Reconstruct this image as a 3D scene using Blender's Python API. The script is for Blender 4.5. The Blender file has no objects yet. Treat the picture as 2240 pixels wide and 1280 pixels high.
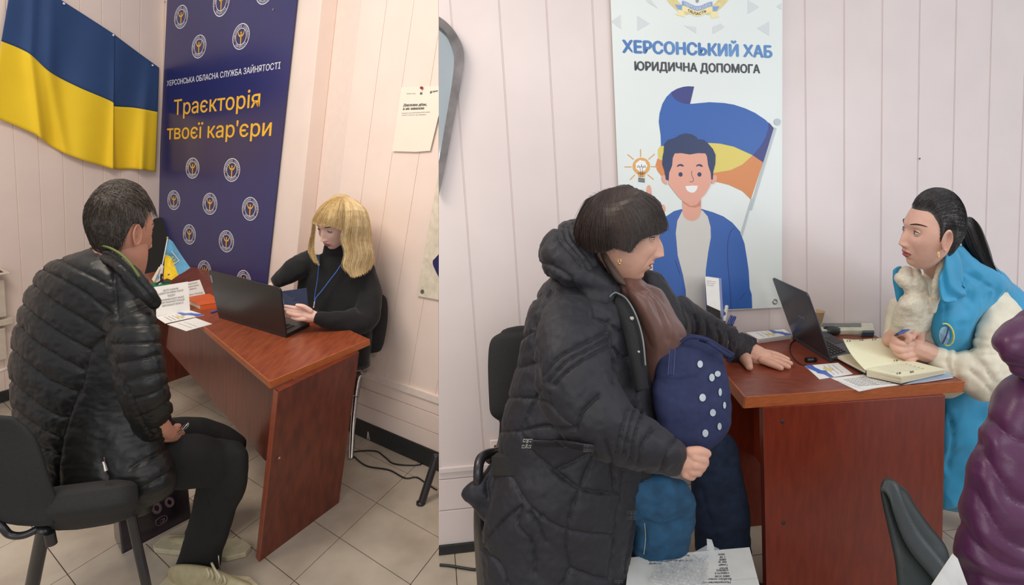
import bpy, bmesh, math, random
import numpy as np
from mathutils import Vector, Matrix
random.seed(7); rng = np.random.RandomState(7)
C = bpy.context.scene.collection
SC = bpy.context.scene
# ---------------------------------------------------------------- camera, light, exposure
F = 1150.0; HZ = 333.0; PITCH = math.atan((640-HZ)/F); CP, SP = math.cos(PITCH), math.sin(PITCH); EYE = 1.5
cam = bpy.data.cameras.new('camera'); camo = bpy.data.objects.new('camera', cam); C.objects.link(camo)
camo.location = (0, 0, EYE); camo.rotation_euler = (math.pi/2-PITCH, 0, 0)
cam.sensor_fit = 'HORIZONTAL'; cam.sensor_width = 36; cam.lens = F/2240*36; cam.clip_start = 0.05
SC.camera = camo
SC.view_settings.view_transform = 'Standard'; SC.view_settings.look = 'None'
SC.view_settings.exposure = 0.0; SC.view_settings.gamma = 1.0; SC.view_settings.use_curve_mapping = False
w = bpy.data.worlds.new('world'); SC.world = w; w.use_nodes = True
w.node_tree.nodes['Background'].inputs[0].default_value = (0.93, 0.95, 1.0, 1)
w.node_tree.nodes['Background'].inputs[1].default_value = 0.62
def area(name, loc, target, size, power, col):
    l = bpy.data.lights.new(name, 'AREA'); l.shape = 'RECTANGLE'; l.size = size[0]; l.size_y = size[1]; l.energy = power; l.color = col
    o = bpy.data.objects.new(name, l); C.objects.link(o); o.location = loc
    o.rotation_euler = (Vector(target)-Vector(loc)).to_track_quat('-Z', 'Y').to_euler()
    return o
area('ceiling_lamp_warm', (-1.25, 1.25, 2.75), (-1.35, 2.3, 0), (1.2, 0.6), 30, (1.0, 0.88, 0.75))
area('ceiling_lamp_cool', (0.9, 0.4, 2.75), (0.9, 1.6, 0), (1.3, 0.7), 8, (1.0, 0.97, 0.94))
area('daylight_and_fill', (2.9, 0.2, 1.9), (1.2, 1.9, 0.8), (1.2, 1.6), 20, (0.88, 0.94, 1.0))  # window daylight from the right
area('daylight_and_fill', (-0.5, -1.2, 1.9), (-0.3, 2.0, 1.1), (2.2, 1.3), 20, (1.0, 0.96, 0.92))  # frontal fill added behind the camera to brighten the faces

# ---------------------------------------------------------------- measuring helpers: photo pixel -> world point
def ray(u, v): return np.array([(u-1120)/F, (F*CP+(640-v)*SP)/F, (-F*SP+(640-v)*CP)/F])
EY = np.array([0, 0, EYE])
def Zp(u, v, z=0.0):
    d = ray(u, v); return EY+d*((z-EYE)/d[2])
TO = 0.0      # extra depth for a whole figure
def Dp(u, v, t): return EY+ray(u, v)*(t+TO)
def PLp(u, v, o, n):
    d = ray(u, v); return EY+d*(np.dot(np.array(o)-EY, n)/np.dot(d, n))
def proj(P):
    P = np.asarray(P, float); q = P-EY; f = q[..., 1]*CP-q[..., 2]*SP; up = q[..., 1]*SP+q[..., 2]*CP
    return np.stack([1120+F*q[..., 0]/f, 640-F*up/f], -1), f
def unit(a): a = np.asarray(a, float); return a/(np.linalg.norm(a)+1e-12)

# ---------------------------------------------------------------- materials
def lin(c):
    return tuple(((x/255)/12.92 if x/255 <= 0.04045 else ((x/255+0.055)/1.055)**2.4) for x in c)
MATS = {}
def mat(name, col, rough=0.6, metal=0.0, var=0.06, scale=30.0, bump=0.0, bscale=None, coat=0.0, alpha=1.0, trans=0.0, sheen=0.0, stretch=None, col2=None, sub=0.0, detail=4.0, spec=0.5):
    if name in MATS: return MATS[name]
    m = bpy.data.materials.new(name); m.use_nodes = True; nt = m.node_tree; N = nt.nodes; L = nt.links
    b = N['Principled BSDF']; c = lin(col)
    b.inputs['Roughness'].default_value = rough; b.inputs['Metallic'].default_value = metal
    b.inputs['Coat Weight'].default_value = coat; b.inputs['Alpha'].default_value = alpha
    b.inputs['Transmission Weight'].default_value = trans; b.inputs['Sheen Weight'].default_value = sheen
    b.inputs['Coat Roughness'].default_value = 0.15; b.inputs['Specular IOR Level'].default_value = spec
    if sub: b.inputs['Subsurface Weight'].default_value = sub; b.inputs['Subsurface Radius'].default_value = (0.012, 0.005, 0.003); b.inputs['Subsurface Scale'].default_value = 1.0
    tc = N.new('ShaderNodeTexCoord'); mp = N.new('ShaderNodeMapping'); L.new(tc.outputs['Object'], mp.inputs[0])
    if stretch: mp.inputs['Scale'].default_value = stretch
    no = N.new('ShaderNodeTexNoise'); no.inputs['Scale'].default_value = scale; no.inputs['Detail'].default_value = detail
    L.new(mp.outputs[0], no.inputs['Vector'])
    mx = N.new('ShaderNodeMix'); mx.data_type = 'RGBA'
    c2 = lin(col2) if col2 else tuple(min(1, x*(1+var*2.2)) for x in c)
    c1 = c if col2 else tuple(x*(1-var*2.2) for x in c)
    mx.inputs[6].default_value = (*c1, 1); mx.inputs[7].default_value = (*c2, 1)
    mr = N.new('ShaderNodeMapRange'); mr.inputs[1].default_value = 0.3; mr.inputs[2].default_value = 0.7
    L.new(no.outputs[0], mr.inputs[0]); L.new(mr.outputs[0], mx.inputs[0]); L.new(mx.outputs[2], b.inputs['Base Color'])
    if bump:
        bn = N.new('ShaderNodeTexNoise'); bn.inputs['Scale'].default_value = bscale or scale*4; bn.inputs['Detail'].default_value = 3
        L.new(mp.outputs[0], bn.inputs['Vector'])
        bp = N.new('ShaderNodeBump'); bp.inputs['Strength'].default_value = bump; bp.inputs['Distance'].default_value = 0.004
        L.new(bn.outputs[0], bp.inputs['Height']); L.new(bp.outputs[0], b.inputs['Normal'])
    MATS[name] = m; return m

# ---------------------------------------------------------------- mesh builder
class MB:
    def __init__(s): s.v = []; s.f = []
    def add(s, vs, fs):
        n = len(s.v); s.v += [tuple(map(float, p)) for p in vs]; s.f += [tuple(n+i for i in f) for f in fs]; return s
    def hexa(s, b, t):   # b, t: 4 bottom and 4 top corners, same order
        return s.add(list(b)+list(t), [(3, 2, 1, 0), (4, 5, 6, 7), (0, 1, 5, 4), (1, 2, 6, 5), (2, 3, 7, 6), (3, 0, 4, 7)])
    def box(s, o, X, Y, Z_):  # origin corner and three edge vectors
        o, X, Y, Z_ = map(np.array, (o, X, Y, Z_))
        return s.hexa([o, o+X, o+X+Y, o+Y], [o+Z_, o+X+Z_, o+X+Y+Z_, o+Y+Z_])
    def grid(s, P, closeu=False, closev=False):  # P: array (n,m,3)
        P = np.asarray(P); n, m = P.shape[:2]; fs = []
        for i in range(n if closeu else n-1):
            for j in range(m if closev else m-1):
                a, b = i*m+j, i*m+(j+1) % m; c, d = ((i+1) % n)*m+(j+1) % m, ((i+1) % n)*m+j
                fs.append((a, b, c, d))
        return s.add(P.reshape(-1, 3), fs)
    def loft(s, P):     # closed rings with caps (n rings, m points)
        P = np.asarray(P); n, m = P.shape[:2]; s.grid(P, False, True)
        k = len(s.v)-n*m
        s.f.append(tuple(k+j for j in range(m))[::-1]); s.f.append(tuple(k+(n-1)*m+j for j in range(m))); return s
    def tube(s, pts, r, seg=8, closed=False, flat=None):
        pts = [np.array(p, float) for p in pts]; n = len(pts)
        rr = r if hasattr(r, '__len__') else [r]*n
        T = []
        for i in range(n):
            a = pts[(i-1) % n] if (closed or i) else pts[0]; b = pts[(i+1) % n] if (closed or i < n-1) else pts[-1]; T.append(unit(b-a))
        up = np.array([0, 0, 1.]) if abs(T[0][2]) < 0.9 else np.array([1., 0, 0])
        N = unit(np.cross(T[0], up)); R = []
        for i in range(n):
            N = unit(N-T[i]*np.dot(N, T[i])); B = np.cross(T[i], N)
            fl = flat or 1.0
            R.append([pts[i]+rr[i]*(math.cos(a)*N+math.sin(a)*B*fl) for a in [2*math.pi*k/seg for k in range(seg)]])
        P = np.array(R)
        if closed: s.grid(P, True, True)
        else: s.loft(P)
        return s
    def ell(s, c, ax, seg=16, rings=10):   # ellipsoid, ax = 3 axis vectors
        c = np.array(c, float); A = [np.array(a, float) for a in ax]; vs = []; fs = []
        for i in range(1, rings):
            th = math.pi*i/rings
            for j in range(seg):
                ph = 2*math.pi*j/seg; vs.append(c+A[0]*math.sin(th)*math.cos(ph)+A[1]*math.sin(th)*math.sin(ph)+A[2]*math.cos(th))
        t = len(vs); vs += [c+A[2], c-A[2]]
        for i in range(rings-2):
            for j in range(seg): fs.append((i*seg+j, (i+1)*seg+j, (i+1)*seg+(j+1) % seg, i*seg+(j+1) % seg))
        for j in range(seg): fs.append((t, j, (j+1) % seg)); fs.append((t+1, (rings-2)*seg+(j+1) % seg, (rings-2)*seg+j))
        return s.add(vs, fs)
    def sph(s, c, r, seg=16, rings=10): return s.ell(c, [(r, 0, 0), (0, r, 0), (0, 0, r)], seg, rings)
    def disc(s, c, A, B, seg=24, h=None):
        c = np.array(c, float); A = np.array(A, float); B = np.array(B, float)
        ring = [c+A*math.cos(2*math.pi*k/seg)+B*math.sin(2*math.pi*k/seg) for k in range(seg)]
        if h is None: return s.add(ring, [tuple(range(seg))])
        return s.loft([ring, [p+np.array(h) for p in ring]])
    def prism(s, pts, h):
        pts = [np.array(p, float) for p in pts]; return s.loft([pts, [p+np.array(h) for p in pts]])
def catmull(K, n):      # K (k,d) -> (n,d)
    K = np.asarray(K, float); k = len(K); out = []
    for x in np.linspace(0, k-1, n):
        i = min(int(x), k-2); f = x-i; p0, p1, p2, p3 = K[max(i-1, 0)], K[i], K[i+1], K[min(i+2, k-1)]
        out.append(0.5*((2*p1)+(-p0+p2)*f+(2*p0-5*p1+4*p2-p3)*f*f+(-p0+3*p1-3*p2+p3)*f**3))
    return np.array(out)

def setp(o, label=None, cat=None, group=None, kind=None):
    if label: o['label'] = label
    if cat: o['category'] = cat
    if group: o['group'] = group
    if kind: o['kind'] = kind
    return o
def origin(p):
    while p.parent: p = p.parent
    return np.array(p.location)
def obj(name, mb, m, parent=None, smooth=False, loc=None, bevel=0, sub=0, label=None):
    me = bpy.data.meshes.new(name); V = np.array(mb.v, float)
    o0 = np.zeros(3)
    if parent is not None: o0 = origin(parent)
    elif loc is not None: o0 = np.array(loc, float)
    me.from_pydata((V-o0).tolist(), [], mb.f); me.materials.append(m)
    bm = bmesh.new(); bm.from_mesh(me); bmesh.ops.recalc_face_normals(bm, faces=bm.faces); bm.to_mesh(me); bm.free()
    o = bpy.data.objects.new(name, me); C.objects.link(o)
    if parent is not None: o.parent = parent
    else: o.location = o0
    if smooth:
        me.polygons.foreach_set('use_smooth', [True]*len(me.polygons))
        if smooth != 'all':
            try: me.set_sharp_from_angle(angle=math.radians(smooth if smooth is not True else 40))
            except Exception: pass
    if bevel:
        b = o.modifiers.new('bevel', 'BEVEL'); b.width = bevel; b.segments = 2; b.limit_method = 'ANGLE'; b.angle_limit = math.radians(40)
    if sub:
        b = o.modifiers.new('sub', 'SUBSURF'); b.levels = sub; b.render_levels = sub
    if label: o['label'] = label
    return o
def thing(name, label, cat, loc, group=None):
    o = bpy.data.objects.new(name, None); C.objects.link(o); o.location = tuple(map(float, loc)); o.empty_display_size = 0.1
    return setp(o, label, cat, group)
def bake(o):
    dg = bpy.context.evaluated_depsgraph_get(); dg.update(); me = bpy.data.meshes.new_from_object(o.evaluated_get(dg)); return me
def remeshed(mb, voxel, smooth=3, fac=0.6):
    """union of closed shapes -> one continuous surface, returned as MB"""
    me = bpy.data.meshes.new('tmp'); me.from_pydata(mb.v, [], mb.f)
    bm = bmesh.new(); bm.from_mesh(me); bmesh.ops.recalc_face_normals(bm, faces=bm.faces); bm.to_mesh(me); bm.free()
    o = bpy.data.objects.new('tmp', me); C.objects.link(o)
    r = o.modifiers.new('r', 'REMESH'); r.mode = 'VOXEL'; r.voxel_size = voxel; r.adaptivity = 0
    if smooth:
        q = o.modifiers.new('s', 'SMOOTH'); q.iterations = smooth; q.factor = fac
    m2 = bake(o); n = len(m2.vertices); V = np.empty(n*3); m2.vertices.foreach_get('co', V)
    out = MB(); out.v = [tuple(x) for x in V.reshape(-1, 3)]; out.f = [tuple(p.vertices) for p in m2.polygons]
    bpy.data.objects.remove(o); bpy.data.meshes.remove(m2); return out
# text as flat mesh, mapped with fn(x, y) -> point; returned coordinates are normalised: x in 0..1 over width, y in font heights / width
def textmb(s, bold=0.0, res=3, spacing=1.0):
    cu = bpy.data.curves.new('t', 'FONT'); cu.body = s; cu.size = 1; cu.resolution_u = res; cu.space_character = spacing
    cu.fill_mode = 'FRONT'
    o = bpy.data.objects.new('t', cu); C.objects.link(o); me = bake(o)
    V = np.array([v.co[:] for v in me.vertices]) if len(me.vertices) else np.zeros((0, 3)); fs = [tuple(p.vertices) for p in me.polygons]
    bpy.data.objects.remove(o); bpy.data.meshes.remove(me)
    if bold and len(V):     # heavier weight: the same letters repeated with tiny shifts
        n0 = len(V); V0, f0 = V.copy(), list(fs)
        for k, (dx, dy) in enumerate(((bold*1.6, 0), (-bold*1.6, 0), (0, bold), (0, -bold))):
            V = np.vstack([V, V0+[dx, dy, k+1]]); fs += [tuple(i+n0*(k+1) for i in f) for f in f0]
    return V, fs
def text_on(mb, s, o, X, U, bold=0.0, res=3, h=None, N=None, lift=0.0, spacing=1.0):
    """text with baseline start o and full baseline vector X; letters' up direction U (vector, cap height) """
    V, fs = textmb(s, bold, res, spacing)
    if not len(V): return
    x0, x1 = V[:, 0].min(), V[:, 0].max(); cap = 0.72
    o, X, U = map(lambda a: np.array(a, float), (o, X, U))
    P = o+np.outer((V[:, 0]-x0)/(x1-x0), X)+np.outer(V[:, 1]/cap, U)
    n_ = unit(np.cross(X, U)); n_ = n_ if np.dot(n_, EY-o) > 0 else -n_
    P = P+np.outer(V[:, 2], n_)*0.00012
    mb.add(P, fs)
# ================================================================ the room: frames of the two halves
class Frame:
    def __init__(s, base, vpx, vpz):
        s.o = Zp(*base, 0.0); d = ray(*vpx); s.X = unit([d[0], d[1], 0]); d = ray(*vpz); s.U = d/d[2]
        n = unit(np.cross(s.X, s.U)); s.N = n if np.dot(n, EY-s.o) > 0 else -n
    def at(s, a, b, off=0.0): return s.o+s.X*a+s.U*b+s.N*off
    def px(s, u, v, off=0.0):
        P = PLp(u, v, s.o+s.N*off, s.N)-s.N*off-s.o
        b = P[2]-0.0; b = b/s.U[2]; a = np.dot(P-s.U*b, s.X); return a, b
    def P(s, u, v, off=0.0): return s.at(*s.px(u, v, off), off)
ND = unit(np.cross(ray(960, 0), ray(960, 1280)))      # plane in which the return wall stands
if ND[0] < 0: ND = -ND
def edge_a(fr, b, off=0.0):
    return -np.dot(fr.at(0, b, off)-EY, ND)/np.dot(fr.X, ND)
LW = Frame((765, 941), (-600, 333), (270, 4450))       # wall behind the blonde woman; X points away to the left
RW = Frame((960, 1211), (8500, 333), (1850, 11500))    # wall of the right half; X points right
YL = unit([*ray(1747, 333)[:2], 0])                    # direction square to the left wall, away from the camera
HT = 2.7
m_panel_l = mat('pvc_cladding_left', (243, 224, 212), rough=0.33, var=0.012, scale=6, bump=0.02, bscale=60)
m_panel_r = mat('pvc_cladding_right', (222, 208, 204), rough=0.3, var=0.012, scale=6, bump=0.02, bscale=60)
m_groove = mat('cladding_groove', (236, 217, 205), rough=0.6, var=0.01)
m_groove_r = mat('cladding_groove_right', (218, 203, 199), rough=0.6, var=0.01)
m_trimw = mat('trim_white', (240, 225, 214), rough=0.4, var=0.02)
m_black_base = mat('baseboard_black', (38, 40, 40), rough=0.5, var=0.1)
m_tile = mat('floor_tile', (205, 193, 174), rough=0.22, col2=(160, 146, 130), scale=3.2, bump=0.03, bscale=8, detail=8)
m_grout = mat('grout', (96, 82, 70), rough=0.9, var=0.1)

# floor: slab with grout colour, tiles are pieces
fl = obj('floor', MB().box((-6, -0.6, -0.06), (11, 0, 0), (0, 7.5, 0), (0, 0, 0.056)), m_grout, loc=(0, 0, 0)); setp(fl, 'floor of large marbled beige ceramic tiles', kind='structure')
def clip(poly, sgn):
    out = []
    for i in range(len(poly)):
        p, q = poly[i], poly[(i+1) % len(poly)]; dp, dq = sgn*np.dot(p-EY, ND), sgn*np.dot(q-EY, ND)
        if dp >= 0: out.append(p)
        if dp*dq < 0: out.append(p+(q-p)*(dp/(dp-dq)))
    return out
def tiles(o, ta, tb, ra, rb, sgn, keep):
    g = 0.0035; ua, ub = unit(ta)*g/2, unit(tb)*g/2
    for i in ra:
        for j in rb:
            p = o+ta*i+tb*j; q = [p+ua+ub, p+ta-ua+ub, p+ta+tb-ua-ub, p+tb+ua-ub]
            c = sum(q)/4
            if not keep(c): continue
            q = clip(q, sgn)
            if len(q) < 3: continue
            obj('tile', MB().prism([x+np.array([0, 0, -0.006]) for x in q], (0, 0, 0.006)), m_tile, fl)
def vis(lo, hi):
    def k(c):
        uv, f = proj(c)
        return f > 0.25 and lo < uv[0] < hi and uv[1] < 1900 and c[1] < 5.2
    return k
t0 = Zp(743, 1177); tb = Zp(824, 1100)-t0; ta = Zp(972, 1183)-Zp(824, 1100)
tiles(t0, ta, tb, range(-14, 12), range(-14, 20), -1, lambda c: -3.3 < c[0] < 1 and .1 < c[1] < 3.9)
r0 = Zp(2062, 1162); ra_ = RW.X*0.33; rb_ = unit([-RW.X[1], RW.X[0], 0])*0.33
tiles(r0, ra_, rb_, range(-12, 8), range(-8, 8), 1, lambda c: -1 < c[0] < 2.7 and .1 < c[1] < 2.5)

# ---- left half, wall with the poster
b_tr = LW.px(820, 823)[1]
wr = MB(); e0, e1 = edge_a(LW, 0), edge_a(LW, HT); AC = 1.2
wr.hexa([LW.at(e0, 0, -.1), LW.at(e0, 0, 0), LW.at(AC, 0, 0), LW.at(AC, 0, -.1)], [LW.at(e1, HT, -.1), LW.at(e1, HT, 0), LW.at(AC, HT, 0), LW.at(AC, HT, -.1)])
wall_r = obj('wall_back', wr, m_groove, loc=LW.o); setp(wall_r, 'pale pink wall with vertical plastic cladding behind the blonde woman', kind='structure')
def plank(fr, a0, a1, b0, b1, off, th, m, parent, name='panel', clipend=None, bevel=0.0015):
    c = []
    for b in (b0, b1):
        for (a, o_) in ((a0, off), (a1, off), (a1, off+th), (a0, off+th)):
            if clipend == 0 and a == a0: a = edge_a(fr, b, o_)
            if clipend == 1 and a == a1: a = edge_a(fr, b, o_)
            c.append(fr.at(a, b, o_))
    return obj(name, MB().hexa(c[:4], c[4:]), m, parent, bevel=bevel)
seam = [LW.px(u, 0)[0] for u in (907, 848, 792)]; pw = (seam[2]-seam[0])/2
ss = [seam[0]+pw*k for k in range(-6, 3)]
g = 0.003
for k in range(len(ss)-1):
    a0, a1 = ss[k]+g/2, ss[k+1]-g/2
    lo = [edge_a(LW, b, 0.006) for b in (b_tr, HT)]
    if a1 < min(lo): continue
    if a0 < max(lo):      # clip against the return wall plane: build a polygon
        pts = [(a0, b_tr), (a1, b_tr), (a1, HT), (a0, HT)]
        poly = clip([LW.at(a, b, 0.0) for a, b in pts], -1)
        if len(poly) >= 3: obj('panel', MB().prism(poly, LW.N*0.003), m_panel_l, wall_r)
    else: plank(LW, a0, a1, b_tr, HT, 0, 0.003, m_panel_l, wall_r)
aend = LW.px(700, 600)[0]+0.12
# horizontal boards under the ledge
hb = [LW.px(*q)[1] for q in ((820, 895), (820, 857))]
bb_t = LW.px(802, 922)[1]
for b0, b1 in ((bb_t, hb[0]-.003), (hb[0]+.003, hb[1]-.003), (hb[1]+.003, b_tr-0.02)):
    plank(LW, 0, AC, b0, b1, 0, 0.006, m_panel_l, wall_r, 'board', clipend=0)
plank(LW, 0, AC, b_tr-0.022, b_tr+0.014, 0, 0.016, m_trimw, wall_r, 'ledge', clipend=0)
t = plank(LW, 0, AC, 0, bb_t, 0, 0.014, m_black_base, None, 'baseboard_back', clipend=0); setp(t, 'black plastic baseboard under pale cladding behind the blonde woman', kind='structure')
# return wall: stands in the plane between the two halves
q = [LW.at(edge_a(LW, b, 0.0), b, 0.0) for b in (0, HT)]; r = [RW.at(edge_a(RW, b, -0.10), b, -0.10) for b in (0, HT)]
off = ND*0.05
rt = obj('wall_return', MB().hexa([r[0], q[0], q[0]+off, r[0]+off], [r[1], q[1], q[1]+off, r[1]+off]), m_panel_r, loc=r[0]); setp(rt, 'narrow wall corner between the two seating places', kind='structure')

# ---- pilaster with the blue banner
PF = 0.09
a_pr = LW.px(703, 0, PF)[0]; 
pil = MB(); pe = 2.9
pil.hexa([LW.at(a_pr, 0, 0), LW.at(a_pr, 0, PF), LW.at(pe, 0, PF), LW.at(pe, 0, 0)], [LW.at(a_pr, HT, 0), LW.at(a_pr, HT, PF), LW.at(pe, HT, PF), LW.at(pe, HT, 0)])
wb = obj('wall_back', pil, m_panel_l, loc=LW.at(a_pr, 0, PF), bevel=0.004); setp(wb, 'projecting pale wall section carrying the blue banner', kind='structure')
# ---- wall with the flag: runs from the corner towards the camera on the left
BP = PF+0.012
ca, cb = LW.px(350, 300, BP)
corner = LW.at(ca, 0, PF)
class F2(Frame):
    def __init__(s, o, X, U):
        s.o = np.array(o); s.X = X; s.U = U; n = unit(np.cross(X, U)); s.N = n if np.dot(n, EY-s.o) > 0 else -n
FW = F2(corner, -YL, LW.U)
fm = MB(); 
fm.hexa([FW.at(-.3, 0, -.1), FW.at(-.3, 0, 0), FW.at(3.4, 0, 0), FW.at(3.4, 0, -.1)], [FW.at(-.3, HT, -.1), FW.at(-.3, HT, 0), FW.at(3.4, HT, 0), FW.at(3.4, HT, -.1)])
wf = obj('wall_left', fm, m_groove, loc=FW.o); setp(wf, 'pale cream wall with vertical plastic cladding behind the big flag', kind='structure')
su = [333, 303, 265, 227, 184, 141, 90, 39]
sa = [0.0]+[FW.px(u, 460)[0] for u in su[1:]]
d_ = sa[-1]-sa[-2]
while sa[-1] < 3.2: sa.append(sa[-1]+d_)
for k in range(len(sa)-1):
    plank(FW, sa[k]+.002, sa[k+1]-.002, 0.07, HT, 0, 0.003, m_panel_l, wf)
t = plank(FW, 0, 3.3, 0, .068, 0, 0.014, m_black_base, None, 'baseboard_left'); setp(t, 'black plastic baseboard under the flag wall', kind='structure')

# ---- right half wall
REND = RW.px(2420, 300)[0]
wm = MB(); e = [edge_a(RW, b, o_) for b, o_ in ((0, 0), (0, -.1), (HT, 0), (HT, -.1))]
wm.hexa([RW.at(e[0], 0, 0), RW.at(REND, 0, 0), RW.at(REND, 0, -.1), RW.at(e[1], 0, -.1)], [RW.at(e[2], HT, 0), RW.at(REND, HT, 0), RW.at(REND, HT, -.1), RW.at(e[3], HT, -.1)])
wall_rr = obj('wall_right', wm, m_groove_r, loc=RW.o); setp(wall_rr, 'pinkish white wall with vertical plastic cladding behind the white banner', kind='structure')
bt = RW.px(1000, 1023)[1]; bbt = RW.px(1000, 1187)[1]
base_a = [RW.px(u, v)[0] for u, v in ((985, 0), (1092, 0), (1195, 0), (1295, 0))]; pwr = (base_a[3]-base_a[0])/3
base_a = [base_a[0]+pwr*k for k in range(-3, 30)]
g = 0.0065
for k in range(len(base_a)-1):
    a0, a1 = base_a[k]+g/2, base_a[k+1]-g/2
    if a0 > REND: break
    poly = clip([RW.at(a, b, 0.0) for a, b in ((a0, bt), (a1, bt), (a1, HT), (a0, HT))], 1)
    if len(poly) >= 3: obj('panel', MB().prism(poly, RW.N*0.0017), m_panel_r, wall_rr, bevel=0.0006)
    # slim bead in the groove
    poly = clip([RW.at(a, b, 0.0) for a, b in ((a1+.0022, bt), (a1+g-.0022, bt), (a1+g-.0022, HT), (a1+.0022, HT))], 1)
    if len(poly) >= 3: obj('bead', MB().prism(poly, RW.N*0.0012), m_panel_r, wall_rr)
hb1 = RW.px(1000, 1045)[1]; hb2 = RW.px(1000, 1113)[1]
for b0, b1 in ((bbt, hb2-.002), (hb2+.002, hb1-.002), (hb1+.002, bt-.01)):
    plank(RW, 0, REND, b0, b1, 0, 0.006, m_panel_r, wall_rr, 'board', clipend=0)
plank(RW, 0, REND, bt-.012, bt+.006, 0, 0.013, m_panel_r, wall_rr, 'ledge', clipend=0)
t = plank(RW, 0, REND, 0, bbt, 0, 0.014, m_black_base, None, 'baseboard_right', clipend=0); setp(t, 'black plastic baseboard behind the chair of the seated woman in the quilted coat', kind='structure')

# ================================================================ desks
def wood(name, c1, c2, rough=0.36, stretch=(1, 1, 1), rot=0, scale=9):
    m = mat(name, c1, col2=c2, rough=rough, scale=scale, stretch=stretch, coat=0.12, bump=0.04, bscale=40, detail=9); return m
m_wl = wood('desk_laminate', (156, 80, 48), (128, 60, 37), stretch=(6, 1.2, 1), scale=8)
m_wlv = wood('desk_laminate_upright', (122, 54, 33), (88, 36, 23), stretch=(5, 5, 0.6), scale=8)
m_edge = mat('desk_edge_band', (178, 96, 52), rough=0.35, var=0.08, scale=20, stretch=(2, 2, 20))
m_wr = wood('desk_laminate_right', (140, 68, 46), (118, 53, 37), stretch=(3, 9, 1), scale=8)
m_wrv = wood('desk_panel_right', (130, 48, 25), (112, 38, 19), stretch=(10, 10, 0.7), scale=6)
m_bolt = mat('bolt_cap', (60, 40, 38), rough=0.5)
zl = 0.755; th = 0.025
DA, DB, DG = Zp(590, 835, zl), Zp(808, 742, zl), Zp(310, 600, zl); DE = DG+(DB-DA)*0.84
desk_l = thing('office_desk', 'reddish brown laminate desk with the black laptop and orange notebook', 'desk', (DA+DE)/2*[1, 1, 0], 'office desks')
dz = np.array([0, 0, -th])
obj('desktop', MB().hexa([p+dz for p in (DA, DB, DE, DG)], [DA, DB, DE, DG]), m_wl, desk_l)
def band(parent, pts, w=0.0025, h=th, m=m_edge):
    for i in range(len(pts)-1):
        p, q = pts[i], pts[i+1]; d = unit(q-p); n = unit(np.cross(d, [0, 0, 1]))
        cen = sum(pts)/len(pts)
        obj('edge_band', MB().hexa([p-n*w-[0, 0, h], q-n*w-[0, 0, h], q+n*w-[0, 0, h], p+n*w-[0, 0, h]], [p-n*w+[0, 0, .0006], q-n*w+[0, 0, .0006], q+n*w+[0, 0, .0006], p+n*w+[0, 0, .0006]]), m, parent)
band(desk_l, [DG, DA, DB])
al = unit(DG-DA)
P0, P1 = Zp(567, 1230), Zp(741, 1100); T0, T1 = Zp(608, 858, zl-th), Zp(786, 770, zl-th)
tk = al*0.035
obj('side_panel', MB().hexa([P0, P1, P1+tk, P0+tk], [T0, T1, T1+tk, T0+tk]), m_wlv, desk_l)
e_ = unit(P1-P0)*-0.001
obj('edge_strip', MB().hexa([P0+e_, P0+e_*-2, P0+e_*-2+tk, P0+e_+tk], [T0+e_, T0+e_*-2, T0+e_*-2+tk, T0+e_+tk]), mat('panel_edge', (160, 84, 60), rough=0.4), desk_l)
sh = (DG-DA)*0.93
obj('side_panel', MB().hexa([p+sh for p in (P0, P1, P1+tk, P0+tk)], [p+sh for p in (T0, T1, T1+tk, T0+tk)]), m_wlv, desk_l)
ins = (T1-T0)*0.16; nb = unit(np.cross(DG-DA, LW.U)); Q0 = T0+ins+tk
if np.dot(nb, EY-Q0) < 0: nb = -nb
B0 = PLp(580, 1008, Q0, nb); B1 = B0+al*1.7; 
Q1 = Q0+unit(DG-DA)*np.linalg.norm((B1-B0)[:2]); wd = -nb*0.018
B1[2] = B0[2]
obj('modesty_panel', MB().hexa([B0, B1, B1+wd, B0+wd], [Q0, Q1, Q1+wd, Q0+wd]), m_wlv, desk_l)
mid = PLp(611, 1002, P0, np.cross(P1-P0, T0-P0))
obj('screw_cap', MB().ell(mid, [unit(P1-P0)*.005, LW.U*.005, unit(np.cross(P1-P0, T0-P0))*.003], 10, 6), mat('screw_metal', (190, 160, 140), metal=0.6, rough=0.4), desk_l)

zr = 0.785; thr = 0.036
RA, RB, RCc, RD = Zp(1630, 869, zr), Zp(2109, 835, zr), Zp(1912, 734, zr), Zp(1512, 729, zr)
desk_r = thing('office_desk', 'reddish brown laminate desk with the open planner and grey laptop', 'desk', (RA+RCc)/2*[1, 1, 0], 'office desks')
dz = np.array([0, 0, -thr])
obj('desktop', MB().hexa([p+dz for p in (RA, RB, RCc, RD)], [RA, RB, RCc, RD]), m_wr, desk_r)
band(desk_r, [RD, RA, RB, RCc], h=thr)
ud = RW.U
T0, T1 = Zp(1669, 893, zr-thr), Zp(2068, 865, zr-thr); P0, P1 = PLp(1677, 1300, T0, np.cross(T1-T0, ud)), None
P0 = T0+(P0-T0)*((zr-thr)/(T0[2]-P0[2])); dT = unit(PLp(2062, 1165, T1, np.cross(T1-T0, ud))-T1); P1 = T1+dT*((zr-thr)/-dT[2])
tk = unit(RD-RA)*0.03
obj('side_panel', MB().hexa([P0, P1, P1+tk, P0+tk], [T0, T1, T1+tk, T0+tk]), m_wrv, desk_r, bevel=0.001)
sh = (RD-RA)*0.86
obj('side_panel', MB().hexa([p+sh for p in (P0, P1, P1+tk, P0+tk)], [p+sh for p in (T0, T1, T1+tk, T0+tk)]), m_wrv, desk_r)
n_ = unit(np.cross(P1-P0, T0-P0)); n_ = n_ if np.dot(n_, EY-P0) > 0 else -n_
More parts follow.
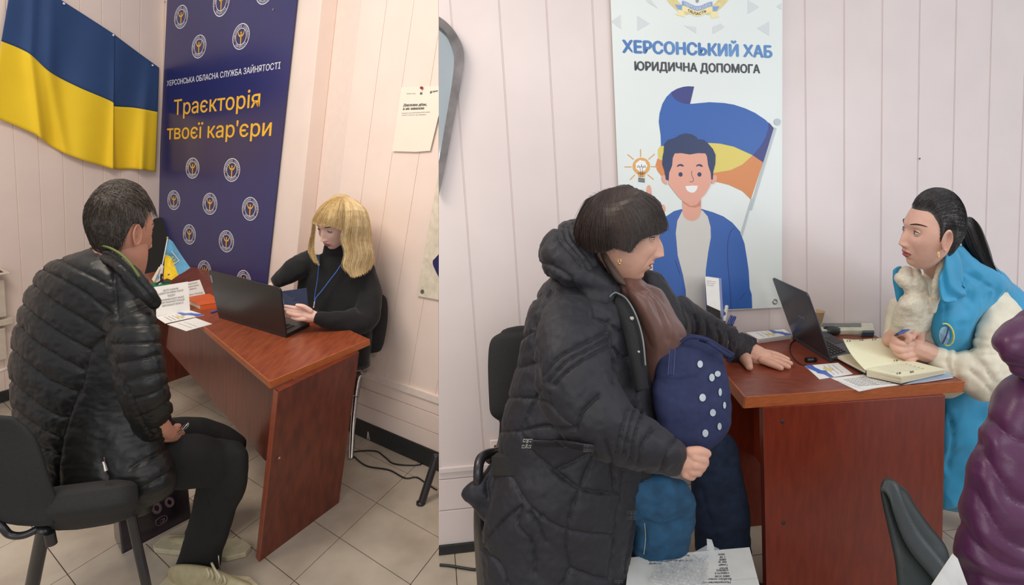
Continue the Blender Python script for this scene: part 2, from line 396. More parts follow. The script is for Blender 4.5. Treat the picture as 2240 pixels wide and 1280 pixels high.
for u, v in ((1712, 922), (1714, 1144)):
    c = PLp(u, v, P0, n_); obj('bolt', MB().ell(c, [unit(P1-P0)*.0075, ud*.0075, n_*.003], 14, 6), m_bolt, desk_r, smooth='all')
fr = 0.28   # modesty panel along the length, set back from the visitor's side
M0, M1 = T0+(T1-T0)*fr+tk, T0+(T1-T0)*fr+sh
lo = lambda p: p-ud*(zr-thr-0.30)
w_ = unit(T1-T0)*0.018
obj('modesty_panel', MB().hexa([lo(M0), lo(M0)+w_, lo(M1)+w_, lo(M1)], [M0, M0+w_, M1+w_, M1]), m_wrv, desk_r)
# ================================================================ prints, flag, mirror
def flat(name, col, rough=0.45, **k): return mat(name, col, rough=rough, var=0.01, scale=4, **k)
def poly(fr, pts, off, m, parent, name, sm=0, mapf=None, th=0.0):
    p = np.array(pts, float)
    if mapf: p = np.array([mapf(*q) for q in p])
    if sm:
        q = np.vstack([p, p[:1]]); k = len(p); ext = np.vstack([p[-2:], p, p[:3]]); out = []
        for i in range(k):
            p0, p1, p2, p3 = ext[i+1], ext[i+2], ext[i+3], ext[i+4] if i+4 < len(ext) else ext[-1]
            for f in np.arange(sm)/sm: out.append(0.5*((2*p1)+(-p0+p2)*f+(2*p0-5*p1+4*p2-p3)*f*f+(-p0+3*p1-3*p2+p3)*f**3))
        p = np.array(out)
    P = [fr.P(u, v, off) for u, v in p]
    mb = MB()
    if th: mb.prism([x-fr.N*th for x in P], fr.N*th)
    else: mb.add(P, [tuple(range(len(P)))])
    if parent is None: return obj(name, mb, m, loc=sum(P)/len(P))
    return obj(name, mb, m, parent)
def stroke(fr, pts, w, off, m, parent, name, mapf=None, n=4):
    p = np.array(pts, float)
    if mapf: p = np.array([mapf(*q) for q in p])
    if len(p) > 2: p = catmull(p, n*len(p))
    A, B = [], []
    for i in range(len(p)):
        t = unit(p[min(i+1, len(p)-1)]-p[max(i-1, 0)]); nn = np.array([-t[1], t[0]])*w/2
        A.append(fr.P(*(p[i]+nn), off)); B.append(fr.P(*(p[i]-nn), off))
    return obj(name, MB().grid([A, B]), m, parent)
# ---- blue banner (left half)
m_navy = mat('banner_blue_vinyl', (42, 44, 104), rough=0.3, var=0.02, scale=3, coat=0.15)
m_ltr = flat('print_white', (240, 240, 246)); m_yel = flat('print_amber', (255, 196, 62))
bl = thing('banner', 'tall dark blue vinyl banner with round amber emblems and amber slogan', 'banner', LW.P(470, 700, BP))
q = [(372, -140), (664, -140), (570, 745), (331, 745)]
obj('sheet', MB().prism([LW.P(u, v, BP) for u, v in q], -LW.N*0.003), m_navy, bl)
def arcring(r0, r1, n=36): return [[(r*math.cos(2*math.pi*k/n), r*math.sin(2*math.pi*k/n)) for k in range(n)] for r in (r0, r1)]
glyph = {}
for ch in set('ДЕРЖАВНА СЛУЖБА ЗАЙНЯТОСТІ'):
    V, fs = textmb(ch, 0.02, 1); glyph[ch] = (V[:, :2] if len(V) else V, fs)
def logo_mesh():
    w_, y_ = MB(), MB()
    for r0, r1 in ((0.93, 1.0), (0.60, 0.655)):
        a, b = arcring(r0, r1); w_.grid([[(x, y, 0) for x, y in a], [(x, y, 0) for x, y in b]], False, True)
    def arc(s, r, a0, a1, flip):
        for k, ch in enumerate(s):
            V, fs = glyph[ch]
            if not len(V): continue
            a = a0+(a1-a0)*(k+0.5)/len(s); h = 0.24; W = V[:, 0].max()
            x = (V[:, 0]-W/2)*h; y = V[:, 1]*h
            if not flip: rr = r+y; th = a-x/r
            else: rr = r-y+0.17; th = a+x/r
            w_.add(np.stack([rr*np.cos(th), rr*np.sin(th), x*0], 1), fs)
    arc('ДЕРЖАВНА СЛУЖБА', 0.70, math.pi*1.02, -0.06, False); arc('ЗАЙНЯТОСТІ', 0.70, math.pi*1.22, math.pi*1.78, True)
    k = 9; out, inn = [], []
    for i in range(k+1):
        a = math.pi*(1.12+0.76*i/k)
        out.append((0.40*math.cos(a), 0.44+0.48*math.sin(a), 0)); inn.append((0.33*math.cos(a), 0.46+0.36*math.sin(a), 0))
    y_.grid([out, inn]); y_.add([(-.065, .05, 0), (.065, .05, 0), (.05, -.6, 0), (-.05, -.6, 0)], [(0, 1, 2, 3)])
    y_.add([(-.38, .30, 0), (-.31, .30, 0), (-.37, .48, 0), (-.43, .46, 0)], [(0, 1, 2, 3)]); y_.add([(.38, .30, 0), (.31, .30, 0), (.37, .48, 0), (.43, .46, 0)], [(0, 1, 2, 3)])
    y_.disc((0, .3, 0), (.075, 0, 0), (0, .09, 0), 12); y_.disc((0, .10, 0), (.06, 0, 0), (0, .16, 0), 12)
    for sx in (-1, 1):
        for q_ in (-.1, -.22): y_.disc((sx*.79, q_, 0), (.045, 0, 0), (0, .045, 0), 8)
    return w_, y_
LGW, LGY = logo_mesh()
for cx, cy, rx, ry in ((396, 37, 15, 26), (484, 2, 18.5, 35), (435, 102, 16, 26), (527, 80, 19, 29), (579, -20, 20, 30), (421, 368, 15, 23), (507, 372, 18, 26), (380, 438, 14, 21.5), (459, 446, 16, 24), (547, 457, 18, 26), (414, 513, 14, 22), (495, 528, 16.5, 24), (447, 593, 15, 23), (533, 616, 16, 25)):
    sl = -0.16+(cy-165)*0.00096; c = LW.P(cx, cy, BP+.0006); X = LW.P(cx+rx, cy+sl*rx, BP+.0006)-c; U = LW.P(cx+(cx-270)/4450*ry, cy-ry, BP+.0006)-c
    parts = []
    f = lambda mb: MB().add([c+X*v[0]+U*v[1] for v in mb.v], mb.f)
    lo_ = obj('emblem', f(LGW), m_ltr, bl); obj('emblem_figure', f(LGY), m_yel, lo_)
def wtext(fr, s, p0, p1, cap, off, m, parent, bold=0.0, res=3, name='lettering', vz=(270, 4450)):
    mb = MB(); a, b = fr.P(*p0, off), fr.P(*p1, off); mx, my = (p0[0]+p1[0])/2, (p0[1]+p1[1])/2
    d = np.array([mx-vz[0], my-vz[1]]); d = d/np.linalg.norm(d); U = fr.P(mx+d[0]*cap, my+d[1]*cap, off)-fr.P(mx, my, off)
    text_on(mb, s, a, b-a, U, bold, res); return obj(name, mb, m, parent)
wtext(LW, 'ХЕРСОНСЬКА ОБЛАСНА СЛУЖБА ЗАЙНЯТОСТІ', (365, 188.5), (613, 150), 13, BP+.0006, m_ltr, bl, 0.008)
wtext(LW, 'Траєкторія', (380, 252), (568, 234), 36, BP+.0006, m_yel, bl, 0.006)
wtext(LW, "твоєї кар'єри", (365, 305), (593, 297), 35, BP+.0006, m_yel, bl, 0.006)
m_met = mat('dull_metal', (170, 168, 160), metal=0.9, rough=0.35)
obj('grommet', MB().disc(LW.P(598, 21, BP+.0008), LW.X*.006, LW.U*.006, 12, LW.N*.002), m_met, bl)
obj('grommet', MB().disc(LW.P(361, 4, BP+.0008), LW.X*.006, LW.U*.006, 12, LW.N*.002), m_met, bl)

# ---- QR poster without its code, white sheet below it
m_paper = mat('poster_paper', (240, 234, 218), rough=0.5, var=0.01, scale=5)
m_ink = flat('print_grey', (104, 98, 92)); m_red = flat('pin_red', (170, 50, 50))
po = thing('poster', 'small white paper notice pinned high on the pink cladding with printed heading', 'poster', LW.P(905, 330, .012))
def clipp(P): return clip(P, -1)
obj('sheet', MB().prism(clipp([LW.P(u, v, .012) for u, v in ((878.5, 191), (975, 187), (975, 190), (941, 330), (910, 332.5), (858, 331))]), LW.N*.001), m_paper, po)
o_ = .0136
wtext(LW, 'Держава дбає,', (882, 232.5), (934, 231), 5.5, o_, m_ink, po, 0.03)
wtext(LW, 'а не заважає', (881, 240.5), (928, 239), 5.5, o_, m_ink, po, 0.03)
wtext(LW, 'Розкажіть про свій досвід, дайте оцінку', (879, 249), (941, 246), 2.4, o_, m_ink, po)
wtext(LW, 'якість послуг це швидко', (879, 253.5), (932, 251.5), 2.4, o_, m_ink, po)
wtext(LW, 'Центр', (946, 202), (957.5, 200), 3.4, o_, m_ink, po, 0.03)
wtext(LW, 'ДЕРЖАВНА СЛУЖБА', (889, 206), (909, 206), 2, o_, m_ink, po)
poly(LW, [(919, 202), (924, 202), (923.5, 207), (918.5, 207)], o_, m_ink, po, 'square_mark'); poly(LW, [(941, 199.5), (945, 199), (944.5, 204), (940.5, 205)], o_, m_ink, po, 'square_mark')
obj('pushpin', MB().ell(LW.P(922, 192, .02), [LW.X*.007, LW.U*.006, LW.N*.008], 10, 6), m_red, po, smooth='all')
p2 = thing('poster', 'white vinyl sheet with dark blue shape low at the wall corner', 'poster', LW.P(935, 650, .012))
obj('sheet', MB().prism(clipp([LW.P(u, v, .012) for u, v in ((963, 362), (1000, 362), (1000, 664), (912, 647))]), LW.N*.002), mat('vinyl_white_warm', (226, 216, 196), rough=0.4), p2)
obj('print', MB().prism(clipp([LW.P(u, v, .0140) for u, v in ((975, 540), (947, 570), (946.5, 576), (948, 582), (953, 593), (960, 607), (985, 660))]), LW.N*.0005), flat('print_indigo', (44, 44, 96)), p2)
obj('grommet', MB().disc(LW.P(924, 638, .0146), LW.X*.011, LW.U*.010, 14, LW.N*.002), mat('grommet_dark', (140, 132, 116), metal=0.5, rough=0.5), p2)

# ---- flag on the left wall
cols = np.array([[(31, -72), (3, 90), (-12, 256)], [(80, -36), (62, 116), (75, 293)], [(134, 0), (110, 158), (120, 325)], [(190, 36), (170, 190), (175, 348)], [(247, 73), (244, 222), (238, 367)], [(256, 80), (247, 232), (262, 371)], [(300, 113), (296, 236), (300, 370)], [(348, 148), (345, 245), (340, 376)]], float)
n = 120; cc = catmull(cols.reshape(8, 6), n).reshape(n, 3, 2)
def fold(s, r):      # distance of the cloth from the wall
    u = s*7
    d = 0.03+0.012*math.sin(u*1.9+r*1.2)*r+0.008*math.sin(u*3.7+1+r*2)
    d += 0.03*math.exp(-((u-4.15-0.1*r)/0.28)**2)*(0.6+0.4*r)+0.025*math.exp(-((u-0.9-0.35*r)/0.22)**2)*(1-r*0.3)
    d += 0.02*math.exp(-((u-6.2-0.3*(1-r))/0.2)**2)*(0.3+r)+0.016*math.exp(-((u-1.6-0.8*r)/0.25)**2)
    return d*(0.35+0.9*r)+0.004
flag = thing('flag', 'large blue and yellow flag pinned slanting across the cream wall', 'flag', FW.P(170, 380, .01))
m_fb = mat('flag_blue', (44, 74, 122), rough=0.75, var=0.03, scale=5, sheen=0.05, bump=0.05, bscale=500); m_fy = mat('flag_yellow', (255, 214, 40), rough=0.75, var=0.02, scale=5, sheen=0.05, bump=0.05, bscale=500)
for nm, i0, m in (('blue_band', 0, m_fb), ('yellow_band', 1, m_fy)):
    G = []
    for i in range(n):
        s = i/(n-1); row = []
        for j in range(25):
            f = j/24; r = (i0+f)/2
            uv = cc[i, i0]*(1-f)+cc[i, i0+1]*f; row.append(FW.P(uv[0], uv[1], fold(s, r)))
        G.append(row)
    o = obj(nm, MB().grid(G), m, flag, smooth='all'); so = o.modifiers.new('t', 'SOLIDIFY'); so.thickness = 0.0012
for u, v in ((248, 77), (334, 143), (140, 8)):
    obj('pushpin', MB().sph(FW.P(u, v, .03), .006, 8, 6), m_ltr, flag)

# ---- white banner (right half)
m_van = mat('banner_white_vinyl', (226, 232, 228), rough=0.35, var=0.01, scale=3)
br = thing('banner', 'tall white vinyl banner with a cartoon man, flag and heading', 'banner', RW.P(1530, 680, .012))
obj('sheet', MB().prism([RW.P(u, v, .012) for u, v in ((1330, -130), (1711, -130), (1710, 672), (1600, 678), (1500, 681), (1364, 690))], RW.N*.002), m_van, br)
B1, B2, B3, B4, B5 = .0146, .0150, .0154, .0158, .0162
zA = lambda x, y: (1300+x/2.783, y/2.783); zB = lambda x, y: (1330+x/3.049, 280+y/3.049)
m_tri = flat('print_pale_grey', (212, 216, 216)); m_blu = flat('print_blue', (54, 98, 172)); m_dbl = flat('print_indigo_2', (62, 66, 128)); m_ye2 = flat('print_yellow', (222, 204, 104)); m_org = flat('print_orange', (216, 138, 82))
m_skin_p = flat('print_skin', (228, 166, 144)); m_hair_p = flat('print_navy', (44, 58, 96)); m_tee = flat('print_light_grey', (212, 208, 200)); m_wht = flat('print_pure_white', (240, 240, 238)); m_txt = flat('print_charcoal', (72, 74, 80)); m_ttl = mat('print_title_blue', (70, 116, 180), col2=(112, 156, 204), rough=0.45, scale=5, var=0); m_skd = flat('print_skin_shadow', (206, 134, 112)); m_line = flat('print_line', (70, 56, 70)); m_gold = flat('print_gold', (226, 168, 96))
for t in (((103, 130), (160, 90), (163, 177)), ((262, 95), (338, 143), (263, 187)), ((315, 0), (345, 0), (388, 52), (330, 18)), ((546, 155), (620, 165), (620, 203)), ((720, 163), (770, 143), (793, 165), (720, 208)), ((992, 172), (1065, 130), (1065, 217)), ((935, 0), (1005, 42), (935, 85)), ((1108, 40), (1140, 18), (1140, 58))):
    poly(RW, t, B1, m_tri, br, 'triangle', mapf=zA)
# crest: wheat wreath and ribbons with lettering
m_wre = mat('print_wheat', (232, 214, 148), col2=(210, 196, 140), scale=120, rough=0.5)
zC = lambda x, y: (1400+x/8.615, y/8.615)
wre = thing
for sx in (-1, 1):
    for k in range(26):
        a = k/25; x = 1085+sx*(560-330*a**1.6); y = -160+400*a; w_ = 60
        for s2 in (-1, 1):
            poly(RW, [(x-30*s2*0, y), (x+s2*70, y-40), (x+s2*85, y+20), (x+s2*20, y+45)], B1+k*.00001, m_wre, br, 'wheat_ear', mapf=zC)
m_rib = flat('print_ribbon_blue', (136, 164, 212)); m_riy = flat('print_ribbon_yellow', (240, 226, 170))
poly(RW, [(660, 85), (790, 95), (790, 190), (715, 180)], B2, m_rib, br, 'ribbon', mapf=zC); poly(RW, [(1365, 120), (1500, 120), (1440, 210), (1375, 215)], B2, m_rib, br, 'ribbon', mapf=zC)
poly(RW, [(700, 180), (830, 200), (845, 325), (660, 270), (720, 230)], B2, m_riy, br, 'ribbon', mapf=zC); poly(RW, [(1320, 220), (1400, 215), (1480, 225), (1450, 270), (1500, 315), (1340, 350)], B2, m_riy, br, 'ribbon', mapf=zC)
xs = np.linspace(0, 1, 20); wav = lambda t: 16*np.cos(t*2*np.pi)*-1
top = [(795+570*t, 60+18*t-46*math.cos(2*math.pi*t)*(1)) for t in xs]
obj('ribbon', MB().grid([[RW.P(*zC(x, y), B3) for x, y in top], [RW.P(*zC(x, y+92), B3) for x, y in top]]), m_rib, br)
obj('ribbon', MB().grid([[RW.P(*zC(x, y+92), B3) for x, y in top], [RW.P(*zC(x, y+190), B3) for x, y in top]]), m_riy, br)
def wavetext(s, x0, x1, dy, cap, m):
    V, fs = textmb(s, 0.03, 2); t = (V[:, 0]-V[:, 0].min())/np.ptp(V[:, 0]); x = x0+(x1-x0)*t; tt = (x-795)/570
    y = 60+18*tt-46*np.cos(2*np.pi*tt)+dy-V[:, 1]/0.72*cap
    obj('lettering', MB().add([RW.P(*zC(a, b), B4) for a, b in zip(x, y)], fs), m, br)
wavetext('ХЕРСОНСЬКА', 825, 1335, 78, 62, m_wht); wavetext('ОБЛАСТЬ', 905, 1255, 168, 52, flat('print_olive', (150, 136, 92)))
poly(RW, [(1045, -20), (1115, -20), (1100, 48), (1058, 48)], B2, flat('print_grey_shield', (150, 154, 156)), br, 'shield_tip', mapf=zC)
RV = (1850, 11500)
wtext(RW, 'ХЕРСОНСЬКИЙ ХАБ', (1361, 114.5), (1690, 126), 26, B1, m_ttl, br, 0.035, vz=RV)
wtext(RW, 'ЮРИДИЧНА ДОПОМОГА', (1388, 153.5), (1663, 160), 18.5, B1, m_txt, br, 0.03, vz=RV)
# flag print
poly(RW, [(405, 885), (560, 850), (700, 870), (765, 874), (850, 893), (965, 945), (900, 1003), (830, 1036), (740, 1051), (560, 1100), (418, 975), (390, 962)], B1, m_ye2, br, 'flag_print', mapf=zA, sm=3)
poly(RW, [(385, 965), (420, 978), (560, 1090), (740, 1051), (830, 1036), (900, 1003), (965, 945), (1028, 988), (953, 1214), (900, 1163), (820, 1126), (745, 1107), (500, 1110), (405, 1068), (384, 1040), (373, 1008)], B2-.0002, m_org, br, 'flag_print', mapf=zA)
poly(RW, [(608, 527), (570, 525), (540, 529), (505, 540), (470, 560), (440, 590), (415, 632), (398, 690), (393, 740), (398, 780), (404, 820), (407, 890), (500, 875), (700, 870), (765, 874), (850, 893), (965, 945), (1028, 988), (1093, 780), (1040, 728), (980, 688), (920, 660), (850, 637), (790, 627), (700, 622), (583, 633)], B2, m_blu, br, 'flag_print', mapf=zA)
poly(RW, [(608, 527), (570, 525), (540, 529), (505, 540), (470, 560), (476, 583), (495, 606), (525, 623), (555, 631), (583, 633)], B3, m_dbl, br, 'flag_print', mapf=zA)
poly(RW, [(1063, 745), (1093, 780), (1028, 988), (965, 945), (1010, 895), (1045, 835), (1060, 785)], B3, m_dbl, br, 'flag_print', mapf=zA)
m_pole = flat('print_pole_grey', (186, 196, 198))
poly(RW, [(1093, 775), (1110, 780), (960, 1280), (945, 1280)], B3, m_pole, br, 'flag_print', mapf=zA)
poly(RW, [(955, 470), (968, 470), (897, 722), (883, 708)], B3, m_pole, br, 'flag_print', mapf=zB)
poly(RW, [(1115+21*math.cos(a), 742+21*math.sin(a)) for a in np.linspace(0, 6.28, 19)[:-1]], B4, m_pole, br, 'flag_print', mapf=zA)
# bulb
poly(RW, [(287+53*math.cos(a), 1012+52*math.sin(a)) for a in np.linspace(0, 6.28, 25)[:-1]]+[], B2, m_gold, br, 'bulb_print', mapf=zA)
poly(RW, [(262, 1050), (312, 1050), (305, 1080), (270, 1078)], B2, m_gold, br, 'bulb_print', mapf=zA)
poly(RW, [(286+35*math.cos(a)*(1+.06*math.cos(7*a)), 1010+34*math.sin(a)*(1+.06*math.cos(7*a))) for a in np.linspace(0, 6.28, 43)[:-1]], B3, m_wht, br, 'bulb_print', mapf=zA)
for a, b in (((282, 908), (282, 955)), ((203, 940), (240, 970)), ((368, 937), (330, 970)), ((184, 1016), (228, 1016)), ((345, 1014), (388, 1016)), ((248, 1063), (218, 1094)), ((325, 1063), (362, 1093))):
    stroke(RW, [a, b], 2, B2, m_gold, br, 'ray_print', mapf=zA)
for y in (1085, 1094, 1103): stroke(RW, [(268, y), (308, y+5)], 2, B4, m_txt, br, 'bulb_print', mapf=zA)
stroke(RW, [(280, 1078), (278, 1020), (262, 1020), (268, 1008), (286, 1018), (287, 1000), (292, 1018), (308, 1008), (312, 1020), (294, 1022), (292, 1078)], 0.8, B4, m_txt, br, 'bulb_print', mapf=zA)
poly(RW, [(258, 455), (258, 400), (272, 380), (287, 398), (290, 460)], B2, m_skin_p, br, 'hand_print', mapf=zB, sm=3)
poly(RW, [(350, 560), (355, 525), (370, 510), (382, 528), (380, 560)], B2, m_skin_p, br, 'hand_print', mapf=zB, sm=3)
# man print (zB coordinates)
J = [(300, 1222), (300, 640), (395, 585), (440, 555), (490, 541), (560, 600), (625, 540), (700, 562), (770, 590), (830, 632), (880, 690), (910, 770), (925, 860), (938, 950), (945, 1070), (958, 1110), (962, 1203), (700, 1214), (500, 1222)]
poly(RW, J, B2+.0002, m_blu, br, 'jacket_print', mapf=zB)
T = [(525, 1222), (518, 1080), (500, 980), (465, 850), (452, 700), (462, 620), (495, 553), (560, 590), (628, 548), (665, 590), (684, 660), (686, 730), (668, 830), (652, 950), (650, 1080), (655, 1217)]
poly(RW, T, B3, m_tee, br, 'shirt_print', mapf=zB)
poly(RW, [(497, 470), (620, 460), (621, 560), (610, 595), (585, 615), (558, 621), (530, 613), (505, 590), (497, 560)], B4, m_skin_p, br, 'neck_print', mapf=zB)
poly(RW, [(497, 485), (550, 520), (590, 512), (620, 480), (620, 520), (580, 532), (540, 526), (497, 497)], B4+.0001, m_skd, br, 'neck_print', mapf=zB)
poly(RW, [(403, 345), (400, 200), (440, 160), (550, 150), (660, 160), (690, 220), (695, 345), (680, 390), (650, 440), (610, 480), (570, 505), (545, 507), (510, 495), (470, 460), (430, 410), (405, 375)], B5, m_skin_p, br, 'face_print', mapf=zB)
for pts in (((385, 320), (362, 318), (358, 340), (370, 365), (395, 375)), ((700, 320), (722, 316), (728, 338), (715, 362), (693, 372))): poly(RW, pts, B5+.0001, m_skin_p, br, 'ear_print', mapf=zB, sm=3)
poly(RW, [(405, 350), (385, 345), (378, 290), (362, 240), (365, 190), (372, 160), (375, 110), (400, 80), (450, 65), (480, 45), (520, 35), (560, 42), (590, 60), (600, 75), (640, 78), (665, 100), (700, 140), (718, 180), (716, 240), (703, 290), (699, 345), (688, 344), (685, 300), (668, 250), (660, 190), (650, 170), (600, 168), (545, 177), (490, 168), (445, 170), (432, 200), (428, 250), (408, 300)], B5+.0002, m_hair_p, br, 'hair_print', mapf=zB)
for x in (484, 610): poly(RW, [(x+14*math.cos(a), 310+15*math.sin(a)) for a in np.linspace(0, 6.28, 17)[:-1]], B5+.0002, m_hair_p, br, 'eye_print', mapf=zB)
poly(RW, [(458, 255), (470, 243), (490, 240), (508, 252), (500, 258), (480, 252), (462, 260)], B5+.0002, m_hair_p, br, 'brow_print', mapf=zB); poly(RW, [(586, 252), (602, 241), (620, 242), (635, 256), (625, 260), (605, 252), (590, 258)], B5+.0002, m_hair_p, br, 'brow_print', mapf=zB)
stroke(RW, [(560, 285), (558, 310), (570, 345), (560, 360), (545, 357)], 1, B5+.0003, m_line, br, 'nose_print', mapf=zB)
poly(RW, [(516, 388), (560, 384), (600, 386), (590, 415), (575, 430), (555, 432), (532, 422), (520, 405)], B5+.0003, m_wht, br, 'mouth_print', mapf=zB)
for pts in (((845, 665), (815, 700), (800, 780), (800, 900), (812, 1040), (822, 1205)), ((447, 880), (465, 930), (480, 980)), ((917, 1098), (880, 1145)), ((366, 335), (380, 345), (392, 370)), ((718, 333), (705, 345), (697, 368))): stroke(RW, pts, 0.9, B5, m_dbl, br, 'line_print', mapf=zB)
a = RW.P(1695, 660, .015)
obj('grommet', MB().tube([a+RW.X*.009*math.cos(t)+RW.U*.009*math.sin(t) for t in np.linspace(0, 6.28, 17)[:-1]], .003, 6, closed=True), m_met, br, smooth='all')

# ---- mirror cut by the wall corner
zM = lambda x, y: (560+x/2, y/2)
mo = [(800, 72), (828, 92), (858, 122), (884, 160), (903, 200), (911, 240), (909, 290), (900, 350), (885, 430), (866, 530), (845, 640), (822, 760), (800, 856)]
mi = [(800, 115), (818, 130), (838, 152), (856, 190), (866, 228), (868, 262), (864, 310), (855, 380), (842, 460), (828, 540), (815, 620), (806, 670), (800, 704)]
mo, mi = catmull(mo, 40), catmull(mi, 40)
mr = thing('wall_mirror', 'rounded grey framed mirror at the wall corner, cut by the corner', 'mirror', RW.P(965, 420, .01))
G = []
for o1, o2 in ((1, 0), (1, 1), (0, 1), (0, 0)):
    row = []
    for i in range(40):
        p_ = mo[i] if o1 else mi[i]; row.append(RW.P(*zM(*p_), .028 if o2 else .007))
    G.append(row)
obj('frame', MB().grid(G, True, False), mat('mirror_frame', (112, 106, 106), rough=0.35, var=0.2, scale=12, coat=0.3), mr, smooth=True)
gl = [RW.P(*zM(*p_), .012) for p_ in mi]
obj('glass', MB().prism([g_-RW.N*.004 for g_ in gl], RW.N*.004), mat('mirror_glass', (205, 214, 216), metal=0.85, rough=0.08, var=0.0), mr)
# socket and wall marks
so = thing('wall_socket', 'small white wall socket behind the quilted coat chair', 'socket', RW.P(1083, 976, .006))
obj('plate', MB().box(RW.P(1074, 990, .006), RW.X*.032, RW.U*.05, RW.N*.01), m_trimw, so, bevel=.002)
obj('hole', MB().disc(RW.P(1084, 977, .0165), RW.X*.006, RW.U*.006, 10, RW.N*.0005), m_bolt, so)
sp = obj('screw_hole', MB().disc(RW.P(2012, 347, .0062), RW.X*.0035, RW.U*.0035, 10, RW.N*.0005), m_bolt, loc=RW.P(2012, 347, .0062)); sp.parent = wall_rr; sp.location = RW.P(2012, 347, .0062)-np.array(wall_rr.location)
# ---- ledge, cupboard and pipe at the far left of the flag wall
m_cab = mat('painted_board', (214, 200, 182), rough=0.5, var=0.03)
cb = thing('radiator_cover', 'cream boxed radiator cover with a rounded shelf at the left edge', 'radiator cover', FW.P(5, 800, .1))
def fbox(parent, nm, u0, v0, u1, v1, o0, o1, m, bev=.004):
    a0, b1 = FW.px(u0, v0, o1); a1, b0 = FW.px(u1, v1, o1); a0, a1 = sorted((a0, a1)); b0, b1 = sorted((b0, b1))
    c = [FW.at(a, b, o_) for b in (b0, b1) for a, o_ in ((a0, o0), (a1, o0), (a1, o1), (a0, o1))]
    return obj(nm, MB().hexa(c[:4], c[4:]), m, parent, bevel=bev)
fbox(cb, 'shelf', 24, 599, -80, 612, .006, .12, m_cab, .012)
fbox(cb, 'side_panel', 10, 612, -80, 712, .006, .07, m_cab)
fbox(cb, 'rail', 31, 708, -80, 718, .006, .06, m_cab)
fbox(cb, 'lower_panel', 12, 718, -80, 810, .006, .05, m_cab)
pp = setp(obj('heating_pipe', MB().tube([FW.P(30, 802, .05), FW.P(10, 808, .08), FW.P(-30, 822, .12)], .010, 10), m_trimw, loc=FW.P(5, 808, .08), smooth='all'), 'cream heating pipe running low along the wall at the left edge', 'pipe')
ph = thing('papers', 'dark and white papers lying on the radiator shelf at left edge', 'papers', FW.P(2, 597, .1))
a_, b_ = FW.px(8, 598, .1)
for k, (mm, dx) in enumerate(((m_bolt, .0), (m_paper, .02), (m_bolt, .03))):
    c = [FW.at(a_+dx+x, b_+.001+k*.008+z_, y) for z_ in (0, .006) for x, y in ((0, .02), (.2, .02), (.2, .1), (0, .1))]
    obj('sheet', MB().hexa(c[:4], c[4:]), mm, ph)
# ================================================================ things on the desks
V3 = lambda *a: np.array(a, float)
def slab(parent, nm, px, z, th, m, bevel=0, label=None, loc=None):
    t = [Zp(u, v, z) for u, v in px]; mb = MB().prism([p-V3(0, 0, th) for p in t], V3(0, 0, th))
    return obj(nm, mb, m, parent, bevel=bevel, label=label, loc=loc)
def planexf(o, X, Y):     # 2D -> point on a plane
    return lambda x, y: o+X*x+Y*y
def ptext(mbp, s, o, X, U, m, parent, bold=0, nm='lettering', N=None, res=2):
    mb = MB(); text_on(mb, s, o, X, U, bold, res); return obj(nm, mb, m, parent)
m_lap = mat('laptop_black', (34, 34, 36), rough=0.38, var=0.03, coat=0.1); m_key = mat('laptop_keys', (22, 23, 26), rough=0.4); m_deck = mat('laptop_deck', (70, 72, 78), rough=0.35, metal=0.4)
m_lapg = mat('laptop_grey', (76, 78, 84), rough=0.32, metal=0.65, var=0.02); m_scr = mat('screen_dark', (30, 34, 44), rough=0.12)
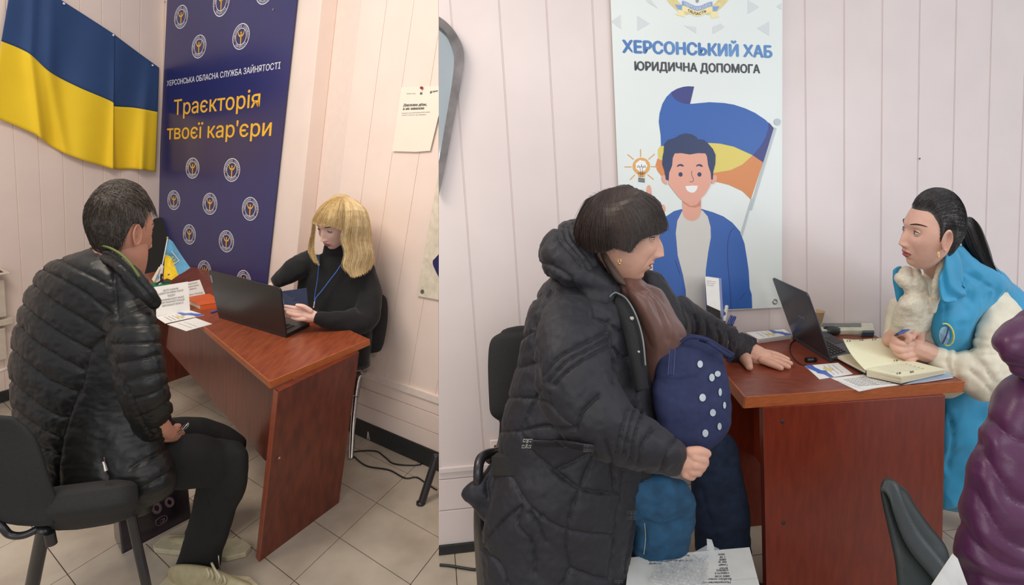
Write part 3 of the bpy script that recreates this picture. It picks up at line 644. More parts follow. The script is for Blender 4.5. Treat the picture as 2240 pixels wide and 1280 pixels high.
def laptop(label, z, HL, HR, FR, TL, TR, tilt, th, mlid, mdeck, nk=(13, 5), tag_=None, flip=1):
    hl, hr, fr_ = Zp(*HL, z), Zp(*HR, z), Zp(*FR, z); w_ = hr-hl; d = fr_-hr
    t = thing('laptop', label, 'laptop', (hl+hr)/2)
    up = V3(0, 0, 1)
    obj('base', MB().hexa([hl, hr, hr+d, hl+d], [p+up*.016 for p in (hl, hr, hr+d, hl+d)]), mdeck, t, bevel=.003)
    n = unit(np.cross(w_, up)); n = n if np.dot(n, EY-hl) > 0 else -n; ln = unit(n*math.cos(math.radians(tilt))-0*up+up*math.sin(math.radians(tilt)))
    o = hl+up*.012
    tl, tr = PLp(*TL, o, ln), PLp(*TR, o, ln); bl, brr = hl+up*.012, hr+up*.012
    r = 0.012; X, Y = unit(tr-tl), unit(tl-bl)
    rim = [bl, brr, tr-Y*r, tr-Y*r*.3-X*r*.3, tr-X*r, tl+X*r, tl-Y*r*.3+X*r*.3, tl-Y*r]
    obj('lid', MB().prism([p-ln*th for p in rim], ln*th), mlid, t, bevel=.0015)
    c = [bl*.96+tr*.04, brr*.96+tl*.04, tr*.96+bl*.04, tl*.96+brr*.04]
    obj('screen', MB().prism([p-ln*(th+.0008) for p in c], ln*.0006), m_scr, t)
    mk, nk0, nk1 = MB(), nk[0], nk[1]
    mk = obj('keyboard', MB().hexa([hl+w_*.05+d*.1+up*.0162, hl+w_*.95+d*.1+up*.0162, hl+w_*.95+d*.62+up*.0162, hl+w_*.05+d*.62+up*.0162], [hl+w_*.05+d*.1+up*.0168, hl+w_*.95+d*.1+up*.0168, hl+w_*.95+d*.62+up*.0168, hl+w_*.05+d*.62+up*.0168]), m_lap, t)
    for i in range(nk0):
        for j in range(nk1):
            a = hl+w_*(.06+.88*i/nk0)+d*(.115+.5*j/nk1)+up*.0168; wx, dy = w_*(.88/nk0*.84), d*(.5/nk1*.82)
            obj('key', MB().hexa([a, a+wx, a+wx+dy, a+dy], [p+up*.0022 for p in (a+wx*.08+dy*.08, a+wx*.92+dy*.08, a+wx*.92+dy*.92, a+wx*.08+dy*.92)]), m_key, mk)
    p = hl+w_*.36+d*.68+up*.0163
    obj('touchpad', MB().hexa([p, p+w_*.28, p+w_*.28+d*.26, p+d*.26], [q_+up*.0004 for q_ in (p, p+w_*.28, p+w_*.28+d*.26, p+d*.26)]), m_key, t)
    if tag_: tag_(t, bl, brr, tl, tr, ln)
    return t, (hl, hr, d)
m_lbl = mat('grey_label', (150, 152, 156), metal=0.5, rough=0.4)
def tagL(t, bl, br_, tl, tr, ln):
    X, Y = tr-tl, bl-tl; p = tl+X*.015+Y*.10
    obj('badge', MB().prism([p, p+X*.03, p+X*.03+Y*.15, p+Y*.15], ln*.0012), m_lbl, t)
laptop('black laptop open in front of the blonde woman, lid towards the visitor', zl, (478, 695), (626, 740), (678, 714), (455, 591), (613, 631), -10, .007, m_lap, m_lap, tag_=tagL)
def tagR(t, bl, br_, tl, tr, ln):
    X, Y = tr-tl, bl-tl; p = tl+X*.47+Y*.44
    ptext(None, 'ASUS', p+ln*.0006+Y*.08, X*.2-Y*.02, -Y*.045, m_lbl, t, .03)
laptop('dark grey laptop open on the right desk beside the paper cup', zr, (1733, 741), (1816, 794), (1880, 775), (1688, 607), (1765, 642), -22, .006, m_lapg, m_deck, tag_=tagR)

# orange notebook
m_or = mat('orange_cover', (214, 96, 44), rough=0.5, var=0.04); m_pg = mat('page_cream', (232, 220, 190), rough=0.8, var=0.03, stretch=(1, 1, 60), scale=30)
nb_ = [Zp(u, v, zl+.024) for u, v in ((402, 652), (438, 668.5), (492, 661), (458, 642))]; dn = V3(0, 0, -1)
nt = thing('notebook', 'thick orange notebook lying beside the folded paper signs', 'notebook', (nb_[0]+nb_[2])/2-V3(0, 0, .024))
obj('cover', MB().prism([p+dn*.0025 for p in nb_], V3(0, 0, .0025)), m_or, nt, bevel=.001); obj('cover', MB().prism([p+dn*.024 for p in nb_], V3(0, 0, .0025)), m_or, nt, bevel=.001)
c = sum(nb_)/4; obj('pages', MB().prism([c+(p-c)*.96+dn*.0215 for p in nb_], V3(0, 0, .019)), m_pg, nt)
obj('spine', MB().prism([nb_[1]+dn*.024, nb_[2]+dn*.024, nb_[2]+(nb_[3]-nb_[2])*.03+dn*.024, nb_[1]+(nb_[0]-nb_[1])*.03+dn*.024], V3(0, 0, .024)), m_or, nt)
# folded signs
m_pap = mat('white_paper', (238, 236, 230), rough=0.6, var=0.01)
def sign(label, bl, br_, TLp, TRp, z, tilt, lines, x0, x1, tsz, parent=None):
    b0, b1 = Zp(*bl, z), Zp(*br_, z); X = b1-b0; up = V3(0, 0, 1); n = unit(np.cross(X, up)); n = n if np.dot(n, EY-b0) > 0 else -n
    ln = unit(n*math.cos(tilt)+up*math.sin(tilt)); tl, tr = PLp(*TLp, b0, ln), PLp(*TRp, b0, ln)
    t = thing('paper_sign', label, 'sign', (b0+b1)/2)
    obj('front_leaf', MB().prism([b0, b1, tr, tl], -ln*.0006), m_pap, t)
    back = -n*2*np.dot(tl-b0, -n)
    obj('back_leaf', MB().prism([b0+back, b1+back, tr-ln*.0006, tl-ln*.0006], ln*.0005), m_pap, t)
    Y = (tl+tr)/2-(b0+b1)/2
    for s, yy, w_ in lines:
        o = b0+(tl-b0)*yy+((b1-b0)*(1-yy)+(tr-tl)*yy)*((x0+x1)/2-w_/2)+ln*.0006
        ptext(None, s, o, ((b1-b0)*(1-yy)+(tr-tl)*yy)*w_, Y*tsz, flat('print_light_grey_ink', (146, 142, 136)), t, .01)
    return t
sign('folded white paper sign nearest the visitor, with six lines of small print', (341, 694), (416, 681), (326, 630), (411, 616), zl, .25,
     [('ЦЕНТР НАДАННЯ', .80, .40), ('АДМІНІСТРАТИВНИХ ПОСЛУГ', .71, .68), ('ВІДДІЛ', .61, .2), ('ВИКОНАВЧИЙ КОМІТЕТ МІСЬКОЇ', .49, .66), ('ТЕРИТОРІАЛЬНОЇ ГРОМАДИ', .40, .68), ('ХЕРСОНСЬКОЇ ОБЛАСТІ', .30, .60)], 0.1, .95, .06)
sign('folded white paper sign behind the first one, near the orange notebook', (372, 657), (449, 643), (368, 626), (437, 612), zl, .3,
     [('НАДАННЯ ПОСЛУГ', .80, .40), ('ХЕРСОНСЬКОЇ ОБЛАСТІ', .62, .42), ('ЗАЙНЯТІСТЬ', .44, .22), ('МІСЬКА ГРОМАДА', .08, .5)], 0.45, .95, .09)
# leaflets on the left desk
def leaflet(label, px, z, art=True, m=None, nm='leaflet', cat='leaflet', lines=0, group=None, th=.0015):
    P = [Zp(u, v, z) for u, v in px]; t = thing(nm, label, cat, sum(P)/4-V3(0, 0, th)); setp(t, group=group)
    obj('sheet', MB().prism([p-V3(0, 0, th) for p in P], V3(0, 0, th)), m or m_pap, t)
    f = lambda x, y: (P[0]*(1-x)+P[1]*x)*(1-y)+(P[3]*(1-x)+P[2]*x)*y+V3(0, 0, .0004)
    if art:
        obj('blue_print', MB().add([f(*q_) for q_ in ((0, .0), (.2, .0), (.5, .12), (.62, .12), (.75, .25), (1, .3), (1, .42), (.7, .4), (.5, .42), (.45, .3), (.2, .22), (0, .22))], [tuple(range(12))]), flat('leaflet_blue', (80, 112, 190)), t)
        obj('yellow_print', MB().add([f(*q_)+V3(0, 0, .0002) for q_ in ((.25, .45), (.4, .38), (.6, .5), (.55, .62), (.35, .6))], [tuple(range(5))]), flat('leaflet_yellow', (226, 208, 130)), t)
    for k in range(lines):
        y = .52+.40*k/max(1, lines); ptext(None, 'служба зайнятості допомога'[:20+k % 3*3], f(.12, y), f(.85, y)-f(.12, y), f(.12, y-.035)-f(.12, y), m_ink, t)
    return t
leaflet('white leaflet with blue and yellow print lying before the folded signs', ((447, 689), (417.5, 679), (341, 694), (361.6, 707.6)), zl+.002, lines=4)
leaflet('plain white leaflet nearest the front edge of the left desk', ((464, 708.6), (427.6, 695.4), (365.7, 709.6), (407.3, 724.2)), zl+.002, art=False, lines=2)
def pen(label, a, b, m, r=.0045, cap=None, parent=None, nm='pen'):
    a, b = np.array(a), np.array(b); t = thing(nm, label, 'pen', (a+b)/2); d = b-a
    obj('barrel', MB().tube([a, a+d*.04, a+d*.5, a+d*.9], [r*.7, r, r, r*.95], 10), m, t, smooth=True)
    obj('tip', MB().tube([a+d*.9, a+d*.97, b], [r*.9, r*.5, r*.15], 10), cap or m_bolt, t, smooth=True)
    n = unit(np.cross(d, V3(1, .3, .2))); obj('clip', MB().box(a+d*.05+n*r, d*.25, np.cross(unit(d), n)*.003, n*.0015), m, t)
    return t
m_pb = mat('pen_blue', (52, 78, 160), rough=0.25, coat=0.3); m_pw = mat('pen_white', (232, 230, 224), rough=0.3); m_pr = mat('pen_pink', (190, 50, 90), rough=0.3); m_pk = mat('pen_black', (30, 30, 34), rough=0.3); m_plb = mat('pen_light_blue', (96, 150, 214), rough=0.3)
pen('blue pen lying on the left desk beside the laptop', Zp(461, 684, zl+.005), Zp(478, 679, zl+.005), m_pb, .005)
# green basket with pens, cards and small flag
m_grn = mat('green_plastic', (54, 140, 96), rough=0.35)
bc = Zp(351, 633, zl); X = unit(DA-DG)*.0; bx = unit(np.cross(V3(0, 0, 1), ray(351, 633)*[1, 1, 0])); by = unit(np.cross(V3(0, 0, 1), bx)); sc = .052
bk = thing('pen_basket', 'small green plastic pen basket behind the folded signs', 'pen holder', bc)
def rect(c, hx, hy, z): return [c+bx*sx*hx+by*sy*hy+V3(0, 0, z) for sx, sy in ((-1, -1), (1, -1), (1, 1), (-1, 1))]
obj('floor_plate', MB().prism(rect(bc, sc*.9, sc*.6, 0), V3(0, 0, .003)), m_grn, bk)
for k in range(4):
    lo_, hi = rect(bc, sc*.9, sc*.6, 0), rect(bc, sc*1.0, sc*.7, .035); a, b = k, (k+1) % 4; i_ = (bc-(lo_[a]+lo_[b])/2)*[1, 1, 0]; i_ = unit(i_)*.003
    obj('side_wall', MB().hexa([lo_[a], lo_[b], lo_[b]+i_, lo_[a]+i_], [hi[a], hi[b], hi[b]+i_, hi[a]+i_]), m_grn, bk)
tt = np.linalg.norm((bc-EY)); tf = proj(bc)[1]
def up_at(u, v, dt=0.0): return Dp(u, v, tf+dt)
for lab, u0, v0, u1, v1, m, r in (('light blue pen leaning in the green basket', 345, 630, 344, 603, m_plb, .006), ('white marker with red band in the green basket', 355, 630, 354, 605, m_pw, .007), ('black capped pen in the green basket', 352, 628, 353, 598, m_pk, .005), ('pink pen in the green basket', 364, 628, 367, 601, m_pr, .006), ('dark blue pen leaning at the right of the green basket', 370, 628, 372, 600, m_pk, .005), ('yellow pen in the green basket', 348, 629, 346, 612, mat('pen_yellow', (214, 180, 60), rough=.3), .005)):
    a, b = up_at(u1, v1, .0), up_at(u0, v0, .0)
    pen(lab, a+by*rng.uniform(-.01, .01), bc+bx*((u0-351)*.0026)+by*rng.uniform(-.02, .02)+V3(0, 0, .006), m, r)
for k, (lab, px) in enumerate((('cream card leaning left in the green basket', ((332, 611), (348, 583), (351, 585), (337, 618))), ('white card standing in the green basket', ((338, 616), (352, 578), (358, 582), (354, 606), (345, 622))))):
    P = [up_at(u, v, .02+.015*k) for u, v in px]; setp(obj('card', MB().prism(P, by*.002), m_pg if k == 0 else m_pap, loc=P[0]), lab, 'card')
fl2 = thing('table_flag', 'small blue and yellow table flag with a trident in the basket', 'flag', bc+V3(0, 0, .004))
obj('stick', MB().tube([up_at(367, 520, -.01), bc+bx*.012+V3(0, 0, .005)], .0028, 8), m_pw, fl2); obj('finial', MB().sph(up_at(366.5, 520, -.01), .006, 10, 8), mat('brass', (210, 180, 90), metal=.6, rough=.3), fl2)
m_sky = mat('flag_light_blue', (98, 164, 200), rough=.6, sheen=.1); m_fyy = mat('flag_small_yellow', (240, 204, 40), rough=.6)
def fpt(u, v): return up_at(u, v, -.01+.02*math.sin((u-360)*.11)+.01*math.sin(v*.08))
def fillp(pts, dt, m, nm, parent):
    pts = np.array(pts, float); P = []
    mbx = MB(); c = pts.mean(0)
    # fan with intermediate rings to keep the cloth's curve
    rings = [[fpt(*(c+(p-c)*f))-ray(*p)*dt for p in pts] for f in (.02, .35, .7, 1.0)]
    mbx.grid(rings, False, True); return obj(nm, mbx, m, parent, smooth='all')
fillp([(366, 521), (372, 524), (378, 529), (390, 548), (402, 566), (416.5, 586), (403, 595), (390, 602), (383, 584), (377, 570), (372, 561), (366, 558), (361, 557), (363, 540)], 0, m_sky, 'blue_field', fl2)
fillp([(361, 557), (366, 558), (372, 561), (377, 570), (383, 584), (390, 602), (382, 608), (375, 613), (366, 609), (357.6, 612), (359, 585)], 0, m_fyy, 'yellow_field', fl2)
def fstroke(pts, w, m, nm, dt=.004):
    A, B = [], []; p = catmull(pts, 10) if len(pts) > 2 else np.array(pts, float)
    for i in range(len(p)):
        t_ = unit(p[min(i+1, len(p)-1)]-p[max(i-1, 0)]); n_2 = V3(-t_[1], t_[0])*w/2; A.append(fpt(*(p[i]+n_2))-ray(*p[i])*dt); B.append(fpt(*(p[i]-n_2))-ray(*p[i])*dt)
    obj(nm, MB().grid([A, B]), m, fl2)
fstroke([(375, 549), (392, 570)], 1.4, m_pw, 'trident_edge'); fstroke([(392, 570), (376, 581)], 1.4, m_pw, 'trident_edge')
fstroke([(380, 561), (374, 571), (374, 578)], 1.6, m_fyy, 'trident_prong'); fstroke([(384, 568), (374, 573)], 1.6, m_fyy, 'trident_prong'); fstroke([(383, 573), (375, 580)], 1.6, m_fyy, 'trident_prong')

# ================================================================ right desk
bh = thing('brochure_holder', 'black acrylic brochure holder full of white brochures with blue edges', 'brochure holder', Zp(1568, 757, zr))
hb_ = Zp(1568, 757, zr); th_ = proj(hb_)[1]; at_ = lambda u, v, dt=0.0: Dp(u, v, th_+dt)
m_acr = mat('smoked_acrylic', (52, 50, 48), rough=.15, coat=.4)
bw = V3(0, 0, .006)
obj('holder', MB().hexa([at_(1554, 752), at_(1583, 760), at_(1587, 748, .04), at_(1561, 742, .04)], [at_(1546, 667), at_(1575, 680), at_(1581, 678, .04), at_(1552, 665, .04)]), m_acr, bh)
for k in range(4):
    d0 = .004+.009*k
    obj('brochure', MB().hexa([at_(1550+k*1.8, 726, d0), at_(1579+k*1.8, 734, d0), at_(1579.5+k*1.8, 734, d0+.006), at_(1550.5+k*1.8, 726, d0+.006)], [at_(1542.5+k*1.8, 605-k*.2, d0), at_(1572+k*1.8, 609, d0), at_(1572.6+k*1.8, 609, d0+.006), at_(1543.2+k*1.8, 605, d0+.006)]), m_pap if k < 1 else flat('brochure_edge', (150, 160, 206)), bh)
o = at_(1545.5, 618, -.002)
for k, (s, w_) in enumerate((('державна служба', .8), ('зайнятості допомога', .75), ('для громадян', .6))):
    a, b = at_(1546, 615+k*4.5, .001), at_(1546+24*w_, 615+k*4.5+3.2*w_, .001); ptext(None, s, a, b-a, V3(0, 0, .0035), m_ink, bh)
ob = thing('pen_cup', 'small black pen cup attached beside the brochure holder', 'pen holder', Zp(1594, 737, zr))
pc = Zp(1594, 737, zr); t2 = proj(pc)[1]; a2 = lambda u, v, dt=0.0: Dp(u, v, t2+dt)
obj('cup', MB().tube([pc, pc+V3(0, 0, .012), pc+V3(0, 0, .042)], [.022, .023, .025], 16), m_acr, ob, smooth=True)
for lab, p_, q_, m, r in (('white capped pen standing in the black pen cup', (1590, 668), (1584, 706), m_pw, .007), ('blue pen leaning right in the black pen cup', (1601, 690), (1592, 712), m_pb, .005), ('blue pen with silver clip at the right of the pen cup', (1608, 692), (1600, 712), m_pb, .006), ('thin blue pen at the left of the pen cup', (1586, 682), (1583, 708), m_pb, .004)):
    pen(lab, a2(*p_), a2(*q_, .003), m, r)
setp(obj('card', MB().prism([a2(1580, 662, .02), a2(1600, 671, .02), a2(1598, 676, .02), a2(1588, 676, .02), a2(1585, 700, .02), a2(1579, 698, .02)], V3(0, .002, 0)), m_pap, loc=a2(1585, 690)), 'folded white slip sticking out of the black pen cup', 'card')
for k in range(5):
    z = zr+.002+.0045*k; o_ = (4-k)*rng.uniform(-1.5, 1.5)
    px = ((1732.6+o_, 732.3+2.0*(4-k)), (1714.8+o_, 720.4+2*(4-k)), (1631.7+o_, 727+2.2*(4-k)), (1659.9+o_, 741.8+2*(4-k)))
    leaflet('top leaflet of the small stack behind the stretched hand' if k == 4 else ['lowest leaflet of the small stack behind the stretched hand', 'second leaflet from the bottom of the stack behind the stretched hand', 'middle leaflet of the small stack behind the stretched hand', 'leaflet just under the top one in the stack behind the hand'][k], px, z, art=(k == 4), lines=3 if k == 4 else 0, group='leaflets in the stack on the right desk' if k < 4 else None, th=.003)
# cup, device, mouse
m_cup = mat('paper_cup', (196, 168, 132), rough=.6, var=.04)
cc_ = Zp(1782, 722, zr); cup = thing('paper_cup', 'brown paper cup standing behind the grey laptop', 'cup', cc_)
prof = [(.018, 0), (.019, .004), (.0262, .080), (.0275, .082), (.0262, .084), (.0245, .078), (.017, .006)]
G = [[cc_+V3(r*math.cos(a), r*math.sin(a), z) for a in np.linspace(0, 2*math.pi, 25)[:-1]] for r, z in prof]
obj('wall', MB().loft(G), m_cup, cup, smooth=40); obj('coffee', MB().disc(cc_+V3(0, 0, .05), (.023, 0, 0), (0, .023, 0), 20, (0, 0, .002)), m_bolt, cup)
m_dev = mat('ivory_plastic', (214, 212, 190), rough=.35); m_dgr = mat('grey_top', (120, 124, 122), rough=.4)
dv = thing('document_scanner', 'flat ivory device with grey top lying against the wall', 'device', Zp(1850, 722, zr))
slab(dv, 'body', ((1796, 706), (1910, 706), (1914, 722), (1792, 722)), zr+.022, .022, m_dev, .005); slab(dv, 'top_panel', ((1800, 707), (1884, 707), (1884, 714), (1798, 714)), zr+.025, .003, m_dgr)
slab(dv, 'end_cap', ((1888, 714), (1912, 716), (1913, 727), (1886, 727)), zr+.02, .02, mat('dark_teal', (58, 74, 86), rough=.4), .003)
mc = Zp(1818, 730, zr); ms = thing('mouse', 'black computer mouse behind the laptop near the scanner', 'mouse', mc)
obj('shell', MB().ell(mc+V3(0, 0, .012), [(.040, .005, 0), (-.004, .026, 0), (0, 0, .020)], 24, 14), mat('mouse_black', (44, 50, 48), rough=.4, coat=.1), ms, smooth='all'); obj('wheel', MB().ell(mc+V3(-.022, 0, .027), [(.007, 0, 0), (0, .003, 0), (0, 0, .005)], 12, 8), m_key, ms, smooth='all')
cb_ = [Zp(u, v, zr+.003) for u, v in ((1740, 744), (1730, 752), (1728, 768), (1738, 786), (1752, 797), (1764, 798))]
cbl = thing('usb_cable', 'thin black cable curling from the grey laptop to a round plug', 'cable', cb_[2]); obj('wire', MB().tube(catmull(cb_, 30), .0018, 6), m_key, cbl, smooth='all')
pl = Zp(1770, 793, zr); obj('plug', MB().tube([pl+V3(-.012, 0, .009), pl+V3(.012, 0.004, .009)], .009, 14), m_key, cbl, smooth=True); obj('plug', MB().tube([pl+V3(.016, 0, .009), pl+V3(.022, 0.004, .009)], .009, 14), m_key, cbl, smooth=True)
leaflet('white leaflet with a blue hand print at the left of the open planner', ((1760.6, 800), (1792.5, 829.4), (1866, 818), (1833, 793.7)), zr+.002, lines=3)
for k, (px, lab) in enumerate((([(1818, 827), (1879, 856), (1920, 848), (1990, 838), (1960, 812), (1900, 818)], 'crumpled white sheet under the planner at the desk front edge'), ([(1830, 832), (1890, 851), (2020, 836), (2085, 826), (2060, 812), (1960, 815)], 'white printed sheet under the planner reaching to the right'), ([(1960, 838), (2000, 838), (2088, 823), (2068, 812), (2000, 815)], 'blue and yellow leaflet peeping out from under the planner'))):
    sl_ = slab(None, 'paper_sheet', px, zr+.002+.002*k, .0015, (m_pap, m_pap, flat('leaflet_pale_blue', (170, 190, 214)))[k], loc=Zp(*px[0], zr)); setp(sl_, lab, 'paper')
    if k == 1:
        for j in range(6):
            a, b = Zp(1846+j*6, 832+j*2.6, zr+.0046), Zp(1925+j*7, 822+j*3.4, zr+.0046); ptext(None, 'послуги для громадян та роботодавців', a, b-a, (Zp(1846, 829, zr)-Zp(1846, 832, zr))*.8, m_ink, sl_)
# open planner
m_crm = mat('planner_page', (240, 236, 200), rough=.6, var=.01); m_grnb = mat('planner_cover', (50, 54, 64), rough=.5)
pn = thing('planner', 'open cream paged planner with a raised left page under the clasped hands', 'notebook', Zp(1930, 815, zr))
S0, S1 = Zp(1895, 814, zr+.026), Zp(1990, 790, zr+.026)          # spine ends on the page surface
cov = [Zp(u, v, zr+.008) for u, v in ((1827, 782), (1896, 820), (1972, 841), (2069, 812), (1985, 780), (1880, 765))]
obj('cover', MB().prism([p-V3(0, 0, .003) for p in cov], V3(0, 0, .003)), m_grnb, pn)
# page block right: stack with visible edges
R0, R1, R2, R3 = (1896, 808), (1971, 824), (2068, 808), (1990, 788)
for k in range(7):
    z = zr+.009+.0036*k; e_ = rng.uniform(-1.5, 1.5)
    slab(pn, 'page_block', (R0, (R1[0]+e_, R1[1]+e_*.3), (R2[0]+e_, R2[1]), R3) if k == 6 else ((R0[0], R0[1]+(6-k)*2.2), (R1[0]+e_, R1[1]+(6-k)*2.2), (R2[0]+e_, R2[1]+(6-k)*1.2), (R3[0], R3[1]+(6-k)*1.5)), z+.0032, .0032, m_crm if k == 6 else m_pg)
slab(pn, 'page_block', ((1830, 779), (1893, 812), (1985, 800), (1890, 768)), zr+.016, .007, m_pg)
top = [(1844, 741), (1870, 743), (1905, 741), (1950, 738)]; bot = [(1893, 810), (1925, 803), (1955, 798), (1990, 790)]
t0_ = proj(Zp(1893, 810, zr+.028))[1]; tE = proj(Zp(1990, 790, zr+.028))[1]; G = []
bt_, tp_ = catmull(bot, 14), catmull(top, 14)
for i in range(14):
    b = Zp(*bt_[i], zr+.030); f = i/13; tb_ = proj(b)[1]; row = []
    for j in range(10):
        g_ = j/9; uv = bt_[i]*(1-g_)+tp_[i]*g_; row.append(Dp(uv[0]-6*math.sin(g_*math.pi), uv[1], tb_+.16*g_-.01*math.sin(g_*math.pi)))
    G.append(row)
o = obj('raised_page', MB().grid(G), m_crm, pn, smooth='all'); so = o.modifiers.new('t', 'SOLIDIFY'); so.thickness = .001
for u, v, s in ((1852, 748, '15'), (1880, 746, '16'), (1908, 745, '17'), (1955, 791, '18')):
    t_ = t0_+.14 if v < 760 else t0_+.06
    a, b = Dp(u, v, t_-.012), Dp(u+9, v-.5, t_-.012); ptext(None, s, a, b-a, V3(0, 0, .007), m_txt, pn, .02)
for u, v, s in ((1962, 819, '19'), (1990, 816, '20')):
    a, b = Zp(u, v, zr+.0348), Zp(u+9, v-1, zr+.0348); ptext(None, s, a, b-a, Zp(u, v-4, zr+.0348)-a, m_txt, pn, .02)
for j in range(5):
    a, b = Zp(1918+j*7, 806+j*2.6, zr+.0348), Zp(1985+j*9, 796+j*2.6, zr+.0348); ptext(None, 'записи прийому громадян', a, b-a, (Zp(1918, 803, zr+.0344)-Zp(1918, 806, zr+.0344))*.7, m_tri, pn)

# ================================================================ floor things
def fpx6(x, y): return 540+x/2.286, 720+y/2.286
cl_ = [Zp(*fpx6(x, y), .004) for x, y in ((905, 610), (880, 650), (860, 680), (740, 675), (690, 640), (640, 610), (530, 615), (540, 640), (600, 685), (710, 705), (790, 745), (850, 742), (900, 775), (950, 805))]
setp(obj('floor_cable', MB().tube(catmull(cl_, 90), .0035, 6), m_key, loc=cl_[5], smooth='all'), 'thin black cable looping over the tiles behind the left desk', 'cable')
cl_ = [Zp(u, v, .006) for u, v in ((962, 1236), (985, 1238), (1015, 1243), (1046, 1246), (1100, 1240))]
setp(obj('floor_cable', MB().tube(catmull(cl_, 30), .005, 6), m_key, loc=cl_[2], smooth='all'), 'black cable lying on the tiles by the chair of the quilted coat woman', 'cable')
# dark bag on the floor under the left desk
m_bag = mat('glossy_dark_bag', (44, 34, 42), rough=.25, var=.2, scale=14, bump=.25, bscale=25, coat=.4); m_dot = mat('bag_print', (120, 96, 104), rough=.4); m_bt = mat('bag_bottom', (190, 178, 170), rough=.5)
f0, f1, b0 = Zp(268, 1216, .0), Zp(419, 1136, .0), Zp(250, 1178, .0); dd = b0-f0
bg = thing('paper_bag', 'glossy dark purple gift bag with printed rosettes on the floor', 'bag', (f0+f1)/2+dd/2)
up = V3(.04, 0, .36)
obj('body', MB().hexa([f0, f1, f1+dd, f0+dd], [f0+up+dd*.3, f1+up+dd*.3, f1+up+dd*.7, f0+up+dd*.7]), m_bag, bg, bevel=.006)
n_b = unit(np.cross(f1-f0, up+dd*.3)); n_b = n_b if np.dot(n_b, EY-f0) > 0 else -n_b
obj('bottom_trim', MB().hexa([f0+n_b*.002, f1+n_b*.002, f1+n_b*.004, f0+n_b*.004], [f0+n_b*.002+up*.025, f1+n_b*.002+up*.025, f1+n_b*.004+up*.025, f0+n_b*.004+up*.025]), m_bt, bg)
def bagpt(u, v): return PLp(u, v, f0+n_b*.002, n_b)
for cx, cy, r in ((343, 1112, 11), (371, 1099, 10)):
    for rr in (1.0, .72):
        for k in range(20):
            a = 2*math.pi*k/20; p = bagpt(cx+r*rr*math.cos(a)*.9, cy+r*rr*math.sin(a)); obj('rosette_dot', MB().ell(p, [unit(f1-f0)*.0035, unit(up)*.0035, n_b*.001], 6, 4), m_dot, bg)
for pts in (((340, 1140), (350, 1132), (362, 1128), (366, 1136), (356, 1146), (344, 1150), (340, 1140)), ((352, 1138), (360, 1134), (356, 1142), (350, 1144))):
    p = catmull(pts, 20); obj('printed_line', MB().tube([bagpt(*q_) for q_ in p], .0012, 4), m_dot, bg)
for sx in (.3, .7):
    pass
# white carton at the bottom with loose plastic wrap
zc = 0.42
ck = [Zp(u, v, zc) for u, v in ((1376.4, 1220), (1639.4, 1197.5), (1662, 1283), (1366, 1310))]
ck = [ck[0], ck[1], ck[1]+(ck[2]-ck[1])*1.6, ck[0]+(ck[3]-ck[0])*1.6]
cx_ = thing('carton', 'white cardboard carton with printed address lines at the front bottom edge', 'box', sum(ck)/4-V3(0, 0, zc))
m_ctn = mat('white_carton', (226, 226, 220), rough=.55, var=.02); 
obj('box_body', MB().prism([p-V3(0, 0, zc) for p in ck], V3(0, 0, zc-.002)), m_ctn, cx_, bevel=.003)
mdl = (ck[0]+ck[3])/2, (ck[1]+ck[2])/2
obj('flap', MB().prism([p-V3(0, 0, .002) for p in (ck[0], ck[1], mdl[1], mdl[0])], V3(0, 0, .0022)), m_ctn, cx_); obj('flap', MB().prism([p-V3(0, 0, .002) for p in (mdl[0]+(ck[3]-mdl[0])*.01, mdl[1]+(ck[2]-mdl[1])*.01, ck[2], ck[3])], V3(0, 0, .0022)), m_ctn, cx_)
XX, YY = unit(ck[1]-ck[0]), unit(ck[3]-ck[0]); fb = lambda u, v: Zp(u, v, zc+.0008)
zz6 = lambda x, y: (1000+x/2.909, 840+y/2.909)
for s, xr, xl, y in (('Humanitarian aid', 1740, 1560, 1268), ('Beneficiary contact', 1745, 1600, 1247), ('0800 3100', 1735, 1640, 1228), ('+380674 0', 1732, 1640, 1208), ('+380952', 1728, 1650, 1190), ('Email', 1722, 1672, 1178), ('Гуманіт', 1720, 1664, 1156), ('телефон', 1716, 1664, 1138), ('0800', 1712, 1668, 1122), ('+ 38', 1708, 1672, 1106), ('Херсон', 1704, 1662, 1090), ('and other office needs', 1500, 1218, 1130), ('material', 1300, 1222, 1148), ('for aid use', 1480, 1390, 1098)):
    a, b = fb(*zz6(xr, y-10)), fb(*zz6(xl, y-8)); u_ = fb(*zz6(xr, y+2))-fb(*zz6(xr, y-10)); ptext(None, s, a, b-a, u_, m_txt, cx_, .01)
# plastic wrap
m_wrap = mat('clear_plastic', (235, 238, 240), rough=.12, trans=.0, alpha=.38, var=.0, bump=.3, bscale=40)
G = []
for i in range(26):
    row = []
    for j in range(20):
        f, g_ = i/25, j/19; x = 1250+ (1600-1250)*f+ 30*math.sin(g_*7)*(1-f); y = 1130+150*g_-40*f*(1-g_)
        z = zc+.006+.018*abs(math.sin(i*1.3+j*.7)*math.cos(j*1.1-i*.5))+.012*rng.rand(); row.append(Zp(*zz6(x, y), z))
    G.append(row)
wr_ = setp(obj('plastic_wrap', MB().grid(G), m_wrap, loc=G[10][10], smooth=25), 'crumpled clear plastic wrap lying on the white carton', 'packaging')
m_strip = mat('plastic_strip', (228, 230, 230), rough=.2, alpha=.85)
bt_ = fb(*zz6(1590, 1290)); tz = proj(bt_)[1]
st_ = [(1585, 1290, 0), (1590, 1200, .12), (1600, 1110, .15), (1612, 1050, .12), (1610, 985, .10)]
A = catmull([[*Dp(*zz6(x-22, y), tz+dt-.0)] for x, y, dt in st_], 20); B = catmull([[*Dp(*zz6(x+(26 if y > 1000 else 10), y+6), tz+dt)] for x, y, dt in st_], 20)
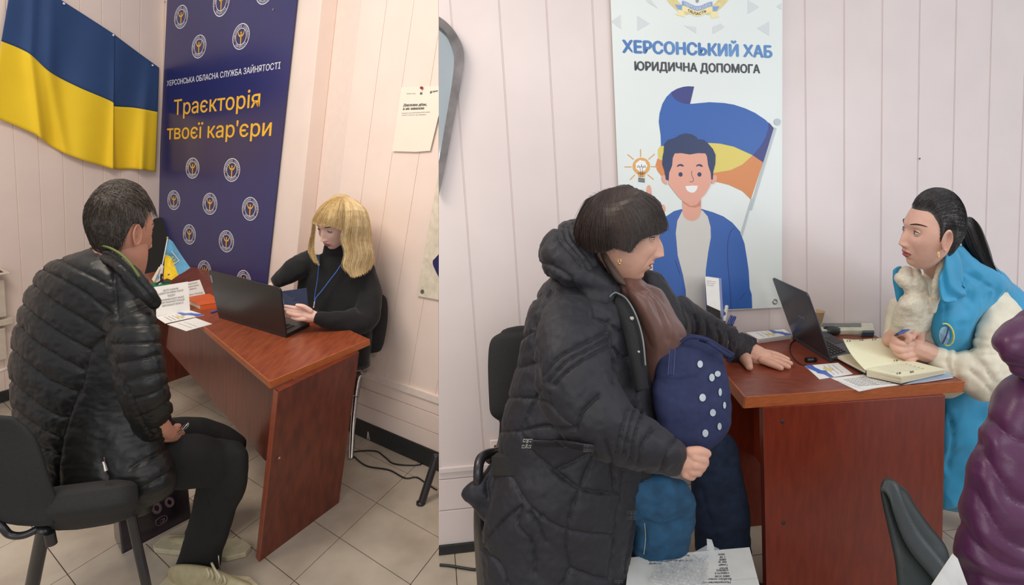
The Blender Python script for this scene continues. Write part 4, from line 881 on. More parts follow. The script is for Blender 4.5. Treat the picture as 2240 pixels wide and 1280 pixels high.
so_ = obj('strip', MB().grid([A, B]), m_strip, wr_, smooth='all')
A2 = [Dp(*zz6(1500, 1075), tz+.1), Dp(*zz6(1600, 1020), tz+.11), Dp(*zz6(1668, 1050), tz+.12), Dp(*zz6(1665, 1110), tz+.1), Dp(*zz6(1560, 1130), tz+.08)]
obj('loose_film', MB().add(A2, [(0, 1, 4), (1, 2, 3), (1, 3, 4)]), m_wrap, wr_)
# paper corner, front right
pt = [Dp(2040, 1290, .62), Dp(2089, 1216, .66), Dp(2095, 1222, .66), Dp(2120, 1290, .64)]
setp(obj('paper_sheet', MB().prism(pt, V3(0, .004, 0)), mat('dull_paper', (190, 188, 184), rough=.7), loc=pt[1]), 'white folded paper held up at the front bottom right', 'paper')
# ================================================================ people: heads, hands, cloth surfaces
def multi(name, parts, mats, parent=None, smooth='all', loc=None):
    """one object from [(MB, material index or per-face list)]"""
    allm = MB(); idx = []
    for mb, k in parts:
        allm.add(mb.v, mb.f); idx += ([k]*len(mb.f) if isinstance(k, int) else list(k))
    me = bpy.data.meshes.new(name); o0 = origin(parent) if parent is not None else np.array(loc if loc is not None else (0, 0, 0), float)
    me.from_pydata((np.array(allm.v)-o0).tolist(), [], allm.f)
    for m in mats: me.materials.append(m)
    me.polygons.foreach_set('material_index', idx)
    bm = bmesh.new(); bm.from_mesh(me); bmesh.ops.recalc_face_normals(bm, faces=bm.faces); bm.to_mesh(me); bm.free()
    if smooth: me.polygons.foreach_set('use_smooth', [True]*len(me.polygons))
    o = bpy.data.objects.new(name, me); C.objects.link(o)
    if parent is not None: o.parent = parent
    else: o.location = o0
    return o
G_ = lambda x, m, s: np.exp(-((x-m)/s)**2)
def sstep(x, a, b): t = np.clip((x-a)/(b-a), 0, 1); return t*t*(3-2*t)
def head_shape(X, Y, Z_, P):
    """X,Y,Z_: unit sphere directions (x side, y face, z up) -> head surface in metres, head 0.23 tall"""
    w = P.get('w', 1.0); full = P.get('full', 0.0); nose = P.get('nose', 1.0); open_ = P.get('open', 0.0)
    x = X*0.075*w; y = Y*0.094; z = Z_*0.115
    low = np.clip(-Z_, 0, 1)
    x = x*(1-0.30*(1-full)*low**1.6); front = np.clip(Y, 0, 1)
    x = x*(1-0.10*front*sstep(-Z_, -.3, .5)*(1-full))
    y = np.where(Y < 0, y*(1-0.42*low**1.3), y*(1-0.10*low**2))           # nape in, jaw forward
    y = y-0.004; y = y*(1+0.07*sstep(Z_, -.5, .4)*sstep(-Y, 0, .3))                       # back of skull
    y = y+np.where(Y > 0, 0.010*sstep(-Z_, .25, .9)*sstep(Y, 0, .4), 0)
    f = sstep(Y, 0.15, 0.6)
    ax = np.abs(x); dy = 0
    dy = dy-0.006*f*sstep(z, 0.03, 0.10)                                            # forehead slopes back
    dy = dy+0.0045*G_(z, 0.020, 0.010)*G_(ax, 0.026, 0.024)                         # brow
    dy = dy-0.0125*G_(z, -0.001, 0.014)*G_(ax, 0.031, 0.015)                        # eye socket
    dy = dy-0.0045*G_(z, 0.004, 0.012)*G_(x, 0, 0.012)                              # nose root
    zt = -0.040
    ridge = np.clip((0.006-z)/(0.006-zt), 0, 1)
    wn = 0.0075+0.0045*ridge
    prof = np.where(z > zt, ridge**0.95*0.021*nose, 0.021*nose*np.exp(-((z-zt)/0.0065)**2))
    dy = dy+prof*G_(x, 0, wn)*1.05
    dy = dy+0.008*nose*G_(z, -0.043, 0.0065)*G_(ax, 0.0125, 0.0058)                 # nostril wings
    dy = dy+0.0055*G_(z, -0.030, 0.020)*G_(ax, 0.042, 0.018)                        # cheeks
    dy = dy-0.003*G_(z, -0.052, 0.008)*G_(x, 0, 0.004)                              # philtrum
    mz = -0.0665; mw = 0.021
    mm = np.clip(1-(ax/mw)**2, 0, 1)
    dy = dy+0.0045*G_(z, mz, 0.018)*G_(x, 0, 0.030)                                 # mouth bulge
    dy = dy+mm**.5*(0.0042*G_(z, mz+0.0048, 0.0042)+0.0052*G_(z, mz-0.0062, 0.0052))-0.006*mm**.5*G_(z, mz, 0.0018+0.003*open_)
    dy = dy-0.0045*G_(z, mz-0.018, 0.007)*G_(x, 0, 0.022)
    dy = dy+0.0085*G_(z, -0.102, 0.015)*G_(x, 0, 0.022)                             # chin
    dy = dy-0.003*G_(ax, 0.030+0.1*np.clip(-0.045-z, 0, 1), 0.005)*G_(z, -0.055, 0.016)*P.get('fold', 0.6)
    if full: x = x*(1+0.14*full*G_(z, -0.075, 0.045)); dy = dy+0.004*full*G_(z, -0.075, 0.03)*G_(ax, .045, .02); z = z-0.006*full*sstep(-Z_, .6, 1)
    y = y+dy*f
    return x, y, z
def build_head(P):
    nth, nph = 150, 180
    th = np.linspace(0.02, math.pi-0.02, nth); u = np.linspace(0, 2*math.pi, nph, endpoint=False)
    ph = u+0.55*np.sin(u)*-1.0            # denser towards the face (ph = 0)
    T, Ph = np.meshgrid(th, ph, indexing='ij')
    X, Y, Z_ = np.sin(T)*np.sin(Ph), np.sin(T)*np.cos(Ph), np.cos(T)
    x, y, z = head_shape(X, Y, Z_, P)
    mb = MB(); mb.loft(np.stack([x, y, z], -1))
    V = np.array(mb.v); mz = -0.0665; a = np.abs(V[:, 0]); m_ = np.clip(1-(a/.0235)**2, 0, 1)
    top_ = mz+0.0092*m_**.8-0.0022*np.exp(-(a/.004)**2); bo = mz-0.0118*m_**.7
    mask = sstep(V[:, 2], bo-.0012, bo+.0010)*(1-sstep(V[:, 2], top_-.0010, top_+.0012))*(V[:, 1] > .05)*(a < .0235)
    inner = G_(V[:, 2], mz, .0012+.0032*P.get('open', 0)*m_)*mask
    return mb, np.clip(mask*(1-inner), 0, 1), inner
def set_attr(o, name, vals, start=0):
    at = o.data.attributes.get(name) or o.data.attributes.new(name, 'FLOAT', 'POINT'); arr = np.zeros(len(o.data.vertices)); arr[start:start+len(vals)] = vals; at.data.foreach_set('value', arr)
def skin_mat(name, col, lip, dark=(70, 26, 26), stub=None):
    m = mat(name, col, rough=.5, var=.03, scale=40, sub=.15, bump=.05, bscale=300, spec=.35); nt = m.node_tree; N = nt.nodes; L = nt.links
    b = N['Principled BSDF']; src = b.inputs['Base Color'].links[0].from_socket
    for nm, c in (('lip', lip), ('inner', dark))+((('stubble', stub),) if stub else ()):
        a = N.new('ShaderNodeAttribute'); a.attribute_name = nm; x = N.new('ShaderNodeMix'); x.data_type = 'RGBA'; L.new(a.outputs['Fac'], x.inputs[0]); L.new(src, x.inputs[6]); x.inputs[7].default_value = (*lin(c), 1); src = x.outputs[2]
    L.new(src, b.inputs['Base Color']); return m
def ear_mesh(side, sc=1.0):
    """ear at the side of the head; x outwards"""
    mb = MB(); G = []
    n, m = 30, 9
    for j in range(m):
        g = j/(m-1); row = []
        for i in range(n):
            a = 2*math.pi*i/n; ry = 0.0165*(1-0.28*(math.sin(a) < 0)*abs(math.sin(a))); rz = 0.031
            r = 1.0-g*0.98
            h = 0.012*G_(g, 0.14, 0.16)-0.004*g*G_(g, .5, .3)+0.006*G_(g, 0.45, 0.09)*(math.sin(a) > -.4)*(math.cos(a) < .5)+.001
            yy, zz = -ry*math.cos(a)*r, rz*math.sin(a)*r
            row.append((side*(h*.8+0.006*(0.4-yy/0.04)*.8), yy, zz))
        G.append(row)
    mb.grid(G, False, True)
    back = [[(side*-.004, p[1]*.75, p[2]*.75) for p in G[0]]]; mb.grid([G[0], back[0]], False, True)
    mb.v = [(x*sc, y*sc, z*sc) for x, y, z in mb.v]
    return mb
class Pose:
    """places a head: centre at pixel (u, v) and depth t; yaw 0 faces the camera, 90 faces picture right; nod > 0 looks down; roll > 0 leans to picture right"""
    def __init__(s, u, v, t, yaw, nod=0, roll=0, size=1.0, k=None):
        s.c = Dp(u, v, t); r = unit(ray(u, v)); cu = V3(0, SP, CP); up = unit(cu-r*np.dot(cu, r)); rt = np.cross(r, up); fwd = V3(0, CP, -SP)
        kk = np.dot(r, fwd) if k is None else k
        s.A = np.stack([rt*kk, up, -r], 1)*size      # columns: picture right, picture up, towards camera
        Y_, N_, R_ = map(math.radians, (yaw, nod, roll))
        # head axes in that frame
        f = V3(math.sin(Y_), 0, math.cos(Y_)); upv = V3(0, 1, 0); f2 = f*math.cos(N_)-upv*math.sin(N_); u2 = upv*math.cos(N_)+f*math.sin(N_)
        rot = lambda a: V3(a[0]*math.cos(R_)+a[1]*math.sin(R_), -a[0]*math.sin(R_)+a[1]*math.cos(R_), a[2])
        f2, u2 = rot(f2), rot(u2); x2 = np.cross(f2, u2)       # subject's right hand side... x = f x up
        s.B = np.stack([x2, f2, u2], 1); s.M = s.A@s.B
    def __call__(s, p): p = np.asarray(p, float); return s.c+p@s.M.T
    def mb(s, mb): o = MB(); o.v = [tuple(q) for q in s(np.array(mb.v))]; o.f = list(mb.f); return o
def eye_parts(P, gaze=(0, 0)):
    """eyeball, iris, pupil, lids and lashes in head coordinates; returns dict of MB"""
    D = {k: MB() for k in ('white', 'iris', 'pupil', 'lid', 'lash', 'brow')}
    for sx in (-1, 1):
        c = V3(sx*0.0310, 0.0645, 0.0); r = 0.0120
        D['white'].sph(c, r, 24, 16)
        g = unit(V3(gaze[0], 1, gaze[1])); a = unit(np.cross(g, V3(0, 0, 1))); b = np.cross(a, g)
        for nm, rr, off in (('iris', .0068, .0004), ('pupil', .0033, .0007)):
            o = c+g*(math.sqrt(r*r-rr*rr)+off); D[nm].add([o+g*.0008]+[o+(a*math.cos(t)+b*math.sin(t))*rr for t in np.linspace(0, 2*math.pi, 19)[:-1]], [(0, i+1, (i+1) % 18+1) for i in range(18)])
        op = P.get('eye', 1.0)
        R = r*1.09
        for top_ in (1, -1):
            rows = []
            for j in range(9):
                row = []
                for i in range(19):
                    q = i/18; az = math.radians(-84+168*q); m_ = math.sin(math.pi*q)**.8
                    e0 = math.radians((20*op*m_-2) if top_ == 1 else (-12*op*m_-2)); e1 = math.radians(78*top_)
                    el = e0+(e1-e0)*(j/8)**.8
                    d = V3(math.sin(az)*math.cos(el), math.cos(az)*math.cos(el), math.sin(el)); row.append(c+d*R*V3(1.08, 1, 1))
                rows.append(row)
            D['lid'].grid(rows)
            if top_ == 1: D['lash'].tube([p+V3(0, .0008, 0) for p in rows[0][1:-1]], [.0006+.0009*math.sin(math.pi*i/16) for i in range(17)], 5)
            else: D['lash'].tube([p+V3(0, .0003, 0) for p in rows[0][2:-2]], .00025, 4)
        bz = P.get('brow', .021); n = 30
        for i in range(n):     # brow hairs
            q = i/(n-1); x = sx*(0.014+0.037*q); z = bz+.005*math.sin(q*2.4)-.002*q
            yy = 0.0875-0.030*q**1.7; wd = .0042*math.sin(math.pi*min(1, q*.85+.18))**.7
            D['brow'].tube([(x, yy, z-wd), (x+sx*.004, yy+.0016-.0008*q, z), (x+sx*.008, yy-.001-.002*q, z+wd*.7)], [.0010, .0010, .0003], 4)
    return D
m_skinA = skin_mat('skin_fair', (206, 160, 140), (172, 92, 92))
m_lipA = mat('lips', (172, 92, 92), rough=.4, var=.03); m_mouth = mat('mouth_dark', (70, 26, 26), rough=.6)
m_eyew = mat('eye_white', (214, 208, 204), rough=.15); m_iris = mat('iris_grey', (86, 92, 96), rough=.2, var=.1, scale=400); m_pup = mat('pupil', (12, 12, 14), rough=.1)
def cap_chain(mb, pts, seg=14):
    """closed tapered chain through (point, radius) list with round ends"""
    p = [np.array(q[0], float) for q in pts]; r = [q[1] for q in pts]
    n = max(6, 4*len(p)); K = catmull([[*a, b] for a, b in zip(p, r)], n); P = [k[:3] for k in K]; R = [max(1e-4, k[3]) for k in K]
    d0, d1 = unit(P[0]-P[1]), unit(P[-1]-P[-2]); pre = [(P[0]+d0*R[0]*math.cos(a), R[0]*math.sin(a)) for a in (.12, .5, .9, 1.25)]; post = [(P[-1]+d1*R[-1]*math.cos(a), R[-1]*math.sin(a)) for a in (1.25, .9, .5, .12)]
    PP = [a for a, _ in pre]+P+[a for a, _ in post]; RR = [b for _, b in pre]+R+[b for _, b in post]
    return mb.tube(PP, RR, seg)
def px_chain(mb, pts, seg=14):       # (u, v, t, radius px)
    return cap_chain(mb, [(Dp(u, v, t), r*t/F) for u, v, t, r in pts], seg)
def rings_from(keys, n=60, m=48, ex=2.2):
    """keys: (uL, vL, uR, vR, t, depth radius[, tilt]) outline pairs -> rings; closed with rounded ends"""
    K = catmull([list(k)+([0] if len(k) == 6 else []) for k in keys], n); R = []
    for uL, vL, uR, vR, t, dr, tl in K:
        a, b = Dp(uL, vL, t-tl), Dp(uR, vR, t+tl); c = (a+b)/2; s = (b-a)/2; dd = ray((uL+uR)/2, (vL+vR)/2); dd = unit(dd)*max(dr, .002); row = []
        for k in range(m):
            q = 2*math.pi*k/m; cq, sq = math.cos(q), math.sin(q); f = (abs(cq)**ex+abs(sq)**ex)**(-1/ex); row.append(c+s*cq*f+dd*sq*f)
        R.append(row)
    R = np.array(R)
    def cap(A, B):
        c = A.mean(0); d = (A.mean(0)-B.mean(0)); d = unit(d)*min(.03, .3*np.linalg.norm(A-c, axis=1).mean()); return [c+(A-c)*.93+d*.4, c+(A-c)*.75+d*.75, c+(A-c)*.4+d, c+(A-c)*.05+d*1.05]
    return np.array(list(reversed(cap(R[0], R[1])))+list(R)+cap(R[-1], R[-2]))
def along(pts, n=60, m=40, ex=2.0):
    """limb: (u, v, t, half width px, depth radius) along its axis"""
    K = catmull(pts, n); keys = []
    for i in range(n):
        a, b = K[max(i-1, 0)], K[min(i+1, n-1)]; d = unit(b[:2]-a[:2]); nn = np.array([d[1], -d[0]])
        u, v, t, hw, dr = K[i]; keys.append((u-nn[0]*hw, v-nn[1]*hw, u+nn[0]*hw, v+nn[1]*hw, t, dr))
    return rings_from(keys, n, m, ex)
def normals(V, fs):
    N = np.zeros_like(V); F4 = np.array([list(f)+([f[2]] if len(f) == 3 else []) for f in fs if len(f) in (3, 4)])
    a, b, c, d = V[F4[:, 0]], V[F4[:, 1]], V[F4[:, 2]], V[F4[:, 3]]; n = np.cross(c-a, d-b)
    for k in range(4): np.add.at(N, F4[:, k], n)
    return N/(np.linalg.norm(N, axis=1, keepdims=True)+1e-12)
def segdist(uv, line):
    d = np.full(len(uv), 1e9); L = np.array(line, float)
    for a, b in zip(L[:-1], L[1:]):
        ab = b-a; t = np.clip(((uv-a)@ab)/(ab@ab+1e-9), 0, 1); q = a+t[:, None]*ab; d = np.minimum(d, np.hypot(*(uv-q).T))
    return d
def vnoise(Pn, seed=0, octaves=3):
    """smooth value noise, vectorised"""
    out = np.zeros(len(Pn)); amp = 1.0; q = Pn.copy()
    for o in range(octaves):
        i = np.floor(q).astype(int); f = q-i; f = f*f*(3-2*f); acc = np.zeros(len(q))
        for dx in (0, 1):
            for dy in (0, 1):
                for dz in (0, 1):
                    h = ((i[:, 0]+dx)*73856093 ^ (i[:, 1]+dy)*19349663 ^ (i[:, 2]+dz)*83492791 ^ (seed+o)*2654435761) & 0xffffffff
                    h = (h*1103515245+12345) & 0x7fffffff; h = (h ^ (h >> 13))*1274126177 & 0x7fffffff
                    acc += (h/0x7fffffff)*np.where(dx, f[:, 0], 1-f[:, 0])*np.where(dy, f[:, 1], 1-f[:, 1])*np.where(dz, f[:, 2], 1-f[:, 2])
        out += amp*(acc*2-1); amp *= .5; q = q*2.03+17.1
    return out
def cloth(rings_list, voxel, seams=(), puff=.006, sw=9, groove=.004, gw=3.5, wr=.0035, wscale=(14, 14, 14), seed=1, smooth=4, extra=None, sharp_noise=0.0, dirn=None):
    """union of closed shapes -> garment with quilting seams (polylines in photo pixels) and folds"""
    mb = MB()
    for R in rings_list:
        if isinstance(R, MB): mb.add(R.v, R.f)
        else: mb.loft(R)
    g = remeshed(mb, voxel, smooth, .6); V = np.array(g.v); N = normals(V, g.f)
    if np.dot(N[np.argmax(V[:, 2])], [0, 0, 1]) < 0: N = -N
    uv, f = proj(V); d = np.zeros(len(V))
    if seams:
        sd = np.full(len(V), 1e9)
        for s_ in seams:
            sd = np.minimum(sd, segdist(uv, catmull(s_, 6*len(s_)) if len(s_) > 2 else s_))
        d += puff*(1-np.exp(-(sd/sw)**1.3))-groove*np.exp(-(sd/gw)**2)
        near = np.exp(-(sd/(sw*1.6))**2)
    else: near = np.zeros(len(V))
    if wr:
        W = V*np.array(wscale) if dirn is None else V@np.array(dirn).T
        n1 = vnoise(W, seed); d += wr*(n1-1.6*np.abs(vnoise(W*1.3+5, seed+9, 2))**.8*.5)+wr*.9*near*vnoise(W*2.6, seed+3, 2)
    if extra is not None: d += extra(V, uv, N)
    V = V+N*d[:, None]; g.v = [tuple(x) for x in V]; return g
def strands(paths, r0, r1, seg=4, taper=True):
    mb = MB()
    for p in paths:
        n = len(p); mb.tube(p, [r0*(1-i/(n-1))**.5+r1 if taper else r0 for i in range(n)], seg, flat=.5)
    return mb
# ================================================================ chairs
m_cush = mat('chair_black_fabric', (34, 33, 32), rough=.85, var=.08, scale=200, bump=.1, bscale=600); m_tubeb = mat('chair_black_tube', (36, 34, 36), rough=.35, coat=.2); m_chr = mat('chrome', (200, 200, 200), metal=1, rough=.18)
m_shell = mat('chair_shell_grey', (46, 50, 50), rough=.45, bump=.1, bscale=300); m_shelld = mat('chair_shell_dark', (32, 40, 38), rough=.55, bump=.15, bscale=300)
def padobj(parent, nm, keys, m, ex=4, n=40, mm=40):
    return obj(nm, MB().loft(rings_from(keys, n, mm, ex)), m, parent, smooth='all')
def ptube(parent, nm, pts, rpx, m, n=None, seg=12):     # (u, v, t)
    K = catmull(pts, n or 8*len(pts)) if len(pts) > 2 else np.array(pts, float)
    return obj(nm, MB().tube([Dp(*k) for k in K], [rpx*k[2]/F for k in K], seg), m, parent, smooth='all')
def tfl(u, v): return 1.5/((F*SP-(640-v)*CP)/F)      # depth of the floor at a pixel
# behind the far end of the left desk
ch = thing('office_chair', 'black high backed chair standing between the left desk and the blue banner', 'chair', Zp(350, 800), 'visitor chairs')
ch['group'] = 'chairs in the left half'
tc = proj(DE)[1]+.06
padobj(ch, 'backrest', [(332, 482, 372, 479, tc, .02), (318, 505, 386, 496, tc, .03), (311, 545, 386, 545, tc, .035), (308, 590, 382, 600, tc, .035), (310, 640, 378, 650, tc, .03)], m_cush)
padobj(ch, 'backrest_shell', [(352, 480, 377, 480, tc+.05, .012), (350, 500, 389, 498, tc+.05, .012), (350, 545, 388, 545, tc+.05, .012), (350, 600, 383, 600, tc+.05, .012)], m_shelld)
fz = Zp(345, 770); 
padobj(ch, 'seat', [(305, 668, 380, 672, tc-.15, .16), (303, 690, 382, 694, tc-.15, .18)], m_cush)
ct = Dp(343, 690, tc-.15); obj('column', MB().tube([ct, ct*[1, 1, 0]+V3(0, 0, .06)], .025, 12), m_tubeb, ch, smooth=True)
for k in range(5):
    a = 2*math.pi*k/5; b = ct*[1, 1, 0]; obj('leg', MB().tube([b+V3(0, 0, .09), b+V3(.2*math.cos(a), .2*math.sin(a), .03)], [.02, .012], 8), m_tubeb, ch, smooth=True)
    obj('caster', MB().sph(b+V3(.2*math.cos(a), .2*math.sin(a), .02), .02, 10, 8), m_tubeb, ch, smooth='all')
# blonde woman's chair
TO = 0.13
ch = thing('visitor_chair', 'black cushioned chair with chrome legs under the blonde woman', 'chair', Zp(809, 962), 'chairs in the left half')
padobj(ch, 'backrest', [(760, 642, 832, 641, 2.42, .02), (750, 655, 846, 655, 2.42, .03), (750, 700, 848, 697, 2.42, .03), (755, 740, 841, 745, 2.42, .03), (760, 764, 834, 765, 2.42, .02)], m_cush)
padobj(ch, 'seat', [(690, 775, 790, 770, 2.55, .13), (688, 790, 795, 786, 2.55, .14)], m_cush)
tl = tfl(809, 962)-TO
ptube(ch, 'leg', [(778, 868, tl-.05), (785, 828, tl-.03), (798, 808, tl-.02), (812, 803, tl), (818, 822, tl), (814, 890, tl), (809, 961, tl)], 7.5, m_chr)
ptube(ch, 'back_support', [(821, 762, 2.42), (816, 786, tl+.0), (803, 800, tl)], 5.5, m_chr)
l2 = tfl(748, 905)-TO; ptube(ch, 'leg', [(748, 820, l2), (746, 862, l2), (744, 905, l2)], 6, m_chr)
ptube(ch, 'leg', [(778, 868, tl-.05), (772, 930, tl-.1), (768, 1005, tfl(768, 1005)-TO)], 6, m_chr)
ptube(ch, 'seat_rail', [(748, 820, l2), (780, 818, tl-.1), (812, 812, tl)], 4, m_chr)
TO = 0.0
# the man's chair
ch = thing('visitor_chair', 'black chair with black tube frame carrying the man in the puffer jacket', 'chair', Zp(200, 1380), 'chairs in the left half')
padobj(ch, 'backrest', [(-70, 925, 40, 918, 1.36, .04), (-80, 960, 80, 960, 1.38, .05), (-75, 1040, 110, 1050, 1.40, .05), (-60, 1100, 130, 1110, 1.42, .05), (-10, 1135, 120, 1140, 1.42, .04)], m_cush)
padobj(ch, 'seat', [(40, 1100, 300, 1060, 1.55, .22), (50, 1135, 300, 1100, 1.55, .23), (90, 1152, 290, 1120, 1.55, .2)], m_cush, 3)
ptube(ch, 'frame_rail', [(-40, 1120, 1.40), (0, 1149, 1.40), (22, 1170, 1.41), (55, 1170, 1.42), (95, 1150, 1.44), (130, 1132, 1.46), (180, 1120, 1.5)], 8, m_tubeb)
ptube(ch, 'leg', [(96, 1155, 1.43), (84, 1215, 1.48), (70, 1285, 1.54), (48, 1400, tfl(48, 1400))], 13, m_tubeb)
ptube(ch, 'leg', [(285, 1120, 1.55), (302, 1200, 1.58), (320, 1280, 1.6), (342, 1390, tfl(342, 1390))], 9.5, m_tubeb)
ptube(ch, 'frame_rail', [(180, 1122, 1.5), (285, 1105, 1.55)], 9, m_tubeb)
obj('knob', MB().tube([Dp(108, 1165, 1.43), Dp(113, 1190, 1.44)], .013, 12), m_tubeb, ch, smooth=True)
# chair leg at the wall corner
ch = thing('visitor_chair', 'single black chair leg showing at the wall corner, right of the left desk', 'chair', Zp(921, 1103), 'chairs in the left half')
tl = tfl(921, 1103); ptube(ch, 'leg', [(956, 996, tl+.0), (940, 1045, tl+.0), (921, 1103, tl)], 8.5, m_tubeb)
ptube(ch, 'glide', [(921, 1098, tl), (920, 1104, tl)], 10, m_tubeb)
# chair of the woman in the quilted coat
ch = thing('visitor_chair', 'black fabric chair behind the woman in the quilted coat', 'chair', Zp(1060, 1300), 'chairs in the right half')
padobj(ch, 'backrest', [(1095, 728, 1210, 722, 1.66, .02), (1074, 745, 1230, 735, 1.66, .035), (1068, 790, 1235, 790, 1.66, .04), (1070, 870, 1235, 870, 1.66, .04), (1074, 905, 1235, 905, 1.66, .035), (1092, 921, 1200, 921, 1.66, .02)], m_cush)
ptube(ch, 'back_support', [(1105, 915, 1.68), (1102, 960, 1.67), (1090, 990, 1.62), (1072, 1004, 1.55)], 12, m_tubeb)
ptube(ch, 'frame_rail', [(1095, 990, 1.6), (1066, 994, 1.52), (1050, 1008, 1.48), (1046, 1045, 1.46), (1050, 1100, 1.5)], 11, m_tubeb)
ptube(ch, 'leg', [(1052, 1080, 1.5), (1050, 1160, 1.56), (1058, 1290, tfl(1058, 1330)), (1060, 1330, tfl(1060, 1330))], 14, m_tubeb)
padobj(ch, 'seat', [(1080, 1000, 1420, 1010, 1.52, .2), (1082, 1040, 1425, 1045, 1.52, .21)], m_cush, 3)
l2 = tfl(1380, 1300); ptube(ch, 'leg', [(1380, 1040, 1.5), (1380, 1170, 1.55), (1375, 1330, tfl(1375, 1330))], 10, m_tubeb)
# foreground chair
ch = thing('office_chair', 'dark grey plastic backed chair standing in front of the right desk', 'chair', Dp(2010, 1290, 1.1)*[1, 1, 0], 'chairs in the right half')
padobj(ch, 'backrest', [(1934, 1056, 1962, 1056, 1.14, .02), (1926, 1072, 1984, 1074, 1.13, .03), (1932, 1110, 2004, 1108, 1.12, .035), (1940, 1145, 2034, 1150, 1.11, .035), (1950, 1190, 2066, 1190, 1.10, .035), (1958, 1230, 2078, 1225, 1.09, .035), (1966, 1300, 2090, 1300, 1.08, .035), (1985, 1400, 2110, 1400, 1.07, .03)], m_shelld, 5)
rim = catmull([(1923, 1062), (1932, 1051), (1947, 1052), (1963, 1070), (1985, 1125), (2010, 1170), (2040, 1208), (2066, 1242), (2085, 1290)], 40)
inn_ = catmull([(1925, 1075), (1936, 1078), (1946, 1094), (1955, 1125), (1975, 1178), (1998, 1216), (2030, 1254), (2052, 1285), (2066, 1320)], 40)
Rr_ = []
for a, b, k in zip(rim, inn_, range(40)):
    t_ = 1.085-.0012*k; a3, b3 = Dp(a[0]+4, a[1]-4, t_+.01), Dp(b[0], b[1], t_); n_ = unit(b3-EY)*.010; Rr_.append([a3+n_*2.4, a3, a3*.7+b3*.3-n_*.15, a3*.3+b3*.7-n_*.1, b3, b3+n_*2, (a3+b3)/2+n_*3])
obj('shell_rim', MB().loft(Rr_), m_shell, ch, smooth='all')
cs = Dp(2040, 1420, 1.1); obj('seat', MB().ell(V3(cs[0]+.34, cs[1]+.05, .43), [(.24, 0, 0), (0, .23, 0), (0, 0, .04)], 24, 12), m_cush, ch, smooth='all')
b = V3(cs[0]+.36, cs[1]+.05, 0); obj('column', MB().tube([b+V3(0, 0, .41), b+V3(0, 0, .05)], .025, 12), m_tubeb, ch, smooth=True)
ptube(ch, 'back_support', [(2000, 1290, 1.13), (2015, 1420, 1.15), (2030, 1460, 1.2)], 14, m_tubeb)
for k in range(5):
    a = 2*math.pi*k/5+.3; obj('leg', MB().tube([b+V3(0, 0, .08), b+V3(.28*math.cos(a), .28*math.sin(a), .03)], [.022, .013], 8), m_tubeb, ch, smooth=True)
    obj('caster', MB().sph(b+V3(.28*math.cos(a), .28*math.sin(a), .022), .022, 10, 8), m_tubeb, ch, smooth='all')
# ================================================================ the people
def px3(pts, ox, oy, s): return [(ox+x/s, oy+y/s) for x, y in pts]
def garment(parent, nm, rl, m, **k):
    vox = k.pop('voxel', .006); g = cloth(rl, vox, **k); o = obj(nm, g, m, parent, smooth='all'); return o, g
def surf_at(g, N, uv, tol=6):
    """front surface point of a mesh nearest to a pixel"""
    V = np.array(g.v); q, f = proj(V); d = np.hypot(*(q-np.array(uv)).T); ok = np.where(d < tol)[0]
    if len(ok) == 0: ok = np.argsort(d)[:5]
    i = ok[np.argmin(f[ok])]; n = N[i]; n = n if np.dot(n, EY-V[i]) > 0 else -n
    t = f[i]; return Dp(uv[0], uv[1], t), n
def scalp(P, pose, mask, lift, n=150, m=260, seed=3, amp=.0025, z0=None):
    """hair shell: part of the head surface lifted outwards; mask(x, y, z dirs) in 0..1"""
    th = np.linspace(.001, math.pi*.93, n); ph = np.linspace(0, 2*math.pi, m, endpoint=False); T, Ph = np.meshgrid(th, ph, indexing='ij')
    X, Y, Z_ = np.sin(T)*np.sin(Ph), np.sin(T)*np.cos(Ph), np.cos(T); x, y, z = head_shape(X, Y, Z_, {**P, 'nose': 0})
    k = mask(X, Y, Z_); p = np.stack([x, y, z], -1); D = np.stack([X/.075, Y/.094, Z_/.115], -1); D /= np.linalg.norm(D, axis=-1, keepdims=True)
    nz = vnoise(p.reshape(-1, 3)*[260, 260, 60], seed).reshape(p.shape[:2])
    L = np.where(k > 0, lift(X, Y, Z_)*k+nz*amp*k, -.006); q = p+D*L[..., None]
    return MB().loft(pose(q.reshape(-1, 3)).reshape(q.shape)), (X, Y, Z_, k, q)
def hairs(P, pose, mask, flow, length, lift, n, r, seed=5, seg=3, pts=5, loose=.0012, jit=.16, lo=.25):
    """individual hairs lying over the shell"""
    R = np.random.RandomState(seed); out = MB(); c = 0
    while c < n:
        v = R.randn(3); v /= np.linalg.norm(v)
        if mask(*v) < lo+(.3 if lo > .1 else .06)*R.rand(): continue
        d = v.copy(); path = []; L = length(v)*(0.7+.6*R.rand()); up_ = lift(*v)
        for k in range(pts):
            x, y, z = head_shape(*[np.array([q]) for q in d], {**P, 'nose': 0}); nn = unit(d/[.075, .094, .115]); base = V3(x[0], y[0], z[0])+nn*(up_*(.25+.75*min(1.0, float(mask(*d))*1.6) if lo < .1 else 1)+.0008+R.rand()*.0008+loose*k*R.rand()); path.append(base)
            f = flow(d)+R.randn(3)*jit; stop = abs(d[0]) > .82 and -.42 < d[2] < .16 and -.38 < d[1] < .16
            if stop: break
            f = f-d*np.dot(f, d); d = unit(d+unit(f)*L/.1/(pts-1))
        if len(path) < 3: c += 1; continue
        W = pose(np.array(path)); pn = len(path); out.tube(list(W), [r*(1-.85*k/(pn-1)) for k in range(pn)], seg); c += 1
    return out
def gsurf(guides, n, m):
    Gd = np.array([catmull(g, n) for g in guides]); return np.array([catmull(Gd[:, i], m) for i in range(n)])    # n x m x (u, v, t)
